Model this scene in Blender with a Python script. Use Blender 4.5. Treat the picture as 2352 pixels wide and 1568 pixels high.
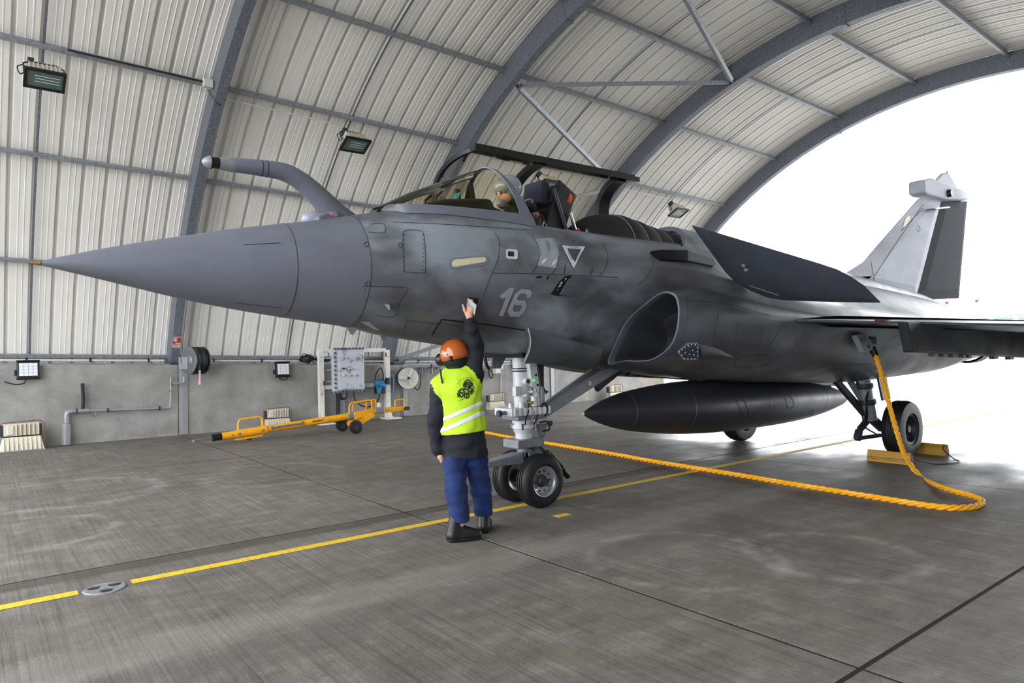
import bpy, bmesh, math, random
import numpy as np
from mathutils import Vector, Matrix
from mathutils.bvhtree import BVHTree

for _o in list(bpy.data.objects):
    bpy.data.objects.remove(_o)
SC = bpy.context.scene
COL = SC.collection
random.seed(7); np.random.seed(7)

# ------------------------------------------------------------------ camera
# world frame: X runs along the shelter and the aircraft (nose to tail), Y across it, Z up, floor at 0
F_PX = 1600.0; CX, CY = 1176.0, 784.0; EYE = 1.62
def _n(v):
    v = np.array(v, float); return v / np.linalg.norm(v)
_dX = _n([3218 - CX, -(763 - CY), F_PX]); _dY = _n([-80 - CX, -(832 - CY), F_PX])
_dY = _n(_dY - _dX * _dX.dot(_dY)); _dZ = np.cross(_dY, _dX)
if _dZ[1] < 0: _dZ = -_dZ
RM = np.array([_dX, _dY, _dZ])
CAMP = np.array([0.0, 0.0, EYE])
def ray(x, y): return _n(RM @ np.array([x - CX, -(y - CY), F_PX]))
def at_z(x, y, z=0.0):
    d = ray(x, y); return CAMP + d * ((z - EYE) / d[2])
def at_y(x, y, Y):
    d = ray(x, y); return CAMP + d * (Y / d[1])
def at_x(x, y, X):
    d = ray(x, y); return CAMP + d * (X / d[0])
def at_plane(x, y, p0, nrm):
    d = ray(x, y); p0 = np.array(p0, float); nrm = np.array(nrm, float)
    return CAMP + d * (nrm.dot(p0 - CAMP) / nrm.dot(d))

cam_d = bpy.data.cameras.new('camera'); cam = bpy.data.objects.new('camera', cam_d); COL.objects.link(cam)
cam_d.sensor_fit = 'HORIZONTAL'; cam_d.sensor_width = 36.0; cam_d.lens = F_PX / 2352 * 36.0
cam_d.clip_start = 0.05; cam_d.clip_end = 800
_r, _u, _f = RM[:, 0], RM[:, 1], RM[:, 2]
cam.matrix_world = Matrix(((_r[0], _u[0], -_f[0], 0), (_r[1], _u[1], -_f[1], 0), (_r[2], _u[2], -_f[2], EYE), (0, 0, 0, 1)))
SC.camera = cam

# ------------------------------------------------------------------ world: even bright overcast sky
W = bpy.data.worlds.new('overcast_sky'); SC.world = W; W.use_nodes = True
_bg = W.node_tree.nodes['Background']; _bg.inputs[0].default_value = (0.93, 0.96, 1.0, 1); _bg.inputs[1].default_value = 6.9
SC.view_settings.view_transform = 'Standard'; SC.view_settings.look = 'None'
SC.view_settings.exposure = 0.0; SC.view_settings.gamma = 1.0; SC.view_settings.use_curve_mapping = False

# ------------------------------------------------------------------ helpers
def lin(c):
    return tuple(((v / 255) / 12.92 if v / 255 <= 0.04045 else (((v / 255) + 0.055) / 1.055) ** 2.4) for v in c)
MATS = {}
def mat(name, rgb, rough=0.6, metal=0.0, var=0.0, scale=4.0, rgb2=None, bump=0.0, bscale=60.0, coat=0.0, spec=None, emit=None, detail=4.0, stretch=None, contrast=(0.35, 0.65)):
    """plain procedural material; rgb in 0-255 sRGB; rgb2/var mixes a second tone through noise"""
    m = bpy.data.materials.new(name); MATS[name] = m; m.use_nodes = True
    nt = m.node_tree; b = nt.nodes['Principled BSDF']
    b.inputs['Roughness'].default_value = rough; b.inputs['Metallic'].default_value = metal
    if spec is not None: b.inputs['Specular IOR Level'].default_value = spec
    if coat: b.inputs['Coat Weight'].default_value = coat; b.inputs['Coat Roughness'].default_value = 0.15
    c = lin(rgb) + (1,)
    b.inputs['Base Color'].default_value = c
    if emit: b.inputs['Emission Color'].default_value = lin(emit[0]) + (1,); b.inputs['Emission Strength'].default_value = emit[1]
    if var or rgb2 or bump:
        tc = nt.nodes.new('ShaderNodeTexCoord'); vec = tc.outputs['Object']
        if stretch:
            mp = nt.nodes.new('ShaderNodeMapping'); mp.inputs['Scale'].default_value = stretch
            nt.links.new(vec, mp.inputs[0]); vec = mp.outputs[0]
    if var or rgb2:
        n = nt.nodes.new('ShaderNodeTexNoise'); n.inputs['Scale'].default_value = scale; n.inputs['Detail'].default_value = detail
        n.inputs['Roughness'].default_value = 0.62
        nt.links.new(vec, n.inputs['Vector'])
        rp = nt.nodes.new('ShaderNodeValToRGB'); rp.color_ramp.elements[0].position = contrast[0]; rp.color_ramp.elements[1].position = contrast[1]
        c2 = lin(rgb2) if rgb2 else tuple(v * (1 - var) for v in c[:3])
        rp.color_ramp.elements[0].color = tuple(c2) + (1,); rp.color_ramp.elements[1].color = c
        nt.links.new(n.outputs[0], rp.inputs[0]); nt.links.new(rp.outputs[0], b.inputs['Base Color'])
    if bump:
        n2 = nt.nodes.new('ShaderNodeTexNoise'); n2.inputs['Scale'].default_value = bscale; n2.inputs['Detail'].default_value = 3
        nt.links.new(vec, n2.inputs['Vector'])
        bp = nt.nodes.new('ShaderNodeBump'); bp.inputs['Strength'].default_value = bump; bp.inputs['Distance'].default_value = 0.01
        nt.links.new(n2.outputs[0], bp.inputs['Height']); nt.links.new(bp.outputs[0], b.inputs['Normal'])
    return m
def M_(x): return MATS[x] if isinstance(x, str) else x

def frame_from(d):
    d = Vector(d).normalized(); a = Vector((0, 0, 1)) if abs(d.z) < 0.9 else Vector((1, 0, 0))
    u = d.cross(a).normalized(); v = d.cross(u).normalized(); return u, v, d

class MB:
    def __init__(s): s.v = []; s.f = []; s.uv = None
    def add(s, vs, fs):
        o = len(s.v); s.v += [tuple(p) for p in vs]; s.f += [tuple(i + o for i in f) for f in fs]; return s
    def box(s, c, size, rot=None):
        hx, hy, hz = size[0] / 2, size[1] / 2, size[2] / 2
        vs = [Vector((x, y, z)) for z in (-hz, hz) for y in (-hy, hy) for x in (-hx, hx)]
        if rot is not None: vs = [rot @ p for p in vs]
        c = Vector(c)
        return s.add([p + c for p in vs], [(0, 2, 3, 1), (4, 5, 7, 6), (0, 1, 5, 4), (2, 6, 7, 3), (0, 4, 6, 2), (1, 3, 7, 5)])
    def bar(s, p0, p1, w, h, up=(0, 0, 1)):
        """rectangular bar from p0 to p1; w across, h along up"""
        p0, p1 = Vector(p0), Vector(p1); d = (p1 - p0).normalized(); up = Vector(up)
        r = d.cross(up).normalized(); u = r.cross(d).normalized()
        vs = []
        for p in (p0, p1):
            for a, b in ((-1, -1), (1, -1), (1, 1), (-1, 1)): vs.append(p + r * (a * w / 2) + u * (b * h / 2))
        return s.add(vs, [(0, 1, 2, 3), (7, 6, 5, 4), (0, 4, 5, 1), (1, 5, 6, 2), (2, 6, 7, 3), (3, 7, 4, 0)])
    def cyl(s, p0, p1, r0, r1=None, n=16, cap=True):
        if r1 is None: r1 = r0
        p0, p1 = Vector(p0), Vector(p1); u, v, d = frame_from(p1 - p0)
        vs = []
        for p, r in ((p0, r0), (p1, r1)):
            for i in range(n):
                a = 2 * math.pi * i / n; vs.append(p + u * (r * math.cos(a)) + v * (r * math.sin(a)))
        fs = [(i, (i + 1) % n, n + (i + 1) % n, n + i) for i in range(n)]
        if cap: fs += [tuple(range(n))[::-1], tuple(range(n, 2 * n))]
        return s.add(vs, fs)
    def tube(s, pts, r, n=8, closed=False, cap=True):
        pts = [Vector(p) for p in pts]; m = len(pts); rs = r if hasattr(r, '__len__') else [r] * m
        vs = []; u = None
        for i, p in enumerate(pts):
            a = pts[i - 1] if (i > 0 or closed) else p; b = pts[(i + 1) % m] if (i < m - 1 or closed) else p
            d = (b - a)
            d = d.normalized() if d.length > 1e-9 else Vector((1, 0, 0))
            if u is None: u, v, _ = frame_from(d)
            else:
                u = (u - d * u.dot(d)); u = u.normalized() if u.length > 1e-6 else frame_from(d)[0]
            v = d.cross(u)
            for k in range(n):
                t = 2 * math.pi * k / n; vs.append(p + u * (rs[i] * math.cos(t)) + v * (rs[i] * math.sin(t)))
        fs = []
        for i in range(m if closed else m - 1):
            j = (i + 1) % m
            for k in range(n): fs.append((i * n + k, i * n + (k + 1) % n, j * n + (k + 1) % n, j * n + k))
        if cap and not closed: fs += [tuple(range(n))[::-1], tuple(range((m - 1) * n, m * n))]
        return s.add(vs, fs)
    def loft(s, rings, closed=True, cap0=False, cap1=False):
        n = len(rings[0]); vs = [p for r in rings for p in r]; fs = []
        for i in range(len(rings) - 1):
            for k in range(n if closed else n - 1):
                k2 = (k + 1) % n; fs.append((i * n + k, i * n + k2, (i + 1) * n + k2, (i + 1) * n + k))
        if cap0: fs.append(tuple(range(n))[::-1])
        if cap1: fs.append(tuple(range((len(rings) - 1) * n, len(rings) * n)))
        return s.add(vs, fs)
    def lathe(s, prof, origin, axis, n=32, cap=True):
        """prof: list of (along, radius)"""
        o = Vector(origin); u, v, d = frame_from(axis)
        rings = [[o + d * a + u * (max(r, 1e-4) * math.cos(2 * math.pi * k / n)) + v * (max(r, 1e-4) * math.sin(2 * math.pi * k / n)) for k in range(n)] for a, r in prof]
        return s.loft(rings, True, cap, cap)
    def prism(s, poly, off):
        """poly: list of 3-D points, extruded by vector off"""
        off = Vector(off); a = [Vector(p) for p in poly]; n = len(a)
        return s.add(a + [p + off for p in a], [tuple(range(n)), tuple(range(n, 2 * n))[::-1]] + [(i, n + i, n + (i + 1) % n, (i + 1) % n) for i in range(n)])
    def ball(s, c, r, n=16, m=10, sc=(1, 1, 1)):
        c = Vector(c); vs = []; fs = []
        for j in range(m + 1):
            t = math.pi * j / m
            for i in range(n):
                a = 2 * math.pi * i / n
                vs.append(c + Vector((r * sc[0] * math.sin(t) * math.cos(a), r * sc[1] * math.sin(t) * math.sin(a), r * sc[2] * math.cos(t))))
        for j in range(m):
            for i in range(n): fs.append((j * n + i, (j + 1) * n + i, (j + 1) * n + (i + 1) % n, j * n + (i + 1) % n))
        return s.add(vs, fs)
    def sheet(s, grid):
        """grid of points rows x cols"""
        n = len(grid[0]); vs = [p for r in grid for p in r]
        fs = [(i * n + k, i * n + k + 1, (i + 1) * n + k + 1, (i + 1) * n + k) for i in range(len(grid) - 1) for k in range(n - 1)]
        return s.add(vs, fs)
    def build(s, name, m, parent=None, smooth=False, bevel=0.0, angle=35, origin=None, bseg=2):
        me = bpy.data.meshes.new(name)
        vs = s.v
        if origin is not None:
            ox, oy, oz = origin; vs = [(x - ox, y - oy, z - oz) for x, y, z in s.v]
        me.from_pydata(vs, [], s.f); me.validate(); 
        bm = bmesh.new(); bm.from_mesh(me); bmesh.ops.remove_doubles(bm, verts=bm.verts, dist=1e-6); bmesh.ops.recalc_face_normals(bm, faces=bm.faces)
        bm.to_mesh(me); bm.free()
        for mm in (m if isinstance(m, (list, tuple)) else [m]): me.materials.append(M_(mm))
        o = bpy.data.objects.new(name, me); COL.objects.link(o)
        if origin is not None: o.location = origin
        if parent is not None:
            o.parent = parent; o.matrix_parent_inverse = wmat(parent).inverted()
        if smooth:
            for p in me.polygons: p.use_smooth = True
            bm = bmesh.new(); bm.from_mesh(me)
            for e in bm.edges:
                if len(e.link_faces) == 2 and e.calc_face_angle(0) > math.radians(angle): e.smooth = False
            bm.to_mesh(me); bm.free()
        if bevel:
            md = o.modifiers.new('bevel', 'BEVEL'); md.width = bevel; md.segments = bseg; md.limit_method = 'ANGLE'; md.angle_limit = math.radians(40)
        return o
def wmat(o):
    if o.parent is None: return o.matrix_basis.copy()
    return wmat(o.parent) @ o.matrix_parent_inverse @ o.matrix_basis
def build_raw(me, name, m, parent=None):
    o = bpy.data.objects.new(name, me); COL.objects.link(o)
    if parent is not None: o.parent = parent; o.matrix_parent_inverse = wmat(parent).inverted()
    if not me.materials: me.materials.append(M_(m))
    return o
def tag(o, label=None, cat=None, group=None, kind=None):
    if label: o['label'] = label
    if cat: o['category'] = cat
    if group: o['group'] = group
    if kind: o['kind'] = kind
    return o
def thing(name, loc, label, cat, group=None, kind=None):
    o = bpy.data.objects.new(name, None); COL.objects.link(o); o.location = tuple(loc); o.empty_display_size = 0.1
    return tag(o, label, cat, group, kind)
def link_copy(o, parent, dloc=(0, 0, 0), name=None):
    c = o.copy(); COL.objects.link(c); c.location = Vector(o.location) + Vector(dloc)
    if name: c.name = name
    c.parent = parent
    return c
def copy_tree(root, dloc, label=None):
    """a thing with its parts and sub-parts, moved by dloc"""
    r = root.copy(); COL.objects.link(r); r.location = Vector(root.location) + Vector(dloc)
    if label: r['label'] = label
    for ch in root.children:
        c = ch.copy(); COL.objects.link(c); c.parent = r
        for g in ch.children:
            d = g.copy(); COL.objects.link(d); d.parent = c
    return r
def spline(pts, m=12, closed=False):
    """Catmull-Rom through points (any dimension)"""
    P = [np.array(p, float) for p in pts]; n = len(P); out = []
    rng = range(n if closed else n - 1)
    for i in rng:
        p1, p2 = P[i], P[(i + 1) % n]
        p0 = P[i - 1] if (i > 0 or closed) else 2 * p1 - p2
        p3 = P[(i + 2) % n] if (i + 2 < n or closed) else 2 * p2 - p1
        for k in range(m):
            t = k / m
            out.append(0.5 * ((2 * p1) + (-p0 + p2) * t + (2 * p0 - 5 * p1 + 4 * p2 - p3) * t * t + (-p0 + 3 * p1 - 3 * p2 + p3) * t ** 3))
    if not closed: out.append(P[-1])
    return out
def resample(pts, n, closed=False):
    P = np.array(pts, float)
    if closed: P = np.vstack([P, P[:1]])
    d = np.r_[0, np.cumsum(np.linalg.norm(np.diff(P, axis=0), axis=1))]
    t = np.linspace(0, d[-1], n + (1 if closed else 0))
    if closed: t = t[:-1]
    return np.stack([np.interp(t, d, P[:, k]) for k in range(P.shape[1])], 1)
def hermite(xs, ys, x):
    """smooth monotone-ish interpolation of tabulated values"""
    xs = np.array(xs, float); ys = np.array(ys, float); m = np.gradient(ys, xs)
    i = int(np.clip(np.searchsorted(xs, x) - 1, 0, len(xs) - 2)); h = xs[i + 1] - xs[i]; t = (x - xs[i]) / h
    return ((2 * t**3 - 3 * t**2 + 1) * ys[i] + (t**3 - 2 * t**2 + t) * h * m[i] + (-2 * t**3 + 3 * t**2) * ys[i + 1] + (t**3 - t**2) * h * m[i + 1])
def outline_strip(pts, nrms, w, h, closed=True):
    """a thin raised/inlaid strip that follows surface points; returns MB"""
    mb = MB(); n = len(pts); P = [Vector(p) for p in pts]; N = [Vector(q) for q in nrms]; rows = []
    for i in range(n):
        a = P[i - 1] if (i > 0 or closed) else P[i]; b = P[(i + 1) % n] if (i < n - 1 or closed) else P[i]
        d = (b - a).normalized(); s = d.cross(N[i]).normalized()
        rows.append([P[i] - s * (w / 2), P[i] + N[i] * h - s * (w * 0.35), P[i] + N[i] * h + s * (w * 0.35), P[i] + s * (w / 2)])
    if closed: rows.append(rows[0])
    return mb.sheet(rows)
# ------------------------------------------------------------------ materials
mat('steel', (128, 132, 142), 0.55, 0.35, rgb2=(96, 100, 112), scale=26, bump=0.15, bscale=90)
mat('steel_light', (160, 163, 168), 0.5, 0.35, rgb2=(128, 131, 138), scale=22)
mat('dark_steel', (70, 72, 78), 0.5, 0.5, var=0.3, scale=20)
mat('white_plastic', (206, 204, 198), 0.45, var=0.1)
mat('cream_metal', (214, 208, 190), 0.5, var=0.18, scale=30)
mat('black_rubber', (20, 20, 22), 0.6, var=0.25, scale=18)
mat('black_plastic', (16, 17, 20), 0.4, var=0.2, scale=25)
mat('black_matt', (9, 9, 11), 0.85)
mat('rust', (140, 82, 48), 0.8, rgb2=(92, 50, 30), scale=40)
mat('white_paint', (222, 220, 212), 0.45, rgb2=(196, 184, 158), scale=9, contrast=(0.25, 0.45))
mat('yellow_paint', (238, 166, 20), 0.38, var=0.12, scale=14)
mat('yellow_cable', (243, 172, 22), 0.4, var=0.12, scale=20)
mat('chrome', (190, 190, 192), 0.18, 1.0)
mat('lamp_glass', (92, 112, 106), 0.08, 0.0, var=0.25, scale=9, coat=0.6)
mat('led_panel', (222, 224, 232), 0.35, var=0.06, scale=60)
mat('red_print', (186, 44, 44), 0.5, var=0.05)
mat('blue_plastic', (36, 120, 168), 0.4, var=0.12, scale=20)
mat('pipe_grey', (150, 152, 156), 0.4, 0.2, var=0.12, scale=14)
mat('brass', (150, 130, 70), 0.35, 0.8)
mat('cabinet_grey', (186, 189, 198), 0.45, 0.1, rgb2=(146, 149, 160), scale=5, contrast=(0.38, 0.46))
mat('cabinet_blue', (170, 186, 198), 0.45, var=0.08)
mat('building_white', (232, 232, 230), 0.7, var=0.04)
mat('building_glass', (150, 176, 196), 0.25, var=0.15)
mat('pink_plastic', (226, 150, 160), 0.5, var=0.1)

def nodes_of(name, rough=0.6, metal=0.0):
    m = bpy.data.materials.new(name); MATS[name] = m; m.use_nodes = True; nt = m.node_tree
    b = nt.nodes['Principled BSDF']; b.inputs['Roughness'].default_value = rough; b.inputs['Metallic'].default_value = metal
    return m, nt, b
def N(nt, t, **kw):
    n = nt.nodes.new(t)
    for k, v in kw.items():
        if k in n.inputs: n.inputs[k].default_value = v
        else: setattr(n, k, v)
    return n
def ramp(nt, src, stops):
    r = nt.nodes.new('ShaderNodeValToRGB'); cr = r.color_ramp
    while len(cr.elements) < len(stops): cr.elements.new(0.5)
    for e, (p, c) in zip(cr.elements, stops): e.position = p; e.color = (lin(c) if len(c) == 3 else c) + ((1,) if len(c) == 3 else ())
    nt.links.new(src, r.inputs[0]); return r.outputs[0]
def grey(v): return (v, v, v, 1)
def mixc(nt, fac, a, b, mode='MIX'):
    m = nt.nodes.new('ShaderNodeMix'); m.data_type = 'RGBA'; m.blend_type = mode
    if isinstance(fac, float): m.inputs[0].default_value = fac
    else: nt.links.new(fac, m.inputs[0])
    for sock, v in ((m.inputs[6], a), (m.inputs[7], b)):
        if isinstance(v, tuple): sock.default_value = v if len(v) == 4 else v + (1,)
        else: nt.links.new(v, sock)
    return m.outputs[2]
def mapped(nt, coord='Object', scale=(1, 1, 1), loc=(0, 0, 0), rot=(0, 0, 0)):
    tc = nt.nodes.new('ShaderNodeTexCoord'); mp = nt.nodes.new('ShaderNodeMapping')
    mp.inputs['Scale'].default_value = scale; mp.inputs['Location'].default_value = loc; mp.inputs['Rotation'].default_value = rot
    nt.links.new(tc.outputs[coord], mp.inputs[0]); return mp.outputs[0]
def noise(nt, vec, scale, detail=4.0, rough=0.6, dist=0.0):
    n = nt.nodes.new('ShaderNodeTexNoise'); n.inputs['Scale'].default_value = scale; n.inputs['Detail'].default_value = detail
    n.inputs['Roughness'].default_value = rough; n.inputs['Distortion'].default_value = dist
    nt.links.new(vec, n.inputs['Vector']); return n.outputs[0]
def geom_pos(nt, scale=(1, 1, 1), rot=(0, 0, 0)):
    g = nt.nodes.new('ShaderNodeNewGeometry'); mp = nt.nodes.new('ShaderNodeMapping')
    mp.inputs['Scale'].default_value = scale; mp.inputs['Rotation'].default_value = rot
    nt.links.new(g.outputs['Position'], mp.inputs[0]); return mp.outputs[0]
def bump(nt, b, h, strength, dist=0.01):
    bp = nt.nodes.new('ShaderNodeBump'); bp.inputs['Strength'].default_value = strength; bp.inputs['Distance'].default_value = dist
    nt.links.new(h, bp.inputs['Height']); nt.links.new(bp.outputs[0], b.inputs['Normal'])

# brushed concrete floor: broom lines run across the shelter (along Y), stains, damp patches
m, nt, b = nodes_of('floor_concrete', 0.7)
big = noise(nt, geom_pos(nt, (0.55, 0.4, 1)), 1.0, 5, 0.6, 0.6)
mid = noise(nt, geom_pos(nt, (1.6, 2.6, 1), (0, 0, 0.1)), 1.7, 5, 0.65)
line = noise(nt, geom_pos(nt, (38, 0.7, 1)), 1.0, 3, 0.7)
fine = noise(nt, geom_pos(nt, (70, 26, 1)), 1.0, 4, 0.8)
c1 = ramp(nt, big, [(0.3, (84, 80, 75)), (0.5, (106, 101, 95)), (0.7, (130, 124, 118))])
c2 = ramp(nt, mid, [(0.3, (70, 66, 60)), (0.52, (106, 101, 95)), (0.72, (142, 138, 133))])
c = mixc(nt, 0.5, c1, c2)
lr = ramp(nt, line, [(0.34, grey(0.5)), (0.5, grey(1.0)), (0.66, grey(1.3))])
c = mixc(nt, 0.65, c, lr, 'MULTIPLY')
fr = ramp(nt, fine, [(0.3, grey(0.55)), (0.5, grey(1.0)), (0.72, grey(1.35))])
c = mixc(nt, 0.7, c, fr, 'MULTIPLY')
moss = noise(nt, geom_pos(nt, (1.1, 0.9, 1)), 1.3, 5, 0.7)
mf = ramp(nt, moss, [(0.55, grey(0.0)), (0.72, grey(0.45))])
c = mixc(nt, mf, c, lin((112, 110, 78)), 'MIX')
# pale tyre scuffs (rings) and a worn pale lane
gp = nt.nodes.new('ShaderNodeNewGeometry')
def ring_mask(cx, cy, r, w, k):
    sx = N(nt, 'ShaderNodeVectorMath', operation='SUBTRACT'); nt.links.new(gp.outputs['Position'], sx.inputs[0]); sx.inputs[1].default_value = (cx, cy, 0)
    ln = N(nt, 'ShaderNodeVectorMath', operation='LENGTH'); nt.links.new(sx.outputs[0], ln.inputs[0])
    d = N(nt, 'ShaderNodeMath', operation='SUBTRACT'); nt.links.new(ln.outputs['Value'], d.inputs[0]); d.inputs[1].default_value = r
    ab = N(nt, 'ShaderNodeMath', operation='ABSOLUTE'); nt.links.new(d.outputs[0], ab.inputs[0])
    dv = N(nt, 'ShaderNodeMath', operation='DIVIDE'); nt.links.new(ab.outputs[0], dv.inputs[0]); dv.inputs[1].default_value = w
    rm = ramp(nt, dv.outputs[0], [(0.0, grey(1.0)), (1.0, grey(0.0))])
    ml = N(nt, 'ShaderNodeMath', operation='MULTIPLY'); nt.links.new(rm, ml.inputs[0]); ml.inputs[1].default_value = k
    m2 = N(nt, 'ShaderNodeMath', operation='MULTIPLY'); nt.links.new(ml.outputs[0], m2.inputs[0]); nt.links.new(ramp(nt, mid, [(0.35, grey(0.0)), (0.6, grey(1.0))]), m2.inputs[1])
    return m2.outputs[0]
for (cx, cy, r, w_, k) in ((4.35, 3.45, .72, .07, .35), (5.25, 2.75, .62, .09, .35), (1.0, 10.1, 1.0, .16, .30), (0.4, 8.0, .75, .12, .3), (3.3, 9.6, .9, .14, .22)): c = mixc(nt, ring_mask(cx, cy, r, w_, k), c, lin((176, 174, 170)))
sy = nt.nodes.new('ShaderNodeSeparateXYZ'); nt.links.new(gp.outputs['Position'], sy.inputs[0])
def lane(y0, w_, k, col, c):
    d = N(nt, 'ShaderNodeMath', operation='SUBTRACT'); nt.links.new(sy.outputs[1], d.inputs[0]); d.inputs[1].default_value = y0
    ab = N(nt, 'ShaderNodeMath', operation='ABSOLUTE'); nt.links.new(d.outputs[0], ab.inputs[0])
    dv = N(nt, 'ShaderNodeMath', operation='DIVIDE'); nt.links.new(ab.outputs[0], dv.inputs[0]); dv.inputs[1].default_value = w_
    rm = ramp(nt, dv.outputs[0], [(0.55, grey(k)), (1.0, grey(0.0))]); return mixc(nt, rm, c, lin(col))
c = lane(4.35, .26, .28, (150, 144, 140), c); c = lane(3.9, .22, .35, (84, 82, 80), c); c = lane(6.18, .13, .75, (64, 60, 50), c); c = lane(4.9, .25, .22, (92, 88, 84), c)
# wet film towards the shelter mouth
sep = nt.nodes.new('ShaderNodeSeparateXYZ'); g = nt.nodes.new('ShaderNodeNewGeometry'); nt.links.new(g.outputs['Position'], sep.inputs[0])
mr = N(nt, 'ShaderNodeMapRange'); mr.inputs[1].default_value = 7.5; mr.inputs[2].default_value = 16.0; nt.links.new(sep.outputs[0], mr.inputs[0])
wn = noise(nt, geom_pos(nt, (0.5, 0.8, 1)), 1.1, 4, 0.6)
ad = N(nt, 'ShaderNodeMath', operation='ADD'); nt.links.new(mr.outputs[0], ad.inputs[0]); nt.links.new(wn, ad.inputs[1])
wet = ramp(nt, ad.outputs[0], [(0.62, grey(0.0)), (0.95, grey(1.0))])
c = mixc(nt, wet, c, mixc(nt, 0.25, c, (0.0, 0.0, 0.0, 1)))
nt.links.new(c, b.inputs['Base Color'])
rr = ramp(nt, wet, [(0.0, grey(0.66)), (1.0, grey(0.26))])
nt.links.new(rr, b.inputs['Roughness'])
hs = N(nt, 'ShaderNodeMath', operation='ADD'); nt.links.new(line, hs.inputs[0]); nt.links.new(fine, hs.inputs[1])
bump(nt, b, hs.outputs[0], 0.35, 0.006)

mat('apron_concrete', (190, 188, 182), 0.55, rgb2=(166, 164, 158), scale=0.6, bump=0.1, bscale=20)
# cast concrete wall with runs and stains
m, nt, b = nodes_of('wall_concrete', 0.8)
n1 = noise(nt, geom_pos(nt, (0.9, 0.9, 1.2)), 1.4, 6, 0.65, 0.4)
n2 = noise(nt, geom_pos(nt, (5, 5, 0.7)), 1.0, 4, 0.6)
n3 = noise(nt, geom_pos(nt, (24, 24, 24)), 1.0, 4, 0.7)
c = ramp(nt, n1, [(0.3, (124, 123, 119)), (0.5, (144, 143, 139)), (0.7, (162, 161, 158))])
c = mixc(nt, 0.5, c, ramp(nt, n2, [(0.3, grey(0.78)), (0.55, grey(1.0)), (0.8, grey(1.06))]), 'MULTIPLY')
c = mixc(nt, 0.5, c, ramp(nt, n3, [(0.3, grey(0.86)), (0.6, grey(1.03))]), 'MULTIPLY')
sep = nt.nodes.new('ShaderNodeSeparateXYZ'); g = nt.nodes.new('ShaderNodeNewGeometry'); nt.links.new(g.outputs['Position'], sep.inputs[0])
mr = N(nt, 'ShaderNodeMapRange'); mr.inputs[1].default_value = 14.8; mr.inputs[2].default_value = 17.5; nt.links.new(sep.outputs[0], mr.inputs[0])
st = ramp(nt, noise(nt, geom_pos(nt, (2.2, 2.2, 0.25)), 1.0, 4, 0.6), [(0.46, grey(0.0)), (0.62, grey(0.7))])
sm = N(nt, 'ShaderNodeMath', operation='MULTIPLY'); nt.links.new(mr.outputs[0], sm.inputs[0]); nt.links.new(st, sm.inputs[1])
c = mixc(nt, sm.outputs[0], c, lin((168, 128, 108)))
mr2 = N(nt, 'ShaderNodeMapRange'); mr2.inputs[1].default_value = 18.2; mr2.inputs[2].default_value = 19.0; nt.links.new(sep.outputs[0], mr2.inputs[0])
sm2 = N(nt, 'ShaderNodeMath', operation='MULTIPLY'); nt.links.new(mr2.outputs[0], sm2.inputs[0]); sm2.inputs[1].default_value = 0.75
c = mixc(nt, sm2.outputs[0], c, lin((122, 120, 84)))
nt.links.new(c, b.inputs['Base Color']); bump(nt, b, n3, 0.25, 0.01)

# crimped cream cladding sheet
m, nt, b = nodes_of('cladding', 0.5)
n1 = noise(nt, geom_pos(nt, (0.35, 0.5, 0.5)), 1.3, 3, 0.5)
c = ramp(nt, n1, [(0.3, (228, 225, 219)), (0.7, (238, 236, 231))])
uvn = nt.nodes.new('ShaderNodeTexCoord')
wv = N(nt, 'ShaderNodeTexWave'); wv.wave_type = 'BANDS'; wv.bands_direction = 'Y'; wv.inputs['Scale'].default_value = 14.0; wv.inputs['Distortion'].default_value = 0.0
nt.links.new(uvn.outputs['UV'], wv.inputs['Vector'])
c = mixc(nt, 0.25, c, ramp(nt, wv.outputs['Fac'] if 'Fac' in wv.outputs else wv.outputs[1], [(0.0, grey(0.86)), (0.5, grey(1.0))]), 'MULTIPLY')
sc_ = noise(nt, geom_pos(nt, (6, 1.2, 1.2)), 1.0, 4, 0.7)
c = mixc(nt, 0.5, c, ramp(nt, sc_, [(0.22, grey(0.97)), (0.40, grey(1.0))]), 'MULTIPLY')
nt.links.new(c, b.inputs['Base Color']); bump(nt, b, wv.outputs[1], 0.12, 0.004)

# worn yellow road paint
m, nt, b = nodes_of('road_paint', 0.65)
n1 = noise(nt, geom_pos(nt, (50, 8, 1)), 1.0, 4, 0.75)
c = ramp(nt, n1, [(0.30, (126, 116, 74)), (0.40, (206, 172, 36)), (0.6, (232, 196, 44))])
nt.links.new(c, b.inputs['Base Color'])

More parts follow.
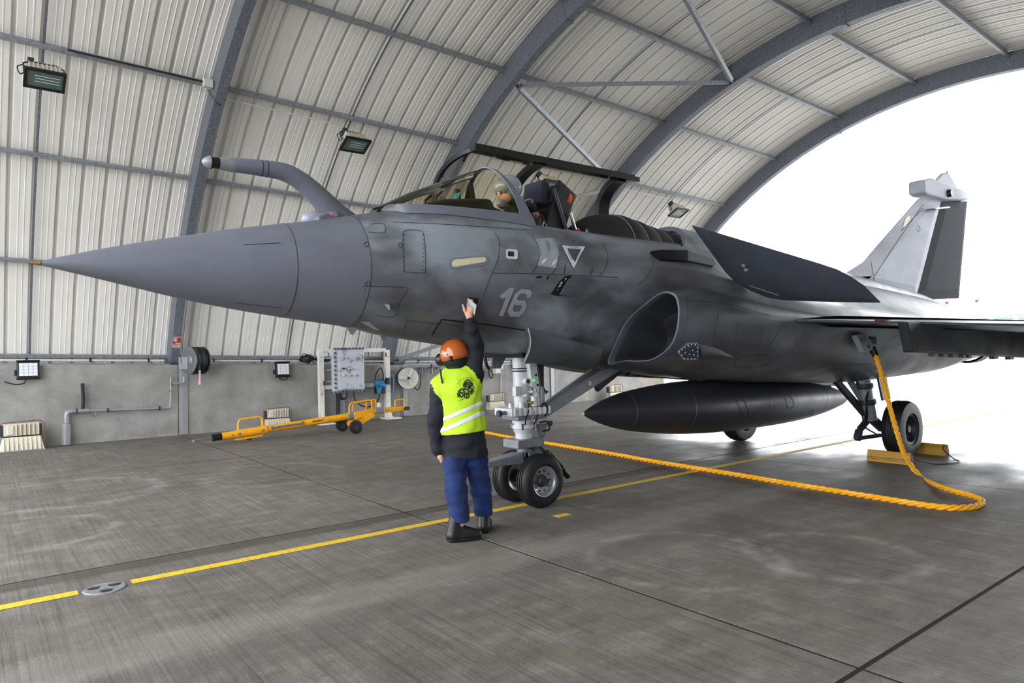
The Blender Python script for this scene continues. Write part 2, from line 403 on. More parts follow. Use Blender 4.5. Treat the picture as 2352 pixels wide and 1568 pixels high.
# aircraft paint: weathered naval grey with scuffs; darker and browner in worn zones
def jet_paint(name, light, darkc, patch, rough=0.4, spec=0.35):
    m, nt, b = nodes_of(name, rough); b.inputs['Specular IOR Level'].default_value = spec
    n1 = noise(nt, geom_pos(nt, (0.7, 1.2, 1.6)), 1.0, 2.5, 0.5, 0.15)
    n2 = noise(nt, geom_pos(nt, (1.6, 2.2, 2.6)), 1.2, 3.5, 0.55, 0.2)
    n3 = noise(nt, geom_pos(nt, (34, 34, 34)), 1.0, 3, 0.7)
    n4 = noise(nt, geom_pos(nt, (3.0, 9, 14)), 1.0, 4, 0.6)
    c = ramp(nt, n1, [(0.36, darkc), (0.5, tuple((a + d) / 2 for a, d in zip(light, darkc))), (0.62, light)])
    pf = ramp(nt, n2, [(0.45, grey(0.0)), (0.66, grey(patch))])
    c = mixc(nt, pf, c, lin(tuple(v * k for v, k in zip(darkc, (0.80, 0.78, 0.77)))))
    c = mixc(nt, 0.3, c, ramp(nt, n3, [(0.3, grey(0.86)), (0.6, grey(1.05))]), 'MULTIPLY')
    c = mixc(nt, 0.25 + 0.3 * patch, c, ramp(nt, n4, [(0.3, grey(0.80)), (0.55, grey(1.0)), (0.8, grey(1.12))]), 'MULTIPLY')
    nt.links.new(c, b.inputs['Base Color'])
    rr = ramp(nt, n2, [(0.3, grey(rough - 0.05)), (0.7, grey(rough + 0.1))]); nt.links.new(rr, b.inputs['Roughness'])
    return m
jet_paint('jet_nose', (109, 112, 125), (100, 103, 114), 0.15, 0.40, 0.4)
jet_paint('jet_body', (136, 145, 155), (76, 75, 80), 0.75, 0.36, 0.5)
jet_paint('jet_aft', (96, 101, 110), (70, 71, 77), 0.6, 0.40)
jet_paint('jet_fin', (192, 195, 207), (180, 183, 195), 0.1, 0.6, 0.15)
jet_paint('jet_dark', (66, 70, 82), (58, 61, 70), 0.25, 0.4)
jet_paint('pylon_dark', (52, 54, 60), (44, 45, 50), 0.3, 0.5, 0.15)
jet_paint('tank_paint', (62, 64, 74), (48, 49, 56), 0.3, 0.34)
mat('seam', (52, 53, 58), 0.7)
mat('marking', (150, 150, 158), 0.5, var=0.12, scale=20)
mat('marking_white', (206, 208, 212), 0.5, var=0.08, scale=20)
mat('marking_blue', (58, 70, 86), 0.5, var=0.1)
mat('slime_light', (214, 210, 178), 0.4, var=0.08, scale=40)
mat('gear_white', (206, 208, 212), 0.32, 0.05, var=0.1, scale=20)
mat('gear_grey', (134, 138, 146), 0.4, 0.2, var=0.2, scale=16)
mat('tyre', (23, 23, 26), 0.55, var=0.3, scale=9, bump=0.1, bscale=70)
mat('wheel_rim', (172, 176, 184), 0.3, 0.6, var=0.15, scale=14)
mat('canopy_frame', (15, 16, 20), 0.35, var=0.2, scale=14)
mat('cockpit_black', (14, 14, 16), 0.55, var=0.3, scale=15)
mat('seat_fabric', (38, 38, 58), 0.8, var=0.2, scale=30)
mat('black_fabric', (19, 20, 24), 0.75, var=0.35, scale=14, bump=0.2, bscale=40)
def glass(name, tint, ior=1.3, rough=0.02):
    m, nt, b = nodes_of(name, rough)
    out = nt.nodes['Material Output']
    tr = N(nt, 'ShaderNodeBsdfTransparent'); tr.inputs[0].default_value = tint + (1,)
    gl = N(nt, 'ShaderNodeBsdfGlossy'); gl.inputs['Roughness'].default_value = rough; gl.inputs[0].default_value = (1, 1, 1, 1)
    fr = N(nt, 'ShaderNodeFresnel'); fr.inputs[0].default_value = ior
    mx = N(nt, 'ShaderNodeMixShader'); nt.links.new(fr.outputs[0], mx.inputs[0]); nt.links.new(tr.outputs[0], mx.inputs[1]); nt.links.new(gl.outputs[0], mx.inputs[2])
    nt.links.new(mx.outputs[0], out.inputs[0])
    return m
glass('windscreen_glass', (0.95, 0.90, 0.74), ior=1.12); glass('canopy_glass', (0.98, 0.96, 0.88), ior=1.1); glass('visor_glass', (0.55, 0.56, 0.6))
# ------------------------------------------------------------------ shelter: arched ribs, purlins, crimped sheets, concrete side walls
HY, HZ, SL = 6.402, -2.591, -0.0285           # arch centre; the vault falls gently towards the mouth
def arch(X, ang, R):
    a = math.radians(ang); return Vector((X, HY + R * math.cos(a), HZ + R * math.sin(a) + SL * X))
RIBX = [-4.2, -1.59, 3.585, 8.86, 13.90, 18.94]  # first half bay is unseen, added to cut light from the open end
PUR = [22.5, 32.7, 43.7, 54.1, 64.6, 74.9, 84.9, 95.0, 105.2, 115.4, 125.7, 136.2, 147.3, 157.5]
X0, X1 = -1.68 - 3 * 0.3732 * 2.25, 19.02  # sheets also cover the added half bay that holds back light

ceiling = thing('ceiling', (6, HY, 8.4), 'arched cream metal roof vault of the shelter', 'ceiling', kind='structure')
# sheets: three corrugations wide, running over the whole arch; every sheet is a copy of one mesh
PITCH = 0.3732
def sheet_mesh():
    prof = []
    for k in range(3):
        x = k * PITCH
        prof += [(x + 0.0, 0.0), (x + 0.100, 0.0), (x + 0.108, -0.007), (x + 0.118, -0.007), (x + 0.126, 0.0), (x + 0.188, 0.0), (x + 0.196, -0.007), (x + 0.206, -0.007), (x + 0.214, 0.0), (x + 0.292, 0.0), (x + 0.305, 0.065), (x + 0.352, 0.065), (x + PITCH + (0.0 if k < 2 else 0.012), 0.0)]
    vs, fs, uv = [], [], []
    angs = np.linspace(20.5, 159.5, 57)
    for a in angs:
        for x, d in prof: vs.append(arch(x, a, 11.45 + d)); uv.append((x, math.radians(a) * 11.45))
    n = len(prof)
    for i in range(len(angs) - 1):
        for k in range(n - 1): fs.append((i * n + k, i * n + k + 1, (i + 1) * n + k + 1, (i + 1) * n + k))
    me = bpy.data.meshes.new('roof_sheet'); me.from_pydata(vs, [], fs)
    ul = me.uv_layers.new(name='UVMap'); li = np.array([l.vertex_index for l in me.loops]); ul.data.foreach_set('uv', np.array(uv)[li].ravel())
    me.materials.append(MATS['cladding']); me.shade_smooth() if False else None
    return me
_sm = sheet_mesh(); _w = 3 * PITCH; _k = 0; _x = X0
while _x < X1 - 0.5:
    o = bpy.data.objects.new('roof_sheet', _sm); COL.objects.link(o); o.parent = ceiling; o.matrix_parent_inverse = Matrix.Translation(ceiling.location).inverted()
    o.location = (_x, 0, SL * _x); _x += _w; _k += 1
for ri, X in enumerate(RIBX):                    # each arch rib
    mb = MB(); rows = []
    for a in np.linspace(21.6, 158.4, 65):
        rows.append([arch(X - 0.085, a, 10.98), arch(X + 0.085, a, 10.98), arch(X + 0.085, a, 11.41), arch(X - 0.085, a, 11.41)])
    mb.loft(rows, True, True, True)
    # splice plates across the rib
    rb = mb.build('arch_rib', 'steel', ceiling)
    if ri >= 2:
        for a in (74.2, 99.0) if ri != 4 else (88.5,):
            pl = MB(); pl.add([arch(X + sx * 0.096, a + da, r) for da in (-0.13, 0.13) for sx in (-1, 1) for r in (10.955, 11.40)], [(0, 1, 3, 2), (4, 6, 7, 5), (0, 4, 5, 1), (2, 3, 7, 6), (0, 2, 6, 4), (1, 5, 7, 3)])
            pl.build('splice_plate', 'steel', rb)
for bi in range(len(RIBX) - 1):                  # purlins bay by bay, each its own piece
    a0, a1 = RIBX[bi] + 0.085, RIBX[bi + 1] - 0.085
    for a in PUR:
        mb = MB()
        def P(X, da, r): return arch(X, a + da, r)
        # C section: web towards the viewer, two flanges
        d = 0.30
        for (da0, da1, r0, r1) in ((-0.06, 0.30, 11.265, 11.282), (-0.06, 0.0, 11.265, 11.44), (0.22, 0.30, 11.282, 11.32)):
            vs = [P(X, da, r) for X in (a0, a1) for da in (da0, da1) for r in (r0, r1)]
            mb.add(vs, [(0, 1, 3, 2), (4, 6, 7, 5), (0, 4, 5, 1), (2, 3, 7, 6), (0, 2, 6, 4), (1, 5, 7, 3)])
        mb.build('purlin', 'steel_light', ceiling)
    xm = (a0 + a1) / 2                            # flat tie straps between purlins at mid bay
    for q in range(len(PUR) - 1):
        mb = MB(); rows = []
        for a in np.linspace(PUR[q], PUR[q + 1], 6): rows.append([arch(xm - 0.02, a, 11.36), arch(xm + 0.02, a, 11.36), arch(xm + 0.02, a, 11.368), arch(xm - 0.02, a, 11.368)])
        mb.loft(rows, True, True, True); mb.build('tie_strap', 'steel', ceiling)
zz = [(3, 22.8), (4, 32.7), (3, 43.7), (4, 54.1), (3, 64.6), (4, 74.9), (3, 85.2), (4, 95.0), (3, 105.2), (4, 115.4)]
for (i, a), (j, c) in zip(zz[:-1], zz[1:]):      # wind bracing tubes in the third bay
    p, q = arch(RIBX[i] + (0.1 if i < j else -0.1), a, 11.0), arch(RIBX[j] + (0.1 if j < i else -0.1), c, 11.0)
    d = (q - p).normalized(); p, q = p + d * 0.12, q - d * 0.12
    mb = MB(); mb.bar(p, q, 0.085, 0.085, up=(0, -(HY - p.y), 1)); br = mb.build('brace_tube', 'steel_light', ceiling)
    for e, f in ((p, d), (q, -d)):
        g = MB(); g.bar(e - f * 0.1, e + f * 0.06, 0.012, 0.1, up=(0, p.y - HY, 2)); g.build('gusset', 'dark_steel', br)

# side walls
def wall_z(X): return 1.573 + SL * X
def side_wall(name, ya, yb, lab):
    w = thing(name, (6, (ya + yb) / 2, 0), lab, 'wall', kind='structure')
    xs = [-4.3, -1.6, 3.50, 8.75, 13.85, 19.1]  # first panel belongs to the unseen half bay added against the light
    for i in range(len(xs) - 1):
        mb = MB(); a, c = xs[i] + 0.004, xs[i + 1] - 0.004
        mb.add([(a, ya, -0.05), (c, ya, -0.05), (c, yb, -0.05), (a, yb, -0.05), (a, ya, wall_z(a)), (c, ya, wall_z(c)), (c, yb, wall_z(c)), (a, yb, wall_z(a))],
               [(0, 3, 2, 1), (4, 5, 6, 7), (0, 1, 5, 4), (1, 2, 6, 5), (2, 3, 7, 6), (3, 0, 4, 7)])
        mb.build('wall_panel', 'wall_concrete', w, bevel=0.012)
    return w
wall_far = side_wall('wall_far', 15.85, 17.15, 'grey concrete side wall behind the aircraft')
wall_near = side_wall('wall_near', -4.4, -3.05, 'grey concrete side wall behind the viewer')
# grey capping strip set back on the wall head, foot plates and pilaster strips
mb = MB(); 
mb.add([(-4.3, 16.25, wall_z(-4.3)), (19.0, 16.25, wall_z(19.0)), (19.0, 16.9, wall_z(19.0)), (-4.3, 16.9, wall_z(-4.3)), (-4.3, 16.25, wall_z(-4.3) + 0.035), (19.0, 16.25, wall_z(19.0) + 0.035), (19.0, 16.9, wall_z(19.0) + 0.035), (-4.3, 16.9, wall_z(-4.3) + 0.035)],
       [(0, 3, 2, 1), (4, 5, 6, 7), (0, 1, 5, 4), (1, 2, 6, 5), (2, 3, 7, 6), (3, 0, 4, 7)])
mb.build('trim_1', 'pipe_grey', wall_far)
for i, X in enumerate(RIBX[0:5]):
    q = MB(); q.box((X + 0.02, 15.84, wall_z(X) / 2), (0.13, 0.06, wall_z(X) - 0.02)); q.build('pilaster_strip', 'pipe_grey', wall_far, bevel=0.006)
    q = MB(); q.box((X - 0.02, 16.42, wall_z(X) + 0.03), (0.30, 0.7, 0.06)); q.build('foot_plate', 'dark_steel', wall_far)
# ------------------------------------------------------------------ floor slabs with open joints
floor = thing('floor', (6, 6, 0), 'brushed grey concrete slab floor of the shelter and apron', 'floor', kind='structure')
GX = [-8.0, -1.85, 3.50, 8.90, 14.3, 19.7]; GY = [-3.05, 1.70, 6.30, 11.57, 15.9]
def slab(x0, x1, y0, y1, nm='slab'):
    mb = MB(); g = 0.012; gy = 0.014
    mb.box(((x0 + x1) / 2, (y0 + y1) / 2, -0.06), (x1 - x0 - 2 * g, y1 - y0 - 2 * gy, 0.12)); return mb.build(nm, 'apron_concrete' if nm == 'apron_slab' and x0 > 20 or x1 < -7 else 'floor_concrete', floor)
for i in range(len(GX) - 1):
    for j in range(len(GY) - 1): slab(GX[i], GX[i + 1], GY[j], GY[j + 1])
mb = MB(); mb.box((0, 6, -0.053), (60, 60, 0.1)); mb.build('joint_bed', 'black_matt', floor)
AX = [19.7, 26, 34, 50, 90]; AY = [-60, -14, 1.7, 6.3, 16, 30, 80]
for i in range(len(AX) - 1):
    for j in range(len(AY) - 1): slab(AX[i], AX[i + 1], AY[j], AY[j + 1], 'apron_slab')
for (a, c, d, e) in ((-60, -8, -60, 80), (-8, 19.7, 17.15, 80), (-8, 19.7, -60, -4.4)): slab(a, c, d, e, 'apron_slab')
# ------------------------------------------------------------------ fighter jet
YC = 5.73                                              # aircraft centre line; l is the distance towards the viewer (port side)
def J(X, l, z): return Vector((X, YC - l, z))
jet = thing('fighter_jet', (10.0, YC, 0.0), 'grey delta-wing fighter jet marked 16 with its canopy open', 'aircraft')

def circ(r, c, a=None):
    a = a or r
    return [(0, c + r)] + [(a * math.sin(math.radians(t)), c + r * math.cos(math.radians(t))) for t in (30, 60, 90, 120, 150)] + [(0, c - r)]
ST = [(0.372, circ(0.004, 2.287)), (0.50, circ(0.041, 2.293)), (0.68, circ(0.088, 2.300)), (1.0, circ(0.169, 2.307)), (1.34, circ(0.249, 2.310)), (1.7, circ(0.324, 2.319)),
      (2.06, circ(0.387, 2.328)), (2.4, circ(0.443, 2.338, 0.45)), (2.65, circ(0.490, 2.350, 0.495)),
      (3.0, [(0, 2.915), (.26, 2.86), (.47, 2.66), (.55, 2.34), (.48, 2.02), (.27, 1.83), (0, 1.79)]),
      (3.3, [(0, 2.93), (.34, 2.90), (.535, 2.69), (.605, 2.35), (.53, 1.99), (.30, 1.79), (0, 1.745)]),
      (4.0, [(0, 2.925), (.44, 2.90), (.605, 2.68), (.68, 2.35), (.60, 1.96), (.36, 1.69), (0, 1.645)]),
      (4.5, [(0, 2.88), (.47, 2.865), (.65, 2.66), (.75, 2.36), (.63, 1.92), (.38, 1.61), (0, 1.565)]),
      (5.0, [(0, 2.865), (.49, 2.85), (.72, 2.64), (.86, 2.36), (.63, 1.89), (.36, 1.54), (0, 1.49)]),
      (5.5, [(0, 2.855), (.50, 2.84), (.81, 2.62), (1.02, 2.34), (.60, 1.85), (.32, 1.49), (0, 1.43)]),
      (6.2, [(0, 2.85), (.52, 2.83), (.90, 2.58), (1.18, 2.28), (.60, 1.78), (.32, 1.40), (0, 1.34)]),
      (7.0, [(0, 2.83), (.54, 2.80), (.96, 2.48), (1.30, 2.12), (.80, 1.57), (.40, 1.29), (0, 1.25)]),
      (8.0, [(0, 2.78), (.52, 2.72), (1.00, 2.34), (1.45, 1.99), (.95, 1.45), (.45, 1.22), (0, 1.18)]),
      (9.5, [(0, 2.70), (.50, 2.62), (1.00, 2.27), (1.50, 1.90), (1.10, 1.36), (.55, 1.12), (0, 1.09)]),
      (11.0, [(0, 2.64), (.48, 2.55), (.95, 2.20), (1.48, 1.83), (1.15, 1.33), (.60, 1.09), (0, 1.07)]),
      (13.0, [(0, 2.56), (.44, 2.44), (.88, 2.12), (1.35, 1.76), (1.10, 1.36), (.60, 1.17), (0, 1.15)]),
      (14.5, [(0, 2.46), (.40, 2.33), (.80, 2.05), (1.20, 1.72), (1.00, 1.40), (.50, 1.25), (0, 1.25)]),
      (15.7, [(0, 2.32), (.30, 2.22), (.65, 2.00), (.98, 1.74), (.85, 1.50), (.40, 1.38), (0, 1.38)])]
_SX = [s[0] for s in ST]
def section(X, n=56):
    q = [tuple(hermite(_SX, [s[1][k][d] for s in ST], X) for d in (0, 1)) for k in range(7)]
    ring = [(l, z) for l, z in q] + [(-l, z) for l, z in q[-2:0:-1]]
    s = spline(ring, 10, closed=True)
    return [J(X, l, z) for l, z in resample(s, n, True)]
def body(name, xs, m, cap0=False, cap1=False):
    mb = MB(); mb.loft([section(x) for x in xs], True, cap0, cap1); return mb.build(name, m, jet, smooth=True, angle=60)
radome = body('radome', list(np.r_[0.372, 0.40, 0.44, np.linspace(0.5, 2.06, 22)]), 'jet_nose', True)
nose_sec = body('nose_section', list(np.linspace(2.063, 2.64, 8)), 'jet_nose')
fus = body('fuselage', list(np.linspace(2.643, 7.0, 60)) + list(np.linspace(7.1, 15.7, 50)), 'jet_body', False, True)
# open the cockpit well
bm = bmesh.new(); bm.from_mesh(fus.data)
kill = [f for f in bm.faces if 4.42 < f.calc_center_median().x < 6.85 and abs(f.calc_center_median().y - YC) < 0.44 and f.calc_center_median().z > 2.7]
bmesh.ops.delete(bm, geom=kill, context='FACES'); bm.to_mesh(fus.data); bm.free()
mb = MB(); mb.add([J(x, l, z) for x in (4.40, 6.9) for l in (-.47, .47) for z in (2.25, 2.85)], [(0, 1, 3, 2), (4, 6, 7, 5), (0, 2, 6, 4), (0, 4, 5, 1), (2, 3, 7, 6)])
mb.build('cockpit_tub', 'cockpit_black', jet)
mb = MB(); mb.lathe([(-0.03, 0.001), (0.0, 0.006), (0.06, 0.019)], J(0.345, 0, 2.287), (1, 0, 0.04), 14); mb.build('nose_tip', 'brass', radome, smooth=True)

# dorsal spine behind the cockpit, with its front hoop
def spine_ring(X, w, zt, zb, rake=0.0, n=21):
    return [J(X + rake * (1 - math.sin(t)), w * math.cos(t), zb + (zt - zb) * math.sin(t)) for t in np.linspace(0, math.pi, n)]
SP = [(6.98, .50, 3.15, 2.74), (7.3, .50, 3.13, 2.72), (8.0, .50, 3.03, 2.62), (9.0, .46, 2.93, 2.52), (10.0, .42, 2.87, 2.45), (11.0, .36, 2.83, 2.4), (12.0, .28, 2.78, 2.35), (14.5, .2, 2.56, 2.2), (15.95, .12, 2.36, 2.15)]
mb = MB(); mb.loft([spine_ring(*s, rake=-0.32 if i == 0 else (-0.2 if i == 1 else 0)) for i, s in enumerate(SP)], False); spine = mb.build('dorsal_spine', 'jet_body', jet, smooth=True, angle=60)
h0 = spine_ring(6.98, .50, 3.15, 2.74, -0.32); h1 = spine_ring(7.0, .435, 3.095, 2.72, -0.32); h2 = spine_ring(7.12, .435, 3.095, 2.72, -0.32)
mb = MB(); mb.loft([[p + Vector((0.02, 0, 0)) for p in h0], h0, h1, h2], False); mb.build('spine_hoop', 'jet_nose', spine, smooth=True)
mb = MB(); mb.prism([p + Vector((0.1, 0, 0)) for p in h1], (0.02, 0, 0)); mb.build('rear_bulkhead', 'gear_grey', spine)
mb = MB()
for k in range(2, 19):
    p = h1[k]; c = J(7.0, 0, 2.72); q = c + (p - c) * 0.9; mb.cyl(q + Vector((0.1, 0, 0)), q + Vector((0.085, 0, 0)), 0.009, n=6)
tag(mb.build('bulkhead_rivets', 'chrome', spine), kind='stuff')

# ---- intakes: lip, outer shell, dark duct
def ring_res(pts, n=96): return resample(spline(pts, 8, closed=True), n, True)
LIPPX = [(1397, 836), (1412, 792), (1440, 737), (1478, 701), (1520, 671), (1545, 672), (1558, 686), (1562, 720), (1556, 765), (1538, 800), (1500, 826), (1465, 831), (1433, 830)]
lip = []
for x, y in LIPPX:
    p = at_x(x, y, 5.5); lip.append((YC - p[1], p[2]))
NAC = [(6.05, [(.34, 1.40), (.52, 1.72), (.72, 1.98), (.95, 2.20), (1.18, 2.24), (1.40, 2.06), (1.455, 1.985), (1.455, 1.86), (1.42, 1.66), (1.28, 1.48), (1.02, 1.37), (.70, 1.335), (.48, 1.335)]),
       (7.0, [(.30, 1.27), (.5, 1.66), (.72, 1.95), (.98, 2.18), (1.22, 2.14), (1.46, 1.985), (1.52, 1.935), (1.505, 1.80), (1.44, 1.58), (1.26, 1.40), (.98, 1.28), (.66, 1.24), (.42, 1.24)]),
       (8.3, [(.25, 1.18), (.5, 1.6), (.72, 1.9), (1.0, 2.12), (1.3, 2.03), (1.58, 1.91), (1.64, 1.87), (1.58, 1.74), (1.46, 1.50), (1.28, 1.32), (.98, 1.20), (.66, 1.15), (.42, 1.14)]),
       (10.0, [(.2, 1.09), (.5, 1.5), (.72, 1.8), (1.0, 2.02), (1.35, 1.93), (1.62, 1.83), (1.70, 1.77), (1.62, 1.64), (1.45, 1.40), (1.25, 1.22), (.98, 1.09), (.66, 1.06), (.42, 1.06)]),
       (12.5, [(.2, 1.12), (.5, 1.45), (.72, 1.7), (1.0, 1.92), (1.3, 1.85), (1.55, 1.74), (1.60, 1.68), (1.50, 1.56), (1.34, 1.36), (1.14, 1.22), (.90, 1.13), (.66, 1.10), (.42, 1.10)]),
       (15.2, [(.2, 1.28), (.4, 1.45), (.55, 1.65), (.75, 1.82), (.92, 1.82), (1.06, 1.74), (1.1, 1.66), (1.08, 1.58), (1.0, 1.46), (.88, 1.37), (.72, 1.31), (.56, 1.28), (.4, 1.27)])]
def sharpen(p, i=6):
    p = [np.array(q, float) for q in p]; a, c, e = p[i - 1], p[i], p[i + 1]
    return [tuple(q) for q in p[:i] + [c + (a - c) * .22, c + (a - c) * .06, c, c + (e - c) * .06, c + (e - c) * .22] + p[i + 1:]]
NAC = [(x, sharpen(p)) for x, p in NAC]
for sgn, nm in ((1, 'intake_nacelle'), (-1, 'intake_nacelle')):
    R0 = ring_res(lip); cl = R0.mean(0)
    xr = lambda q, X: [J(X, sgn * l, z) for l, z in q]
    keys = [(5.5, R0)] + [(x, ring_res(p)) for x, p in NAC]
    kx = [k[0] for k in keys]
    rings = []
    for X in list(np.linspace(5.5, 7.0, 14)) + list(np.linspace(7.2, 15.2, 26)):
        i = int(np.clip(np.searchsorted(kx, X) - 1, 0, len(kx) - 2)); t = (X - kx[i]) / (kx[i + 1] - kx[i])
        if i == 0: t = t ** 0.8
        else: t = t * t * (3 - 2 * t) * 0.5 + t * 0.5
        rings.append(xr(keys[i][1] * (1 - t) + keys[i + 1][1] * t, X))
    mb = MB(); mb.loft(rings, True, False, True); nac = mb.build(nm, 'jet_aft', jet, smooth=True, angle=50)
    # rounded lip rim and duct
    inn = lambda k, dx: xr(cl + (R0 - cl) * k, 5.5 + dx)
    mb = MB(); mb.loft([inn(1.0, 0.02), inn(1.0, 0.0), inn(0.988, -0.014), inn(0.968, -0.014), inn(0.955, 0.0), inn(0.948, 0.03), inn(0.945, 0.08)], True)
    mb.build('intake_lip', 'jet_nose', nac, smooth=True, angle=80)
    mb = MB(); mb.loft([inn(0.945, 0.08), inn(0.95, 0.3), inn(0.93, 0.6), inn(0.85, 1.2), inn(0.7, 2.2), inn(.55, 3.4)], True, False, True); mb.build('intake_duct', 'jet_aft', nac, smooth=True)

# ---- thin lifting surfaces
def plate(outline, nrm, th, inset=0.12, edge=0.006):
    """plate with tapered edges: outline of 3-D points in one plane"""
    P = [Vector(p) for p in outline]; n = len(P); nrm = Vector(nrm).normalized(); c = sum(P, Vector()) / n; mb = MB()
    ins = []
    for i in range(n):
        a, b_, d = P[i - 1], P[i], P[(i + 1) % n]
        e1 = (b_ - a).normalized(); e2 = (d - b_).normalized(); n1 = e1.cross(nrm); n2 = e2.cross(nrm)
        s = (n1 + n2); s = s.normalized() if s.length > 1e-6 else n1
        if s.dot(c - b_) < 0: s = -s
        k = 1 / max(0.45, abs(s.dot(n1)))
        ins.append(b_ + s * inset * k)
    rings = [[p - nrm * th / 2 for p in ins], [p - nrm * edge for p in P], [p + nrm * edge for p in P], [p + nrm * th / 2 for p in ins]]
    mb.loft(rings, True, True, True); return mb
# canards, turned nose up
CD = math.radians(40); cn = Vector((math.sin(CD), 0, math.cos(CD)))
cpx = [(1590, 518), (1700, 551), (1800, 581), (1880, 605), (1922, 619), (1953, 635), (1985, 657), (2022, 694), (1910, 692.5), (1800, 688.5), (1765, 683), (1725, 667), (1690, 648), (1665, 622), (1630, 574)]
p0 = at_y(1590, 518, YC - 1.12)
cp = [Vector(at_plane(x, y, p0, cn)) for x, y in cpx]
can = plate(cp, cn, 0.07, 0.10).build('canard', 'jet_dark', jet, smooth=True, angle=20)
cp2 = [Vector((p.x, 2 * YC - p.y, p.z)) for p in cp]
plate(cp2, cn, 0.07, 0.10).build('canard', 'jet_dark', jet, smooth=True, angle=20)
# wings
def wz(X, l): return 1.845 - 0.012 * (X - 8.1) - 0.055 * (l - 2.35)
WO = [(7.35, 1.55), (8.21, 2.333), (9.3, 3.31), (11.6, 5.4), (12.8, 5.42), (12.75, 1.2), (7.6, 1.2)]
for s in (1, -1):
    o = [J(X, s * l, wz(X, l)) for X, l in WO]
    nr = (0.012, s * -0.055, 1)
    w = plate(o, nr, 0.13, 0.55, 0.012).build('wing', 'jet_aft', jet, smooth=True, angle=12)
    for (a, c) in ((1.35, 3.2), (3.24, 5.3)):
        hz = [J(12.78, s * a, wz(12.8, a)), J(12.78, s * c, wz(12.8, c)), J(13.42, s * c, wz(13.4, c) - 0.42), J(13.42, s * a, wz(13.4, a) - 0.42)]
        plate(hz, (0.55, 0, 0.83), 0.08, 0.1, 0.006).build('elevon', 'jet_dark', w)
    pl = [(7.98, 1.845), (8.10, 1.515), (11.9, 1.37), (12.2, 1.50), (12.2, 1.70), (8.3, 1.86)]
    mb = MB(); mb.prism([J(X, s * 2.40 - 0.055, z) for X, z in pl], (0, -0.11, 0)); py = mb.build('wing_pylon', 'pylon_dark', jet, bevel=0.02)
    for X in (8.75, 9.02, 9.3, 9.38, 9.62, 9.8, 10.7, 11.3):
        mb = MB(); mb.box(J(X, s * 2.40, 1.515 - (X - 8.1) * 0.0382 - 0.012), (0.09 if X < 10 else 0.16, 0.06, 0.045)); mb.build('pylon_hook', 'dark_steel', py)

# fin, rudder, tip pods
def finpts(px): return [Vector(at_y(x, y, YC)) for x, y in px]
fin = plate(finpts([(1925, 648), (1948, 624), (1984, 601), (2010, 570), (2110, 456), (2160, 462), (2100, 694), (2005, 676)]), (0, 1, 0), 0.17, 0.28, 0.012).build('tail_fin', 'jet_fin', jet, smooth=True, angle=10)
mat('rudder_shade', (62, 64, 70), 0.8, var=0.08, scale=3, spec=0.1)  # shade of the turned-away rudder is put into its colour
rp_ = finpts([(2161, 462), (2221, 462), (2202, 685), (2101, 689)])
hx = rp_[0]; rot = Matrix.Rotation(math.radians(-7), 4, 'Z')
plate(rp_, (0, 1, 0), 0.10, 0.2, 0.006).build('rudder', 'rudder_shade', jet, smooth=True, angle=10)
def pod(px, th, name, m, par):
    mb = MB(); mb.prism([p + Vector((0, -th / 2, 0)) for p in finpts(px)], (0, th, 0)); return mb.build(name, m, par, bevel=0.035)
podo = pod([(2104, 416), (2123, 411.5), (2203, 442), (2207, 462), (2159, 461), (2113, 450), (2104.5, 444)], 0.30, 'fin_tip_pod', 'jet_fin', jet)
pod([(2142, 420), (2162, 398), (2174, 396), (2180, 404), (2196, 430), (2196, 438)], 0.07, 'fin_tip_antenna', 'jet_fin', jet)
mb = MB(); c = Vector(at_y(2178, 444, YC - 0.15)); mb.cyl(c + Vector((0, 0.02, 0)), c - Vector((0, 0.07, 0)), 0.085, 0.07, 18); mb.build('warning_sensor', 'black_plastic', podo)
mb = MB(); c = Vector(at_y(2175, 394, YC)); mb.cyl(c - Vector((0, 0, 0.2)), c, 0.02, 0.02, 10); mb.build('tip_light', 'gear_grey', podo)
mb = MB(); mb.prism([Vector(at_y(x, y, YC - 0.09)) for x, y in ((2125, 481), (2160, 477), (2163, 480), (2131, 484))], (0, -0.16, 0)); mb.build('fin_vane', 'gear_grey', fin)
for s in (1, -1):                                    # engine nozzles
    mb = MB(); mb.lathe([(0, .42), (0.3, .42), (0.6, .37), (0.62, .35), (0.3, .38), (0.0, .38)], J(15.3, s * 0.5, 1.62), (1, 0, -0.02), 28, cap=False); mb.build('engine_nozzle', 'dark_steel', jet, smooth=True)
# ------------------------------------------------------------------ windscreen, canopy (open to starboard), seat, probe
ws = [(2.93, .10, 2.925, 2.945), (3.05, .24, 2.925, 3.005), (3.27, .345, 2.93, 3.118), (3.64, .425, 2.935, 3.278), (3.95, .455, 2.937, 3.405), (4.14, .465, 2.937, 3.478)]
def dome(X, w, zs, zt, rake=0.0, n=25, p=1.85):
    out = []
    for t in np.linspace(0, math.pi, n):
        c, s_ = math.cos(t), math.sin(t); l = w * math.copysign(abs(c) ** (2 / p), c); h = abs(s_) ** (2 / p)
        out.append(J(X + rake * (1 - h), l, zs + (zt - zs) * h))
    return out
def ws_at(X):
    xs = [w[0] for w in ws]; return [hermite(xs, [w[k] for w in ws], X) for k in (1, 2, 3)]
rings = []
for X in np.linspace(2.93, 4.14, 22):
    t = (X - 2.93) / 1.21; w, zs, zt = ws_at(X); rings.append(dome(X, w, zs, zt, rake=0.13 * t * t))
mb = MB(); mb.loft(rings, False); wind = mb.build('windscreen', 'windscreen_glass', jet, smooth=True, angle=70)
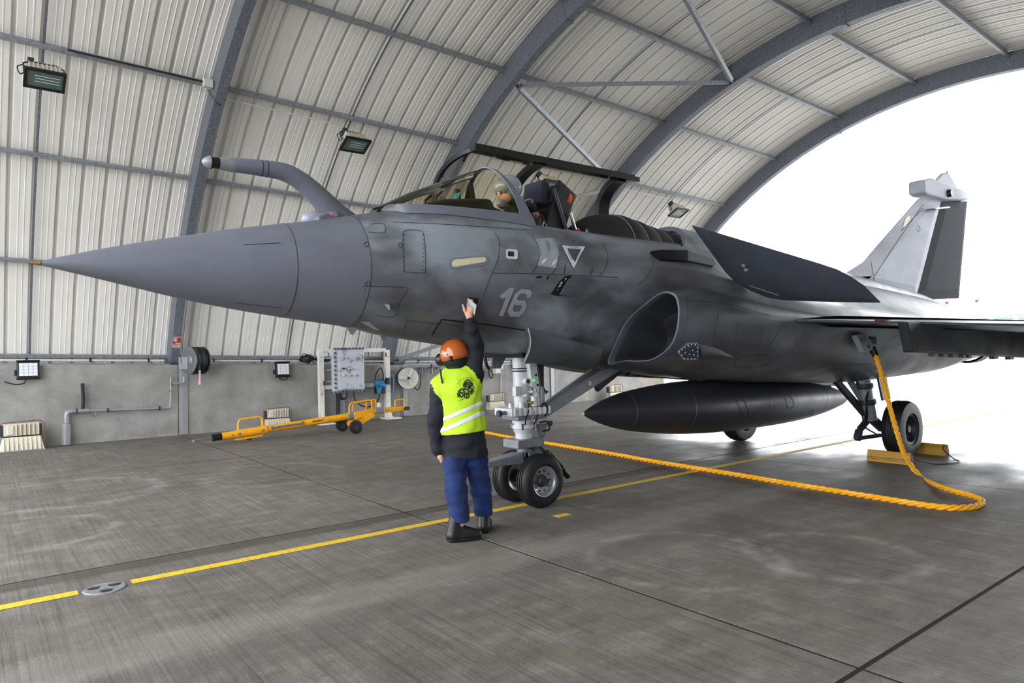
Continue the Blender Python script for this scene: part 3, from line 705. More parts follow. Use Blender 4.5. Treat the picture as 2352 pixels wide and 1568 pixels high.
# bow frame: broad painted arch, widening into the sill
mb = MB(); rws = []
for k, (wd, lift) in enumerate(((0.0, 0.0), (0.0, 0.012), (1.0, 0.012), (1.0, -0.01))):
    r = []
    for t in np.linspace(0, math.pi, 33):
        c, s_ = math.cos(t), math.sin(t); h = abs(s_) ** (2 / 1.85); l = (0.465 + lift) * math.copysign(abs(c) ** (2 / 1.85), c)
        width = 0.05 + 0.10 * (1 - h) ** 2
        r.append(J(4.125 + 0.13 * (1 - h) + wd * width, l, 2.937 + (0.541 + lift) * h))
    rws.append(r)
mb.loft(rws, False); bow = mb.build('windscreen_bow', 'jet_nose', jet, smooth=True, angle=40)

# surface probing: points of the skin that the photograph's details sit on
def surf(objs):
    vs, fs = [], []
    for o in objs:
        k = len(vs); vs += [v.co.copy() for v in o.data.vertices]; fs += [tuple(i + k for i in p.vertices) for p in o.data.polygons]
    return BVHTree.FromPolygons(vs, fs)
SK = surf([radome, nose_sec, fus] + [o for o in jet.children if o.name.startswith('intake_nacelle')] + [spine])
def skin(x, y, off=0.004, tree=None):
    d = ray(x, y); h = (tree or SK).ray_cast(Vector(CAMP), Vector(d))
    if h[0] is None: return None
    nn = h[1] if h[1].dot(Vector(d)) < 0 else -h[1]
    return h[0] + nn * off, nn
def densify(px, step=7.0, closed=True):
    out = []; n = len(px)
    for i in range(n if closed else n - 1):
        a, b_ = np.array(px[i], float), np.array(px[(i + 1) % n], float); k = max(1, int(np.linalg.norm(b_ - a) / step))
        for j in range(k): out.append(tuple(a + (b_ - a) * j / k))
    if not closed: out.append(tuple(px[-1]))
    return out
def seam(px, parent, w=0.006, closed=False, name='panel_seam', m='seam', h=0.0015, tree=None, soft=True):
    if len(px) >= 4 and soft: px = [tuple(p) for p in spline(px, 6, closed)]
    q = [skin(x, y, 0.0025, tree) for x, y in densify(px, 6.0, closed)]; q = [a for a in q if a is not None]
    if len(q) < 2: return None
    return outline_strip([a[0] for a in q], [a[1] for a in q], w, h, closed).build(name, m, parent, smooth=True)
def decal(px, parent, name, m, off=0.004, holes=(), tree=None, cuts=2):
    """flat marking laid on the skin"""
    from mathutils.geometry import tessellate_polygon
    loops = [densify(px, 8.0)] + [densify(h, 8.0) for h in holes]
    flat = [Vector((x, y, 0)) for L in loops for x, y in L]
    tris = tessellate_polygon([[Vector((x, y, 0)) for x, y in L] for L in loops])
    bm = bmesh.new(); bv = [bm.verts.new(p) for p in flat]
    for t in tris:
        try: bm.faces.new([bv[i] for i in t])
        except ValueError: pass
    for _ in range(cuts):
        e = [e for e in bm.edges if e.calc_length() > 9]
        if e: bmesh.ops.subdivide_edges(bm, edges=e, cuts=1)
    bmesh.ops.triangulate(bm, faces=bm.faces)
    for v in bm.verts:
        q = skin(v.co.x, v.co.y, off, tree)
        v.co = q[0] if q else Vector(at_y(v.co.x, v.co.y, YC - 0.6))
    me = bpy.data.meshes.new(name); bm.to_mesh(me); bm.free()
    return build_raw(me, name, m, parent)
def patch(top, bot, parent, name, m, n=24, k=6, off=0.004, tree=None):
    T, B = resample(top, n), resample(bot, n); grid = []
    for i in range(n):
        row = []
        for j in range(k + 1):
            x, y = T[i] * (1 - j / k) + B[i] * (j / k); q = skin(x, y, off, tree)
            row.append(q[0] if q else Vector(at_y(x, y, YC - 0.5)))
        grid.append(row)
    mb = MB(); mb.sheet(grid); return mb.build(name, m, parent, smooth=True)

# painted sill strip under the windscreen
sillT = [J(X, ws_at(min(X, 4.14))[0] + 0.004, 2.945) for X in np.linspace(3.0, 4.36, 26)]
rows = []
for X in np.linspace(2.98, 4.40, 28):
    w = ws_at(min(X, 4.14))[0]; q = section(X, 160); q = sorted([p for p in q if p.y < YC and p.z > 2.55], key=lambda p: p.z)
    f = max(0.0, min(1.0, (X - 2.98) / 0.1)); zl = 2.862 + 0.055 * (1 - f) - 0.035 * max(0, X - 3.4)
    lo = J(X, float(np.interp(zl, [p.z for p in q], [YC - p.y for p in q])), zl); up = J(X, w + 0.006, 2.955)
    mid = (lo + up) / 2 + Vector((0, -0.006, 0.012))
    rows.append([up, mid, lo + Vector((0, -0.006, 0.003))])
mb = MB(); mb.sheet(rows); mb.build('windscreen_sill', 'jet_nose', jet, smooth=True)
mb = MB(); mb.sheet([[Vector((p.x, 2 * YC - p.y, p.z)) for p in r] for r in rows]); mb.build('windscreen_sill', 'jet_nose', jet, smooth=True)

# glare shield, head-up display
mb = MB()
gs = [(3.02, .15, 2.93, 2.95), (3.30, .29, 2.93, 2.985), (3.55, .33, 2.93, 3.07), (3.85, .36, 2.93, 3.11), (4.02, .36, 2.93, 3.13), (4.04, .36, 2.93, 3.06), (4.3, .36, 2.93, 2.965)]
mb.loft([dome(X, w, a, c, 0, 15, 3.5) for X, w, a, c in gs], False, False, False); mb.build('glare_shield', 'cockpit_black', jet, smooth=True, angle=50)
mb = MB(); mb.loft([[J(3.78 + 0.12 * t, l, 3.10 + 0.26 * t - 0.10 * (l / .13) ** 2 * t) for l in np.linspace(-.13, .13, 9)] for t in np.linspace(0, 1, 5)], False)
hud = mb.build('head_up_display', 'visor_glass', jet, smooth=True)
mat('hud_coating', (60, 200, 214), 0.1, var=0.2, scale=30)
mb = MB(); mb.sheet([[J(3.80 + 0.12 * t, l, 3.105 + 0.26 * t) for l in (-.06, .06)] for t in (0.05, 0.35)]); mb.build('display_coating', 'hud_coating', hud)
for s in (1, -1):
    mb = MB(); mb.bar(J(3.95, s * .12, 3.08), J(3.92, s * .12, 3.27), 0.02, 0.05); mb.build('display_frame', 'cockpit_black', hud)
for s in (1, -1):
    mb = MB(); mb.tube([J(3.52, s * .1, 3.0), J(3.53, s * .1, 3.10), J(3.60, s * .1, 3.16)], 0.012); mb.build('display_hoop', 'cockpit_black', hud)

# canopy: modelled closed, then swung about its starboard sill
canopy = thing('canopy', J(5.6, -.47, 2.94), None, None); canopy.parent = jet; canopy.matrix_parent_inverse = wmat(jet).inverted()
AX_ = J(0, -.47, 2.94)
def swing(p, ang=93.0):
    q = Vector(p) - Vector((0, AX_.y, AX_.z)); return Matrix.Rotation(-math.radians(ang), 3, 'X') @ q + Vector((0, AX_.y, AX_.z))
CW = 0.47; CN = [(4.20, 3.49), (4.6, 3.60), (5.1, 3.64), (5.45, 3.63), (6.1, 3.52), (6.85, 3.36)]
def czt(X): return hermite([c[0] for c in CN], [c[1] for c in CN], X)
def cring(X, k=1.0, lift=0.0, n=31, t0=0, t1=math.pi):
    rk = 0.26 * max(0.0, 1 - (X - 4.2) / 0.8)
    out = []
    for t in np.linspace(t0, t1, n):
        c, s_ = math.cos(t), math.sin(t); h = abs(s_) ** (2 / 2.1); l = (CW + lift) * math.copysign(abs(c) ** (2 / 2.1), c)
        out.append(J(X + rk * (1 - h), l, 2.94 + (czt(X) - 2.94 + lift) * h))
    return out
def sw(mb): mb.v = [tuple(swing(p)) for p in mb.v]; return mb
mb = MB(); mb.loft([cring(X) for X in np.linspace(4.24, 5.36, 16)], False); sw(mb).build('canopy_glass', 'canopy_glass', canopy, smooth=True, angle=80)
mb = MB(); mb.loft([cring(X) for X in np.linspace(5.46, 6.72, 12)], False); sw(mb).build('canopy_glass', 'canopy_glass', canopy, smooth=True, angle=80)
def hoop(Xa, Xb, th, nm, m='canopy_frame'):
    mb = MB(); mb.loft([cring(Xa, 1, 0.012), cring(Xb, 1, 0.012), cring(Xb, 1, -th), cring(Xa, 1, -th), cring(Xa, 1, 0.012)], False); sw(mb).build(nm, m, canopy, smooth=True, angle=40)
hoop(4.195, 4.245, 0.035, 'front_hoop'); hoop(5.35, 5.47, 0.055, 'middle_hoop'); hoop(6.70, 6.86, 0.07, 'rear_hoop')
mb = MB(); mb.loft([cring(X, 1, 0.014, 31) for X in (4.19, 4.215)], False); sw(mb).build('hoop_seal', 'gear_grey', canopy, smooth=True)
for s in (1, -1):
    mb = MB(); pts = [J(4.42, s * .47, 2.955), J(4.6, s * .475, 2.96), J(5.2, s * .475, 2.96), J(6.3, s * .475, 2.95), J(7.0, s * .475, 2.95)]
    mb.loft([[p + Vector((0, -s * a, c)) for a, c in ((-.04, -.03), (.02, -.045), (.022, .06), (-.04, .075))] for p in pts], True, True, True)
    rail = sw(mb).build('canopy_rail', 'canopy_frame', canopy)
    if s == 1:
        mb = MB(); mb.loft([[p + Vector((0, -a, c)) for a, c in ((-.05, -.05), (.03, -.05), (.03, -.04), (-.05, -.04))] for p in pts], True, True, True); sw(mb).build('rail_flange', 'canopy_frame', canopy)
        for X in (4.75, 5.28, 5.42, 6.05, 6.6):
            q = MB(); q.cyl(J(X, .43, 2.985), J(X, .415, 2.985), 0.014, n=10); sw(q).build('rail_latch', 'chrome', rail)
q = MB(); q.add([tuple(swing(p)) for p in (J(6.80, .42, 2.93), J(7.12, .44, 2.93), J(7.12, .44, 2.96), J(6.80, .44, 3.14), J(6.80, .50, 2.93), J(7.12, .50, 2.93), J(7.12, .50, 2.96), J(6.80, .50, 3.14))], [(0, 1, 2, 3), (4, 7, 6, 5), (0, 4, 5, 1), (1, 5, 6, 2), (2, 6, 7, 3), (3, 7, 4, 0)]); q.build('rail_bracket', 'canopy_frame', canopy)
for X, z, w_ in ((4.42, 3.12, .05), (4.30, 3.40, .06)):
    q = MB(); q.box(swing(J(X, .28 if z > 3.2 else .40, z)), (0.03, 0.05, 0.11), Matrix.Rotation(0.5, 3, 'Y')); q.build('mirror', 'canopy_frame', canopy, bevel=0.008)

# ejection seat
seat = thing('ejection_seat', J(4.95, 0, 2.5), None, None); seat.parent = jet; seat.matrix_parent_inverse = wmat(jet).inverted()
def seat_box(c, size, pitch, nm, m, bev=0.012, par=None):
    mb = MB(); mb.box(c, size, Matrix.Rotation(math.radians(pitch), 3, 'Y')); return mb.build(nm, m, par or seat, bevel=bev)
seat_box(J(5.03, 0, 3.08), (0.26, 0.40, 0.62), 24, 'seat_back', 'cockpit_black')
hb = seat_box(J(4.86, 0, 3.30), (0.13, 0.30, 0.26), 8, 'headrest', 'seat_fabric', 0.03)
seat_box(J(5.09, 0.17, 3.25), (0.30, 0.05, 0.30), 30, 'seat_side_box', 'cockpit_black')
for s in (1, -1):
    mb = MB(); mb.cyl(J(4.93, s * .215, 3.33), J(5.12, s * .215, 2.85), 0.022, n=10); mb.build('seat_rail', 'dark_steel', seat, smooth=True)
    mb = MB(); mb.cyl(J(5.15, s * .225, 3.1), J(5.22, s * .225, 2.92), 0.018, n=10); mb.build('gas_cylinder', 'chrome', seat, smooth=True)
mb = MB()
R_ = Matrix.Rotation(math.radians(30), 3, 'Y')
lb = MB(); lb.box(J(5.18, .198, 3.26), (0.06, 0.006, 0.11), R_); lb.build('warning_label', 'red_print', seat)
mat('label_yellow', (206, 160, 40), 0.5)
for k in range(3):
    q = MB(); q.box(J(5.18, .203, 3.235 + 0.027 * k), (0.04, 0.004, 0.009), R_); q.build('label_stripe', 'label_yellow', seat)
for (X, l, z, m_) in ((5.20, .3, 2.90, 'red_print'), (4.62, .40, 2.90, 'chrome'), (5.27, .35, 2.885, 'gear_grey')):
    q = MB(); q.tube([J(X - 0.03, l, z - 0.05), J(X, l, z + 0.02), J(X + 0.04, l, z - 0.04)], 0.012); q.build('harness_buckle', m_, seat, smooth=True)

# ribbed black cover aft of the seat
CV = [(5.34, .25, 2.86), (5.42, .34, 3.0), (5.52, .39, 3.09), (5.70, .43, 3.165), (5.95, .45, 3.19), (6.2, .45, 3.165), (6.55, .44, 3.10), (6.95, .43, 3.055)]
cx_ = [c[0] for c in CV]; rings = []
for X in np.linspace(5.34, 6.95, 60):
    w, zt = hermite(cx_, [c[1] for c in CV], X), hermite(cx_, [c[2] for c in CV], X)
    puff = 0.0 if X < 5.95 else 0.016 * abs(math.sin((X - 5.95) / 0.235 * math.pi)) ** 0.6
    rings.append([J(X, (w + puff) * math.cos(t), 2.72 + (zt + puff - 2.72) * math.sin(t)) for t in np.linspace(0, math.pi, 29)])
mb = MB(); mb.loft(rings, False, True, False); cover = mb.build('cockpit_cover', 'black_fabric', jet, smooth=True, angle=60)
for X in np.arange(5.95, 6.95, 0.235):
    w, zt = hermite(cx_, [c[1] for c in CV], X), hermite(cx_, [c[2] for c in CV], X)
    q = MB(); q.tube([J(X, (w + .004) * math.cos(t), 2.72 + (zt + .004 - 2.72) * math.sin(t)) for t in np.linspace(0.1, math.pi - 0.1, 25)], 0.005, 6); q.build('cover_cord', 'gear_grey', cover, smooth=True)
# refuelling probe on the starboard side
pr = [(540, 379), (575, 383), (607, 387), (640, 392), (668, 402), (700, 423), (735, 455), (768, 488), (800, 515)]
pp = [at_y(x, y, YC + 0.26) for x, y in pr]; path = spline(pp, 8)
rad = np.interp(np.linspace(0, 1, len(path)), [0, .15, .35, .6, 1], [.060, .066, .074, .085, .115])
mb = MB(); mb.tube(path, list(rad), 20); probe = mb.build('refuelling_probe', 'jet_nose', jet, smooth=True)
tip0 = Vector(path[0]); d = (Vector(path[0]) - Vector(path[4])).normalized()
mb = MB(); mb.lathe([(0, .060), (0.03, .064), (0.05, .058), (0.085, .055), (0.13, .050)], tip0, d, 20); mb.build('probe_collar', 'gear_grey', probe, smooth=True, angle=25)
mb = MB(); mb.lathe([(0.13, .050), (0.132, .046), (0.185, .046), (0.19, .056), (0.20, .056)], tip0, d, 20); mb.build('probe_valve', 'black_plastic', probe, smooth=True, angle=25)
mb = MB(); mb.lathe([(0.20, .054), (0.225, .045), (0.25, .028), (0.262, .008)], tip0, d, 20); mb.build('probe_nozzle', 'gear_grey', probe, smooth=True)
for k in (14, 17):
    q = MB(); q.lathe([(-0.004, rad[k] + .002), (0.004, rad[k] + .002)], path[k], Vector(path[k + 1]) - Vector(path[k]), 20); q.build('probe_band', 'seam', probe)
# optronic sight ahead of the windscreen
mat('sensor_lilac', (150, 147, 166), 0.25, var=0.08, scale=8)
mat('sensor_window', (70, 110, 96), 0.05, 0.4, rgb2=(196, 140, 190), scale=9, contrast=(0.45, 0.55))
mb = MB(); mb.ball(at_y(725, 505, YC + 0.12), 0.10, 20, 14, (1.3, 0.8, 0.75)); sight = mb.build('sensor_ball', 'sensor_lilac', jet, smooth=True)
hs = [(730, 497), (752, 485), (778, 484), (792, 492), (786, 503), (735, 519)]
mb = MB(); mb.prism([at_y(x, y, YC - 0.06) for x, y in hs], (0, 0.22, 0)); sh = mb.build('sensor_housing', 'jet_nose', jet, bevel=0.02)
mb = MB(); mb.prism([at_y(x, y, YC - 0.064) for x, y in ((752, 486), (776, 486), (783, 491), (770, 498), (757, 492))], (0, 0.01, 0)); mb.build('sensor_window', 'sensor_window', sh)
# ------------------------------------------------------------------ undercarriage
def wheel(c, r, w, axis, par, rimr, tread=3, name='wheel', dark=False):
    """tyre with grooves, rim, hub and bolts; axis points to the outer face"""
    c = Vector(c); ax = Vector(axis).normalized(); h = w / 2
    prof = [(-h * .72, rimr), (-h * .97, rimr + .02), (-h, rimr + (r - rimr) * .45), (-h * .9, r - .028), (-h * .6, r - .006)]
    for k in range(tread):
        x = -h * .5 + h * (k + .5) / tread
        prof += [(x - .008, r), (x - .004, r - .010), (x + .004, r - .010), (x + .008, r)]
    prof += [(h * .6, r - .006), (h * .9, r - .028), (h, rimr + (r - rimr) * .45), (h * .97, rimr + .02), (h * .72, rimr)]
    mb = MB(); mb.lathe(prof, c, ax, 48, cap=False); t = mb.build(name, 'tyre', par, smooth=True, angle=40)
    rm = 'dark_steel' if dark else 'wheel_rim'
    mb = MB(); mb.lathe([(-h * .72, rimr), (-h * .6, rimr * .8), (-h * .1, rimr * .75), (h * .2, rimr * .42), (h * .22, rimr * .62), (h * .35, rimr * .80), (h * .7, rimr * .86), (h * .84, rimr * .97), (h * .86, rimr * 1.02), (h * .7, rimr * 1.03)], c, ax, 48, cap=False)
    mb.add([], []); rim = mb.build('wheel_rim', rm, t, smooth=True, angle=40)
    mb = MB(); mb.lathe([(h * .1, .001), (h * .1, rimr * .45), (h * .45, rimr * .38), (h * .62, rimr * .30), (h * .70, rimr * .22), (h * .70, .001)], c, ax, 28, cap=False); mb.build('wheel_hub', 'dark_steel', t, smooth=True, angle=30)
    u, v, d = frame_from(ax)
    for k in range(10):
        a = 2 * math.pi * k / 10; p = c + d * (h * .30) + (u * math.cos(a) + v * math.sin(a)) * rimr * .66
        q = MB(); q.cyl(p, p + d * h * .12, rimr * .06, n=8); q.build('wheel_bolt', 'dark_steel', t)
    return t
ng = thing('nose_gear', J(4.62, 0, 0), None, None); ng.parent = jet; ng.matrix_parent_inverse = wmat(jet).inverted()
NX = 4.62
wheel(J(4.66, .205, .275), .275, .19, (0.0, -1, 0), ng, .155)
wheel(J(4.66, -.205, .275), .275, .19, (0.0, 1, 0), ng, .155)
def cylp(p, q, r, nm, m, par, r2=None, n=18): 
    mb = MB(); mb.cyl(p, q, r, r2, n); return mb.build(nm, m, par, smooth=True, angle=40)
cylp(J(4.66, -.3, .275), J(4.66, .3, .275), .04, 'axle', 'dark_steel', ng)
cylp(J(4.645, 0, .27), J(NX, 0, .60), .05, 'shock_piston', 'chrome', ng)
cylp(J(NX, 0, .56), J(NX, 0, .70), .08, 'lower_collar', 'gear_grey', ng)
st = cylp(J(NX, 0, .70), J(NX - .03, 0, 1.78), .088, 'strut_cylinder', 'gear_white', ng, n=28)
def lath(prof, o, ax, nm, m, par, n=26):
    mb = MB(); mb.lathe(prof, o, ax, n); return mb.build(nm, m, par, smooth=True, angle=30)
lath([(0, .10), (.05, .12), (.05, .135), (.09, .135), (.09, .12), (.14, .12), (.16, .092)], J(NX, 0, .76), (0, 0, 1), 'steering_collar', 'gear_white', ng)
lath([(0, .092), (.012, .099), (.03, .099), (.042, .092)], J(NX - .015, 0, 1.40), (0, 0, 1), 'strut_band', 'dark_steel', ng)
lath([(0, .100), (.012, .101)], J(NX - .015, 0, 1.415), (0, 0, 1), 'strut_band', 'gear_white', ng)
# steering block: broad ribbed casting
mb = MB(); mb.box(J(NX - .02, 0.0, .99), (0.50, 0.30, 0.085)); blk = mb.build('steering_block', 'gear_white', ng, bevel=0.015)
mb = MB(); mb.box(J(NX + .02, 0.0, .93), (0.40, 0.27, 0.06)); mb.build('steering_block_base', 'gear_grey', ng, bevel=0.01)
for k in range(8):
    q = MB(); X = NX - .23 + k * .066; q.cyl(J(X, .152, .955), J(X, .152, 1.03), .017, n=10); q.build('block_rib', 'gear_white', blk, smooth=True)
for (X, l, z, r, h, m_) in ((NX + .10, .10, 1.04, .045, .14, 'gear_white'), (NX + .16, .12, 1.04, .035, .20, 'gear_grey'), (NX - .10, .10, 1.03, .04, .06, 'gear_white'), (NX + .20, .05, 1.04, .04, .11, 'dark_steel'), (NX + .04, .14, 1.04, .03, .10, 'gear_white'), (NX - .2, .05, 1.03, .03, .05, 'gear_white')):
    cylp(J(X, l, z), J(X, l, z + h), r, 'hydraulic_valve', m_, ng, r * .8, 12)
cylp(J(NX - .27, .05, .985), J(NX - .36, .05, .985), .022, 'tow_pin', 'gear_grey', ng, n=10); lath([(0, .033), (.03, .033)], J(NX - .37, .05, .985), (1, 0, 0), 'tow_pin_end', 'dark_steel', ng, 12)
q = MB(); q.box(J(NX, 0, .655), (.36, .26, .09)); q.build('catapult_block', 'gear_grey', ng, bevel=.012)
q = MB(); q.add([J(NX - .62, .05, .495), J(NX - .08, .09, .56), J(NX - .08, .09, .45), J(NX - .62, .05, .455), J(NX - .62, -.05, .495), J(NX - .08, -.09, .56), J(NX - .08, -.09, .45), J(NX - .62, -.05, .455)], [(0, 1, 2, 3), (4, 7, 6, 5), (0, 4, 5, 1), (1, 5, 6, 2), (2, 6, 7, 3), (3, 7, 4, 0)]); q.build('launch_bar', 'gear_grey', ng, bevel=.008)
cylp(J(NX - .5, .0, .46), J(NX - .5, 0, .42), .03, 'launch_bar_pin', 'gear_grey', ng, n=10)
# torque links and drag spring
for s in (1, -1):
    q = MB(); q.bar(J(NX + .10, s * .07, .62), J(NX + .23, s * .07, .46), .03, .07); q.build('torque_link', 'gear_grey', ng, bevel=.008)
    q = MB(); q.bar(J(NX + .23, s * .07, .46), J(NX + .10, s * .07, .33), .03, .07); q.build('torque_link', 'gear_grey', ng, bevel=.008)
cylp(J(NX + .12, .11, .62), J(NX + .45, .13, .30), .016, 'spring_rod', 'dark_steel', ng)
sp_ = []
for k in range(161):
    t = k / 160; p = J(NX + .20, .113, .545).lerp(J(NX + .40, .127, .345), t); u, v, d = frame_from(Vector((.33, -.02, -.32))); a = t * 2 * math.pi * 13
    sp_.append(p + u * .033 * math.cos(a) + v * .033 * math.sin(a))
q = MB(); q.tube(sp_, .0075, 5); q.build('drag_spring', 'dark_steel', ng, smooth=True)
cylp(J(NX + .43, .13, .315), J(NX + .50, .135, .25), .034, 'spring_end', 'black_plastic', ng)
lath([(0, .028), (.02, .03)], J(NX + .09, .12, .64), (0, -1, 0), 'spring_lug', 'gear_grey', ng, 12)
# light box beside the strut
def plate_xz(px, l, th, nm, m, par, bev=.008):
    q = MB(); q.prism([Vector(at_y(x, y, YC - l)) for x, y in px], (0, th, 0)); return q.build(nm, m, par, bevel=bev)
lb_ = plate_xz([(1216, 835), (1233, 836), (1241, 893), (1236, 895), (1222, 886)], .15, .07, 'landing_light_box', 'gear_white', ng)
plate_xz([(1233, 836), (1244, 842), (1250, 888), (1241, 893)], .12, .14, 'landing_light_side', 'gear_grey', ng)
mat('green_lamp', (40, 220, 110), 0.2, emit=((40, 230, 120), 1.2))
for (x, y, r, m_) in ((1226, 873, .014, 'green_lamp'), (1231, 861, .012, 'black_plastic'), (1235, 884, .012, 'black_plastic')):
    p = Vector(at_y(x, y, YC - .155)); q = MB(); q.cyl(p + Vector((0, .01, 0)), p - Vector((0, .006, 0)), r, n=14); q.build('lamp_lens', m_, lb_)
plate_xz([(1171, 838), (1186, 834), (1190, 875), (1183, 880)], -.05, .05, 'gear_gusset', 'gear_grey', ng)
q = MB(); q.box(J(NX - .13, .06, 1.20), (.07, .06, .10)); q.build('sensor_box', 'gear_white', ng, bevel=.008)
cylp(J(NX - .03, .07, 1.30), J(NX - .03, .13, 1.30), .035, 'filler_cap', 'gear_white', ng); cylp(J(NX - .03, .12, 1.30), J(NX - .03, .136, 1.30), .022, 'filler_plug', 'dark_steel', ng)
# trunnion inside the wheel well and hoses
cylp(J(NX - .36, .02, 1.74), J(NX + .12, .02, 1.74), .075, 'trunnion', 'gear_white', ng); 
for k in range(6):
    X = NX - .27 + k * .055; lath([(0, .078 + .012 * (k % 2)), (.018, .078 + .012 * (k % 2))], J(X, .02, 1.74), (1, 0, 0), 'trunnion_ring', 'dark_steel' if k % 2 else 'brass', ng, 18)
for k in range(5):
    a = [J(NX + .08 + .02 * k, .12 + .01 * k, 1.62), J(NX + .13 + .01 * k, .14, 1.40 - .05 * k), J(NX + .16 + .02 * k, .13, 1.18)]
    q = MB(); q.tube(spline(a, 6), .008, 6); q.build('brake_hose', 'black_rubber', ng, smooth=True)
for a in ([(1240, 938), (1250, 925), (1258, 940), (1252, 955)], [(1240, 970), (1256, 968), (1262, 985), (1246, 990)]):
    q = MB(); q.tube(spline([at_y(x, y, YC - .15) for x, y in a], 6), .010, 6); q.build('brake_hose', 'black_rubber', ng, smooth=True)
# scissor bracket behind the strut
plate_xz([(1238, 975), (1258, 972), (1252, 1005), (1244, 1001)], .06, .06, 'aft_bracket', 'gear_grey', ng)
lath([(0, .03), (.02, .03)], at_y(1262, 972, YC - .08), (0, -1, 0), 'tow_ring', 'dark_steel', ng, 14)
# clutter of valves, unions and pipes around the steering block
random.seed(11)
for k in range(16):
    a = random.uniform(-.7, 2.6); z = 1.05 + .018 * k * .7; r = .105 + .02 * random.random(); X, l = NX - .01 + r * math.sin(a) * 1.25, .02 + r * math.cos(a)
    q = MB()
    if k % 3 == 0: q.box(J(X, l, z), (.05, .045, .04)); q.build('valve_block', random.choice(['gear_white', 'gear_grey']), ng, bevel=.006)
    elif k % 3 == 1: q.cyl(J(X, l, z - .03), J(X, l, z + .05), .017, .014, 10); q.build('hydraulic_union', random.choice(['gear_white', 'dark_steel', 'chrome']), ng, smooth=True, angle=40)
    else: q.cyl(J(X, l - .02, z), J(X + .01, l + .04, z + .01), .014, n=10); q.build('hydraulic_union', random.choice(['gear_white', 'dark_steel', 'brass']), ng, smooth=True, angle=40)
for k in range(7):
    a = -.5 + .45 * k; p = [J(NX + .10 * math.sin(a), .10 * math.cos(a), .80 + .01 * k), J(NX + .16 * math.sin(a), .15 * math.cos(a), .90), J(NX + .17 * math.sin(a + .2), .16 * math.cos(a + .2), 1.0), J(NX + .10 * math.sin(a + .3), .10 * math.cos(a + .3), 1.10 + .02 * k)]
    q = MB(); q.tube(spline(p, 6), .006, 6); q.build('hydraulic_pipe', 'gear_grey' if k % 2 else 'black_rubber', ng, smooth=True)
for k in range(6):
    a = 2 * math.pi * k / 6 + .3; q = MB(); q.cyl(J(NX + .125 * math.sin(a), .125 * math.cos(a), .80), J(NX + .125 * math.sin(a), .125 * math.cos(a), .86), .014, n=8); q.build('collar_bolt', 'dark_steel', ng)
for s_ in (1, -1):
    q = MB(); q.lathe([(0, .035), (.03, .035), (.035, .02)], J(NX + .02, s_ * .09, .62), (0, -s_, 0), 14); q.build('link_pin', 'dark_steel', ng, smooth=True, angle=30)
# drag brace up to the fuselage
for s, px0 in ((1, (0, 0)),):
    A, B_ = Vector(at_y(1252, 945, YC - .10)), Vector(at_y(1418, 840, YC - .10))
    q = MB(); q.bar(A, B_, .05, .115, up=(0.6, 0, 1)); db = q.build('drag_brace', 'gear_grey', ng, bevel=.008)
    A2, B2 = Vector(at_y(1252, 935, YC + .14)), Vector(at_y(1390, 835, YC + .14))
    q = MB(); q.bar(A2, B2, .05, .10, up=(0.6, 0, 1)); q.build('drag_brace', 'gear_grey', ng, bevel=.008)
    q = MB(); q.bar(A.lerp(B_, .42) + Vector((0, .02, 0)), A2.lerp(B2, .46), .04, .06); q.build('brace_tie', 'gear_grey', ng)
    q = MB(); q.bar(Vector(at_y(1368, 891, YC)), Vector(at_y(1428, 842, YC)), .06, .10, up=(.6, 0, 1)); q.build('brace_actuator', 'dark_steel', ng, bevel=.01)
    p = Vector(at_y(1261, 942, YC - .128)); mat('orange_mark', (196, 96, 40), 0.6)
    q = MB(); q.box(p, (.012, .004, .06)); q.build('anchor_mark', 'orange_mark', db); q = MB(); q.box(p - Vector((0, 0, .022)), (.05, .004, .01)); q.build('anchor_mark', 'orange_mark', db); q = MB(); q.box(p + Vector((0, 0, .02)), (.03, .004, .008)); q.build('anchor_mark', 'orange_mark', db)
    q = MB(); q.box(Vector(at_y(1355, 880, YC - .128)), (.035, .004, .045)); q.build('data_plate', 'slime_light', db)
# gear doors
def door(px, l0, th, nm, m='jet_aft', curve=.10, par=None):
    """hanging curved door: px outline on the port plane, bowed outwards"""
    P = [Vector(at_y(x, y, YC - l0)) for x, y in px]; z0 = min(p.z for p in P); z1 = max(p.z for p in P)
    return P, z0, z1
# aft door, hanging open: loft between its top and bottom edges
top = [(1213, 753), (1250, 764), (1300, 778), (1350, 791), (1384, 800)]; bot = [(1204, 832), (1250, 837), (1300, 842), (1350, 846), (1372, 848)]
T, B_ = resample(top, 14), resample(bot, 14); g1, g2 = [], []
for i in range(14):
    r1, r2 = [], []
    for j in range(11):
        t = j / 10; x, y = T[i] * (1 - t) + B_[i] * t; bow = math.sin(math.pi * t); x += 10 * bow * (1 - i / 13)
        l = .60 - .30 * t + .075 * bow; p = Vector(at_y(x, y, YC - l)); r1.append(p); r2.append(p + Vector((0.0, .03, .004)))
    g1.append(r1); g2.append(r2)
q = MB(); q.sheet(g1); q.sheet(g2)
for row in (0, 13):
    q.sheet([g1[row], g2[row]])
q.sheet([[g1[i][10] for i in range(14)], [g2[i][10] for i in range(14)]])
dr = q.build('nose_gear_door', 'jet_aft', jet, smooth=True, angle=50)
q = MB(); q.tube(g1[0], .006, 6); q.build('door_edge', 'marking_white', dr, smooth=True)
q = MB(); q.add([Vector(at_y(x, y, YC - .40)) for x, y in ((1208, 760), (1214, 765), (1218, 782), (1208, 772))] + [Vector(at_y(x, y, YC - .36)) for x, y in ((1208, 760), (1214, 765), (1218, 782), (1208, 772))], [(0, 1, 2, 3), (4, 7, 6, 5), (0, 4, 5, 1), (1, 5, 6, 2), (2, 6, 7, 3), (3, 7, 4, 0)]); q.build('door_hinge_arm', 'gear_white', dr)
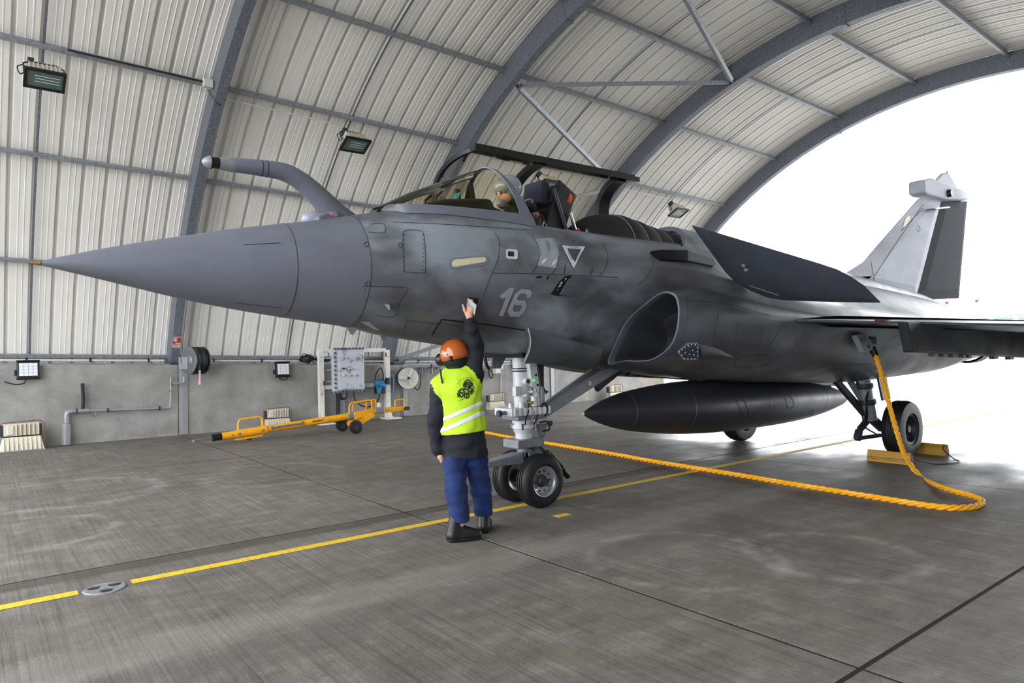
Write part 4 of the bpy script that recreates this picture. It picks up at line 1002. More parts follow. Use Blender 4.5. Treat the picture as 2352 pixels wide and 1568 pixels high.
# dark wheel well behind the strut
q = MB(); q.box(J(4.95, 0, 1.72), (1.15, .62, .34)); q.build('wheel_well', 'black_matt', jet)
# starboard door and its ring seen under the belly
q = MB(); q.prism([Vector(at_y(x, y, YC + .30)) for x, y in ((1130, 796), (1172, 800), (1150, 846), (1131, 844))], (0, .03, 0)); q.build('nose_gear_door', 'gear_grey', jet)
q = MB(); q.tube([Vector(at_y(1124, 818, YC + .33)) + Vector((.055 * math.cos(a), 0, .13 * math.sin(a))) for a in np.linspace(math.pi / 2, 1.5 * math.pi, 16)], .018, 8); q.build('door_seal', 'black_rubber', jet, smooth=True)

# main gear
def main_gear(s):
    g = thing('main_gear', J(10.3, s * 1.3, 0), None, None); g.parent = jet; g.matrix_parent_inverse = wmat(jet).inverted()
    wheel(J(10.47, s * 1.325, .40), .40, .28, (0, -s, 0), g, .205, 4, dark=True)
    cylp(J(10.47, s * 1.0, .40), J(10.47, s * 1.3, .40), .055, 'axle', 'dark_steel', g)
    cylp(J(10.20, s * 1.0, .52), J(10.08, s * .95, 1.30), .10, 'strut_cylinder', 'gear_grey', g, n=24)
    lath([(0, .115), (.02, .125), (.05, .125), (.07, .115)], J(10.16, s * .985, .75), (-.1, 0, 1), 'strut_band', 'dark_steel', g)
    lath([(0, .115), (.02, .125), (.05, .125), (.07, .115)], J(10.12, s * .97, .98), (-.1, 0, 1), 'strut_band', 'dark_steel', g)
    q = MB(); q.bar(J(10.18, s * 1.0, .58), J(10.48, s * 1.05, .38), .09, .12); q.build('trailing_arm', 'dark_steel', g, bevel=.015)
    q = MB(); q.bar(J(9.60, s * .80, 1.14), J(10.12, s * .96, .62), .06, .10, up=(1, 0, 1)); q.build('side_brace', 'dark_steel', g, bevel=.01)
    q = MB(); q.bar(J(9.85, s * .84, 1.2), J(10.10, s * .95, .80), .06, .08, up=(1, 0, 1)); q.build('retraction_jack', 'gear_grey', g, bevel=.01)
    cylp(J(9.98, s * .9, 1.22), J(10.10, s * 1.02, .86), .03, 'retraction_rod', 'chrome', g, n=12)
    q = MB(); q.bar(J(10.16, s * 1.0, .54), J(9.92, s * .98, .40), .05, .09, up=(1, 0, 1)); q.build('torque_link', 'dark_steel', g, bevel=.01)
    q = MB(); q.bar(J(9.92, s * .98, .40), J(9.84, s * .98, .27), .08, .10, up=(1, 0, 0.3)); q.build('torque_link_joint', 'dark_steel', g, bevel=.015)
    q = MB(); q.bar(J(9.84, s * .98, .29), J(10.40, s * 1.05, .29), .05, .055); q.build('lower_arm', 'dark_steel', g, bevel=.01)
    for k in range(3):
        a = [J(10.1, s * (.98 + .03 * k), 1.0), J(10.0 - .03 * k, s * 1.06, .6), J(9.95, s * 1.05, .45), J(10.2, s * 1.08, .33)]
        q = MB(); q.tube(spline(a, 6), .011, 6); q.build('brake_hose', 'black_rubber', g, smooth=True)
    dp = [(10.30, 1.34), (10.58, 1.34), (10.78, .80), (10.52, .78)]
    q = MB(); q.prism([J(X, s * 1.02, z) for X, z in dp], (0, -.03 * s, 0)); q.build('main_gear_door', 'jet_dark', g, bevel=.008)
    return g
main_gear(1); main_gear(-1)
# ------------------------------------------------------------------ centre-line drop tank hung on its pylon
TN, TT = Vector((5.496, YC, 0.892)), Vector((11.54, YC, 0.735)); TA = (TT - TN); TL = TA.length; TA.normalize()
tk = [(0, .012), (.03, .030), (.10, .062), (.30, .135), (.60, .212), (1.0, .272), (1.5, .322), (2.1, .352), (2.8, .358), (3.4, .350), (4.1, .325), (4.7, .285), (5.2, .228), (5.6, .165), (5.85, .112), (5.98, .066), (TL, .02)]
xs = [k[0] for k in tk]; prof = []
for a in np.r_[np.linspace(0, .3, 8), np.linspace(.35, 5.6, 46), np.linspace(5.65, TL, 10)]: prof.append((a, max(.004, hermite(xs, [k[1] for k in tk], a))))
tank = thing('drop_tank', (8.5, YC, 0.4), 'long dark grey drop tank hung under the belly of the jet', 'fuel tank')
mb = MB(); mb.lathe(prof, TN, TA, 48); tb = mb.build('tank_body', 'tank_paint', tank, smooth=True, angle=60)
mb = MB(); mb.ball(TN + Vector((.0, 0, 0)), .019, 12, 8); mb.build('tank_tip', 'white_plastic', tank, smooth=True)
for a in (.66, 1.62, 2.62, 3.2, 4.95, 5.75):
    r = hermite(xs, [k[1] for k in tk], a); q = MB(); q.lathe([(a - .004, r + .0008), (a + .004, r + .0008)], TN, TA, 48, cap=False); q.build('tank_seam', 'gear_grey' if a < 1.7 else 'seam', tank, smooth=True)
TSK = surf([tb])
for px in ([(1685, 905), (1696, 902), (1716, 935), (1717, 955), (1708, 963), (1702, 945)], [(1805, 905), (1820, 918), (1822, 932), (1812, 938), (1806, 928)], [(1860, 944), (1866, 940), (1866, 952), (1860, 952)]):
    seam(px, tank, .008, True, 'access_cover', 'seam', tree=TSK)
q = MB(); q.add([J(X, l, z) for X, z in ((7.42, 1.155), (7.60, 1.26), (11.3, 1.05), (11.3, .93)) for l in (-.075, .075)], [(0, 1, 3, 2), (2, 3, 5, 4), (4, 5, 7, 6), (6, 7, 1, 0), (0, 2, 4, 6), (1, 7, 5, 3)]); cpyl = q.build('belly_pylon', 'jet_dark', jet, bevel=.012)
for X in (8.3, 8.55, 8.75, 9.05, 9.4, 9.7, 10.2):
    q = MB(); q.box(J(X, .03, 1.145 - (X - 7.5) * .055), (.10, .14, .10)); q.build('pylon_lug', 'dark_steel', cpyl, bevel=.01)
q = MB(); q.cyl(J(10.95, 0, .97), J(11.1, 0, .84), .035, n=10); q.build('tank_sway_brace', 'dark_steel', cpyl)
# ------------------------------------------------------------------ markings, panel seams, probes and covers on the skin
def zpx(pts, ox, oy, sc): return [(ox + x / sc, oy + y / sc) for x, y in pts]
n16 = lambda p: zpx(p, 1000, 650, 9.8)
decal(n16([(1440, 290), (1670, 100), (1775, 115), (1520, 740), (1425, 735), (1580, 320), (1495, 355)]), fus, 'number_one', 'marking')
decal(n16([(1615, 625), (1790, 235), (1925, 130), (2130, 150), (2175, 240), (2130, 325), (2045, 320), (2055, 270), (2025, 240), (1925, 230), (1875, 270), (1825, 375), (2005, 395), (2055, 495), (1995, 650), (1875, 755), (1675, 745)]), fus, 'number_six', 'marking',
      holes=[n16([(1770, 490), (1925, 490), (1945, 530), (1890, 640), (1760, 640), (1735, 590)])])
tz = lambda p: zpx(p, 1240, 540, 9.8)
decal(tz([(465, 222), (1032, 252), (752, 778)]), fus, 'danger_triangle_edge', 'marking_blue', 0.003)
decal(tz([(490, 234), (1015, 262), (755, 750)]), fus, 'danger_triangle', 'marking_white', 0.005)
decal(tz([(600, 305), (920, 322), (780, 615)]), fus, 'danger_triangle_core', 'marking_blue', 0.007)
def text_decal(txt, p0, p1, hpx, parent, m, off=0.009, name='stencil', tree=None, place=None, up=None):
    """lettering laid along the line p0-p1"""
    cu = bpy.data.curves.new('t', 'FONT'); cu.body = txt; cu.align_x = 'CENTER'; cu.align_y = 'CENTER'; cu.size = 1.0
    to = bpy.data.objects.new('t', cu); COL.objects.link(to); dg = bpy.context.evaluated_depsgraph_get(); dg.update()
    me = bpy.data.meshes.new_from_object(to.evaluated_get(dg)); bpy.data.objects.remove(to); bpy.data.curves.remove(cu)
    p0, p1 = np.array(p0, float), np.array(p1, float); xs = [v.co.x for v in me.vertices]; w = max(xs) - min(xs)
    d = (p1 - p0); L = np.linalg.norm(d); d /= L; nrm = np.array([-d[1], d[0]]) if up is None else np.array(up, float); c = (p0 + p1) / 2
    for v in me.vertices:
        q = c + d * (v.co.x / w * L) - nrm * (v.co.y / 0.72 * hpx)
        if place: v.co = Vector(place(q[0], q[1]))
        else:
            h = skin(q[0], q[1], off, tree); v.co = h[0] if h else Vector(at_y(q[0], q[1], YC - .6))
    me.name = name; me.materials.clear(); return build_raw(me, name, m, parent)
mat('stencil_dark', (62, 60, 70), 0.6)
text_decal('DANGER', *tz([(640, 272), (862, 285)]), 4.0, fus, 'stencil_dark')
text_decal('DANGER', *tz([(612, 372), (722, 568)]), 4.0, fus, 'stencil_dark')
text_decal('DANGER', *tz([(846, 572), (940, 385)]), 4.0, fus, 'stencil_dark')
f4 = lambda p: zpx(p, 850, 300, 2.94)
# formation light strip in its bolted surround
decal(f4([(532, 890), (545, 870), (570, 860), (770, 842), (795, 848), (800, 868), (790, 890), (765, 908), (570, 933), (545, 930), (534, 915)]), fus, 'light_surround', 'gear_grey', 0.006)
decal(f4([(547, 895), (556, 878), (574, 870), (768, 854), (778, 862), (778, 878), (768, 888), (572, 919), (556, 917), (548, 908)]), fus, 'formation_light', 'slime_light', 0.010)
# square sensor
decal(f4([(913, 808), (922, 802), (985, 806), (993, 815), (993, 862), (984, 870), (922, 866), (914, 858)]), fus, 'sensor_frame', 'marking_white', 0.012)
decal(f4([(926, 817), (966, 820), (966, 853), (926, 850)]), fus, 'sensor_pane', 'black_plastic', 0.016)
# pale access panel with scuffs
mat('pale_panel', (150, 160, 168), 0.4, var=0.15, scale=12)
decal(f4([(1115, 735), (1232, 722), (1262, 765), (1280, 830), (1268, 890), (1252, 928), (1130, 910), (1142, 850), (1138, 790)]), fus, 'pale_panel', 'pale_panel', 0.003)
for pz in ([(1183, 745), (1205, 750), (1218, 800), (1212, 818), (1198, 812)], [(1155, 900), (1160, 880), (1185, 862), (1196, 864), (1175, 892)], [(1222, 910), (1232, 890), (1250, 872), (1260, 876), (1242, 905)]):
    decal(f4(pz), fus, 'scuff_mark', 'gear_grey' if pz[0][0] == 1183 else 'marking_white', 0.006, cuts=0)
for pz in ([(1118, 985), (1150, 980), (1168, 985), (1150, 995), (1125, 997)], [(1195, 985), (1208, 975), (1208, 992), (1188, 1015)]): decal(f4(pz), fus, 'scuff_mark', 'black_matt', 0.004, cuts=0)
for a, c in (((1318, 908), (1308, 965)), ((1503, 925), (1485, 975)), ((1362, 735), (1382, 755))): seam(f4([a, c]), fus, .012)
# open electrical panel with its flap
dz = tz([(690, 905), (1090, 930), (1010, 975), (920, 1090), (750, 1330), (360, 1310), (560, 1000)])
decal(tz([(235, 1330), (330, 1180), (430, 1040), (560, 920), (690, 900), (760, 1000), (640, 1345), (400, 1368)]), fus, 'panel_opening', 'black_matt', 0.004)
dm = decal(dz, fus, 'panel_door', 'jet_aft', 0.06); md = dm.modifiers.new('s', 'SOLIDIFY'); md.thickness = 0.012
for pz in ([(470, 1030), (485, 1075), (415, 1100)], [(430, 1100), (460, 1130), (380, 1175)], [(345, 1215), (400, 1210), (395, 1225)], [(545, 960), (585, 960), (545, 1030)]): decal(tz(pz), fus, 'wiring_clip', 'marking_white', 0.02, cuts=0)
# small service hatch worked by the crewman
decal(n16([(735, 318), (972, 345), (945, 470), (880, 480), (800, 465)]), fus, 'hatch_opening', 'black_matt', 0.004)
decal(n16([(560, 180), (1080, 215), (1045, 480), (975, 480), (990, 330), (720, 300), (640, 420), (470, 260)]), fus, 'hatch_surround', 'jet_body', 0.002)
fl = []
for (x, y), o_ in zip(n16([(705, 325), (805, 440), (735, 625), (648, 470)]), (0.02, 0.10, 0.13, 0.05)):
    h = skin(x, y, o_); fl.append(h[0])
q = MB(); q.prism(fl, (0.006, 0.004, 0)); q.build('hatch_flap', 'pale_panel', fus)
mat('red_lamp', (220, 60, 40), 0.3, emit=((255, 70, 40), 2.0))
h = skin(1000 + 800 / 9.8, 650 + 372 / 9.8, 0.008); q = MB(); q.ball(h[0], .007, 8, 6); q.build('indicator_lamp', 'red_lamp', fus)
# panel seams
SE = [([(925, 545), (931, 530), (964, 530), (974, 545), (977, 618), (970, 626), (932, 624), (927, 610)], True), ([(833, 657), (930, 660), (926, 678), (914, 697)], False), ([(888, 700), (914, 697), (905, 726), (862, 724)], False),
      ([(1137, 535), (1147, 560), (1142, 600), (1130, 627), (1105, 690), (1092, 722)], False), ([(1130, 627), (1220, 628), (1350, 633), (1420, 637)], False),
      ([(1222, 540), (1240, 575), (1234, 605), (1222, 630)], False), ([(1266, 546), (1283, 578), (1278, 612), (1264, 632)], False), ([(1385, 560), (1396, 590), (1388, 618), (1374, 636)], False), ([(1493, 578), (1500, 603), (1484, 636), (1463, 656)], False),
      ([(925, 760), (935, 735), (1012, 744)], False), ([(980, 762), (995, 742), (1055, 750), (1040, 772)], False), ([(902, 510), (1000, 514), (1100, 520), (1214, 528)], False),
      ([(836, 560), (843, 555), (846, 562), (840, 567)], True), ([(915, 562), (920, 557), (923, 563), (919, 568)], True), ([(838, 652), (846, 646), (852, 652), (850, 657)], True),
      ([(850, 515), (880, 514), (882, 534), (845, 533)], False), ([(1695, 742), (1690, 778), (1696, 787), (1735, 793), (1745, 786), (1752, 745)], False), ([(1690, 842), (1700, 820), (1765, 815), (1760, 838)], True), ([(1800, 740), (1770, 790), (1730, 830), (1700, 850)], False), ([(1575, 680), (1578, 720), (1565, 780), (1530, 822)], False),
      ([(1650, 715), (1640, 780), (1610, 840)], False), ([(1860, 850), (1910, 838), (2000, 836)], False), ([(560, 562), (645, 558)], False), ([(540, 695), (646, 706)], False), ([(1575, 690), (1640, 694), (1700, 705), (1770, 725)], False)]
for px, cl_ in SE: seam(px, fus, .006, cl_)
seam([(993, 768), (1000, 755), (1015, 733), (1060, 738), (1120, 745), (1205, 758)], fus, .016, False, 'door_gap', 'black_matt', soft=False)
for X, par in ((2.061, radome), (2.641, nose_sec)):
    q = MB(); rg = section(X, 80); q.tube([p for p in rg], .004, 5, closed=True); q.build('panel_seam', 'seam', par, smooth=True)
# fasteners (tiny, along the seams)
q = MB()
for px in ([(x, 620 + 0.02 * (x - 1140)) for x in range(1140, 1420, 12)], [(1146 + 0.2 * math.sin(y), y) for y in range(545, 622, 9)], [(1290, y) for y in range(555, 625, 10)], [(929, y) for y in range(540, 622, 10)], [(972, y) for y in range(540, 622, 10)], [(838, y) for y in range(665, 745, 9)]):
    for x, y in px:
        h = skin(x, y, 0.001)
        if h: q.ball(h[0], .005, 5, 4)
tag(q.build('skin_fasteners', 'seam', fus), kind='stuff')
# air-data vanes and blade antennas
def vane(px, out, nm='air_data_vane', m='gear_grey'):
    P = [skin(x, y, o_) for (x, y), o_ in zip(px, out)]; P = [p[0] for p in P]; q = MB(); q.prism(P, (0.0, 0.004, -0.008)); return q.build(nm, m, fus)
vane([(846, 677), (890, 690), (892, 697), (884, 698)], (0.0, 0.10, 0.10, 0.0)); 
q = MB(); q.prism([Vector(at_y(x, y, YC - .1)) for x, y in ((797, 751), (822, 753), (812, 769), (806, 767))], (0, .012, 0)); q.build('air_data_vane', 'gear_grey', fus)
q = MB(); q.prism([Vector(at_y(x, y, YC - .42)) for x, y in ((828, 739), (848, 740), (872, 759), (860, 757))], (0, .01, .004)); q.build('air_data_vane', 'gear_grey', fus)
q = MB(); q.prism([Vector(at_y(x, y, YC)) for x, y in ((872, 762), (889, 764), (885, 783), (876, 780))], (0, .012, 0)); q.build('blade_antenna', 'gear_grey', fus)
mat('window_black', (8, 8, 10), 0.6, spec=0.12); mat('strip_red', (104, 18, 26), 0.7, spec=0.15)
# sensor fairing ahead of the canard
q = MB(); q.prism([Vector(at_y(x, y, YC - .97)) for x, y in ((1517, 573), (1579, 574), (1579, 599), (1518, 597))], (0, .14, 0)); q.build('warning_window', 'window_black', fus, bevel=.006)
q = MB(); q.prism([Vector(at_y(x, y, YC - .965)) for x, y in ((1579, 574), (1640, 594), (1648, 606), (1640, 612), (1579, 599))], (0, .25, 0)); q.build('warning_fairing', 'jet_dark', fus, bevel=.01)
# plate with a fastener pattern on the nacelle side and the fairing behind it
nz = lambda p: zpx(p, 1100, 600, 2.94); nacp = [o for o in jet.children if o.name.startswith('intake_nacelle')][0]
decal(nz([(1335, 606), (1402, 549), (1470, 545), (1482, 560), (1482, 650), (1470, 662), (1382, 663)]), nacp, 'antenna_plate_edge', 'marking', 0.006)
decal(nz([(1347, 606), (1405, 557), (1466, 554), (1473, 565), (1473, 645), (1465, 653), (1386, 653)]), nacp, 'antenna_plate', 'marking_blue', 0.010)
q = MB()
for x, y in ((1352, 606), (1368, 628), (1386, 650), (1410, 651), (1434, 651), (1456, 651), (1472, 632), (1472, 606), (1472, 578), (1456, 560), (1432, 560), (1408, 562), (1388, 578), (1370, 592), (1390, 612), (1418, 622), (1448, 626), (1440, 596), (1415, 570)):
    h = skin(*nz([(x, y)])[0], 0.010); q.ball(h[0], .007, 6, 5)
tag(q.build('plate_fasteners', 'marking_white', nacp), kind='stuff')
rows = []
A = nz([(1484, 560), (1550, 570), (1620, 592), (1680, 622), (1720, 648)]); B_ = nz([(1484, 656), (1550, 657), (1620, 656), (1680, 653), (1720, 650)])
for i in range(5):
    r = []
    for j in range(9):
        t = j / 8; x, y = np.array(A[i]) * (1 - t) + np.array(B_[i]) * t; h = skin(x, y, 0.002 + 0.06 * math.sin(math.pi * t) * (1 - i / 4.2)); r.append(h[0])
    rows.append(r)
q = MB(); q.sheet(rows); q.build('antenna_fairing', 'jet_aft', nacp, smooth=True)
q = MB(); q.ball(at_y(1441, 853, YC), .055, 14, 10); q.build('belly_beacon', 'black_plastic', fus, smooth=True)
# canard marking and the fin/rudder lines
CT = surf([can])
for pz in ([(1702, 606), (1710, 606), (1714, 612), (1706, 614)], [(1708, 616), (1716, 615), (1719, 621), (1711, 623)]): decal(pz, can, 'canard_marking', 'marking', 0.003, tree=CT, cuts=0)
seam([(1700, 617), (1722, 608)], can, .01, False, 'canard_mark_line', 'seam', tree=CT)
seam([(1808, 684), (1815, 680)] + [(1815 + 12 * k, 680 if k % 2 == 0 else 686) for k in range(1, 17)], can, .006, False, 'edge_sawtooth', 'marking_blue', tree=CT, soft=False)
seam([(1720, 655), (1790, 678)], can, .008, False, 'edge_line', 'marking', tree=CT)
FT = surf([fin])
decal([(2073, 520), (2081, 498), (2091, 496), (2089, 507), (2078, 521)], fin, 'formation_light', 'slime_light', 0.006, tree=FT, cuts=0)
for px in ([(2005, 640), (2050, 570), (2120, 470)], [(2000, 600), (2012, 660)], [(2010, 662), (2095, 680)], [(2070, 530), (2120, 478)], [(2108, 518), (2113, 524), (2110, 532), (2105, 526)]): seam(px, fin, .012, False, tree=FT)
# red strip and stencils at the wing root
q = MB(); q.prism([Vector(at_y(x, y, 3.55)) for x, y in ((2010, 731), (2070, 737), (2070, 742), (2012, 738))], (0, .01, 0)); q.build('wing_root_strip', 'strip_red', jet)
# ------------------------------------------------------------------ floor markings
q = MB(); w = .055
for a, c in ((-8, .60), (.93, 40)): q = MB(); q.add([(a, YC - w, .002), (c, YC - w, .002), (c, YC + w, .002), (a, YC + w, .002)], [(0, 1, 2, 3)]); tag(q.build('guide_line', 'road_paint'), 'yellow painted guide line on the floor ' + ('running under the nose wheels' if a > 0 else 'left of the metal tie-down plate'), 'marking', kind='structure')
q = MB(); q.box((4.585, 5.11, .002), (.17, .09, .003)); tag(q.build('paint_mark', 'road_paint'), 'short yellow paint dash on the floor beside the nose wheel', 'marking', kind='structure')
tp = thing('tie_down_plate', (.757, 5.69, 0), 'round grey metal tie-down plate set in the floor', 'floor plate')
q = MB(); q.lathe([(-.02, .135), (.004, .135), (.009, .128), (.009, .001)], (.757, 5.69, 0), (0, 0, 1), 36, cap=False); q.build('plate_disc', 'steel_light', tp, smooth=True, angle=30)
for a in (0.5, 2.6, 4.7):
    q = MB(); c = Vector((.757 + .075 * math.cos(a), 5.69 + .075 * math.sin(a), .0105)); q.lathe([(0, .042), (.0005, .001)], c, (0, 0, 1), 18); q.build('plate_recess', 'dark_steel', tp)
    q = MB(); q.bar(c + Vector((-.03, 0, .003)), c + Vector((.03, 0, .003)), .014, .006); q.build('tie_bar', 'chrome', tp)

# ------------------------------------------------------------------ yellow power cable, plug
cg = [(1050, 984), (1118, 994), (1165, 1003), (1245, 1016), (1400, 1041), (1500, 1059), (1600, 1075), (1700, 1091), (1800, 1108), (1900, 1124), (2000, 1140), (2100, 1156), (2160, 1164), (2205, 1166), (2243, 1162), (2256, 1153), (2248, 1145), (2225, 1137), (2190, 1128), (2150, 1114)]
path = [np.array(at_z(x, y, .03)) for x, y in cg]
PLY = skin(1990, 790, .12)[0].y
up_ = [((x, y), Y * (1 - t) + (PLY - .02) * t) for (x, y), Y, t in (((2118, 1098), 3.62, 0), ((2096, 1074), 3.70, .1), ((2078, 1045), 3.72, .2), ((2064, 1005), 3.72, .3), ((2052, 965), 3.74, .4), ((2040, 920), 3.78, .55), ((2030, 880), 3.8, .7), ((2020, 845), 3.8, .85), ((2011, 815), 3.8, 1))]
path += [at_y(x, y, Y) for (x, y), Y in up_]
path = resample(spline(path, 16), 900)
cable = thing('power_cable', (7.6, 5.5, 0), 'thick twisted yellow ground power cable looping across the floor to the jet', 'cable')
for k in range(3):
    pts = []; dist = 0; u = None
    for i, p in enumerate(path):
        d = Vector(path[min(i + 1, 899)] - path[max(i - 1, 0)]).normalized()
        r = d.cross(Vector((0, 0, 1))); r = r.normalized() if r.length > .05 else Vector((0, 1, 0)); v = r.cross(d)
        if i: dist += np.linalg.norm(path[i] - path[i - 1])
        a = dist / .26 * 2 * math.pi + k * 2 * math.pi / 3
        pts.append(Vector(p) + r * (.016 * math.cos(a)) + v * (.016 * math.sin(a)))
    q = MB(); q.tube(pts, .0155, 8); q.build('cable_strand', 'yellow_cable', cable, smooth=True)
pg = thing('power_plug', at_y(1990, 790, PLY), 'grey power plug plate fixed under the wing root with the yellow cable', 'plug')
q = MB(); q.prism([Vector(at_y(x, y, PLY)) for x, y in ((1968, 774), (1970, 769), (1986, 765), (1992, 768), (2011, 797), (2010, 801), (1991, 811), (1986, 809))], (0, .07, 0)); pb = q.build('plug_plate', 'pale_panel', pg, bevel=.015)
q = MB(); q.cyl(at_y(2002, 798, PLY + .03), at_y(2012, 818, PLY - .02), .045, .036, 14); q.build('plug_boot', 'black_rubber', pg, smooth=True)
text_decal('E', (1978, 783), (1988, 776), 9, pb, 'stencil_dark', place=lambda x, y: at_y(x, y, PLY - .004), name='plug_letter')
q = MB(); q.prism([Vector(at_y(x, y, PLY - .004)) for x, y in ((1992, 793), (1996, 791), (1999, 798), (1995, 800))], (0, .003, 0)); q.build('plug_mark', 'stencil_dark', pb)
q = MB(); q.box(at_y(1997, 782, PLY + .10), (.16, .10, .10)); q.build('plug_socket', 'black_plastic', pg)

# ------------------------------------------------------------------ chocks
mat('chock_wood', (206, 160, 62), 0.7, rgb2=(160, 116, 44), scale=8, stretch=(3, 30, 30))
mat('chock_end', (186, 120, 60), 0.75, rgb2=(110, 60, 34), scale=60)
def chock(c, w, lab):
    t = thing('wheel_chock', c, lab, 'chock', 'wooden chocks at the port main wheel'); c = Vector(c)
    pr_ = [(-.07, 0), (.075, 0), (.062, .10), (-.005, .155), (-.035, .155)] if w > 0 else [(.07, 0), (-.075, 0), (-.062, .10), (.005, .155), (.035, .155)]
    q = MB(); q.prism([c + Vector((x, -.28, z)) for x, z in pr_], (0, .56, 0)); b_ = q.build('chock_block', 'chock_wood', t, bevel=.006)
    q = MB(); q.prism([c + Vector((x * .92, -.282, z * .92 + .004)) for x, z in pr_], (0, .003, 0)); q.build('end_grain', 'chock_end', t)
    for zz in (.10, .125): 
        q = MB(); q.box(c + Vector((-.066 if w > 0 else .066, 0, zz - .06)), (.004, .56, .006)); q.build('board_joint', 'stencil_dark', t)
    return t
chock((9.86, 4.32, 0), 1, 'yellow wooden wheel chock in front of the port main wheel')
chock((10.98, 4.30, 0), -1, 'yellow wooden wheel chock behind the port main wheel')
q = MB(); q.tube(spline([(9.95, 4.05, .06), (10.05, 3.86, .012), (10.3, 3.72, .008), (10.55, 3.72, .008), (10.70, 3.84, .01), (10.8, 4.0, .10), (10.9, 4.03, .17), (11.0, 4.05, .10)], 8), .007, 6); tag(q.build('chock_rope', 'dark_steel', smooth=True), 'thin grey rope joining the two yellow wheel chocks', 'rope')

# ------------------------------------------------------------------ tow bar
tow = thing('tow_bar', (5, 13.5, 0), 'long yellow aircraft tow bar lying on two small wheels by the wall', 'tow bar')
TB0, TB1 = Vector((3.62, 13.62, .13)), Vector((6.35, 13.50, .345)); td = (TB1 - TB0).normalized(); tside = Vector((0, -1, 0))
def tb(t): return TB0 + td * t
def tcyl(a, c, r, nm, m='yellow_paint', off=(0, 0, 0), n=20, par=None):
    q = MB(); q.cyl(tb(a) + Vector(off), tb(c) + Vector(off), r, n=n); return q.build(nm, m, par or tow, smooth=True, angle=40)
tcyl(.12, 2.72, .068, 'main_tube'); tcyl(-.05, .14, .066, 'end_cap', 'black_plastic'); tcyl(-.35, -.04, .013, 'hitch_rod', 'steel', n=10)
q = MB(); q.lathe([(-.02, .02), (.02, .02), (.02, .035), (-.02, .035)], tb(-.36), (0, 0, 1), 16, cap=False); q.build('hitch_eye', 'steel', tow)
tcyl(.38, .92, .078, 'sleeve'); tcyl(.86, .94, .088, 'sleeve_flange')
def hoop_(t0, t1, h, r, nm, lat=0.0, m='yellow_paint', par=None):
    a, c = tb(t0) + tside * lat, tb(t1) + tside * lat; u = Vector((0, 0, 1))
    q = MB(); q.tube(spline([a, a + u * h * .75, a.lerp(c, .12) + u * h, a.lerp(c, .5) + u * h, a.lerp(c, .88) + u * h, c + u * h * .75, c], 6), r, 8); return q.build(nm, m, par or tow, smooth=True)
hoop_(.42, .86, .26, .019, 'carry_handle'); 
q = MB(); q.bar(tb(.36) - Vector((0, 0, .10)), tb(.86) - Vector((0, 0, .10)), .10, .03); q.build('skid_plate', 'yellow_paint', tow, bevel=.008)
q = MB(); q.cyl(tb(.62) - Vector((0, 0, .15)), tb(.62) - Vector((0, 0, .09)), .045, n=14); q.build('skid_foot', 'black_rubber', tow)
for t0 in (.42, .86):
    q = MB(); q.cyl(tb(t0) + Vector((0, -.09, .0)), tb(t0) + Vector((0, -.07, .0)), .03, n=12); q.build('clamp_bolt', 'gear_grey', tow)
q = MB(); q.bar(tb(1.02) + Vector((0, -.085, .02)), tb(1.62) + Vector((0, -.085, .02)), .03, .035); q.build('shear_link', 'steel', tow, bevel=.004)
for t0 in (1.02, 1.62): q = MB(); q.box(tb(t0) + Vector((0, -.085, .02)), (.025, .04, .075)); q.build('link_bracket', 'steel', tow)
tcyl(2.60, 2.74, .085, 'tube_collar', 'gear_grey')
q = MB(); q.box(tb(3.02) + Vector((0, 0, .0)), (.62, .16, .15), Matrix.Rotation(-math.asin(td.z), 3, 'Y')); q.build('head_box', 'yellow_paint', tow, bevel=.02)
q = MB(); q.box(tb(3.60), (.62, .13, .10), Matrix.Rotation(-.02, 3, 'Y')); q.build('head_tongue', 'yellow_paint', tow, bevel=.015)
q = MB(); q.box(tb(3.28) + Vector((0, -.09, .03)), (.24, .06, .14)); q.build('pump_unit', 'gear_grey', tow, bevel=.03)
q = MB(); q.cyl(tb(3.3) + Vector((0, -.02, .08)), tb(3.3) + Vector((0, -.02, .19)), .045, n=14); q.build('pump_cap', 'white_plastic', tow, smooth=True)
for (a, c, h, l) in ((2.62, 3.12, .27, .05), (2.74, 3.22, .24, -.05), (3.02, 3.24, .26, .0), (3.66, 3.88, .19, .05)): hoop_(a, c, h, .017, 'carry_handle', l)
q = MB(); q.box(tb(3.93) + Vector((0, 0, -.02)), (.12, .22, .07)); q.build('hook_jaw', 'dark_steel', tow, bevel=.01)
q = MB(); q.bar(tb(2.72) + Vector((0, -.11, -.20)), tb(3.15) + Vector((0, -.09, -.03)), .03, .10); q.build('wheel_arm', 'yellow_paint', tow, bevel=.01)
q = MB(); q.bar(tb(2.72) + Vector((0, .30, -.20)), tb(3.15) + Vector((0, .09, -.03)), .03, .10); q.build('wheel_arm', 'yellow_paint', tow, bevel=.01)
for y in (13.17, 13.83):
    q = MB(); q.lathe([(-.035, .06), (-.04, .12), (-.03, .138), (.03, .138), (.04, .12), (.035, .06)], (6.24, y, .14), (0, -1, 0), 28, cap=False); tw = q.build('tow_wheel', 'tyre', tow, smooth=True, angle=40)
    q = MB(); q.lathe([(-.03, .001), (-.03, .07), (.03, .07), (.03, .001)], (6.24, y, .14), (0, -1, 0), 20); q.build('tow_wheel_hub', 'dark_steel', tw, smooth=True, angle=30)
for t0 in (.30, 2.2, 2.45, 3.5):
    q = MB(); q.cyl(tb(t0) + Vector((0, -.076, .0)), tb(t0) + Vector((0, -.06, .0)), .012, n=8); q.build('rivet', 'dark_steel', tow)
q = MB(); q.box(tb(1.98) + Vector((0, -.066, .016)), (.30, .006, .022), Matrix.Rotation(-math.asin(td.z), 3, 'Y')); q.build('maker_print', 'stencil_dark', tow)
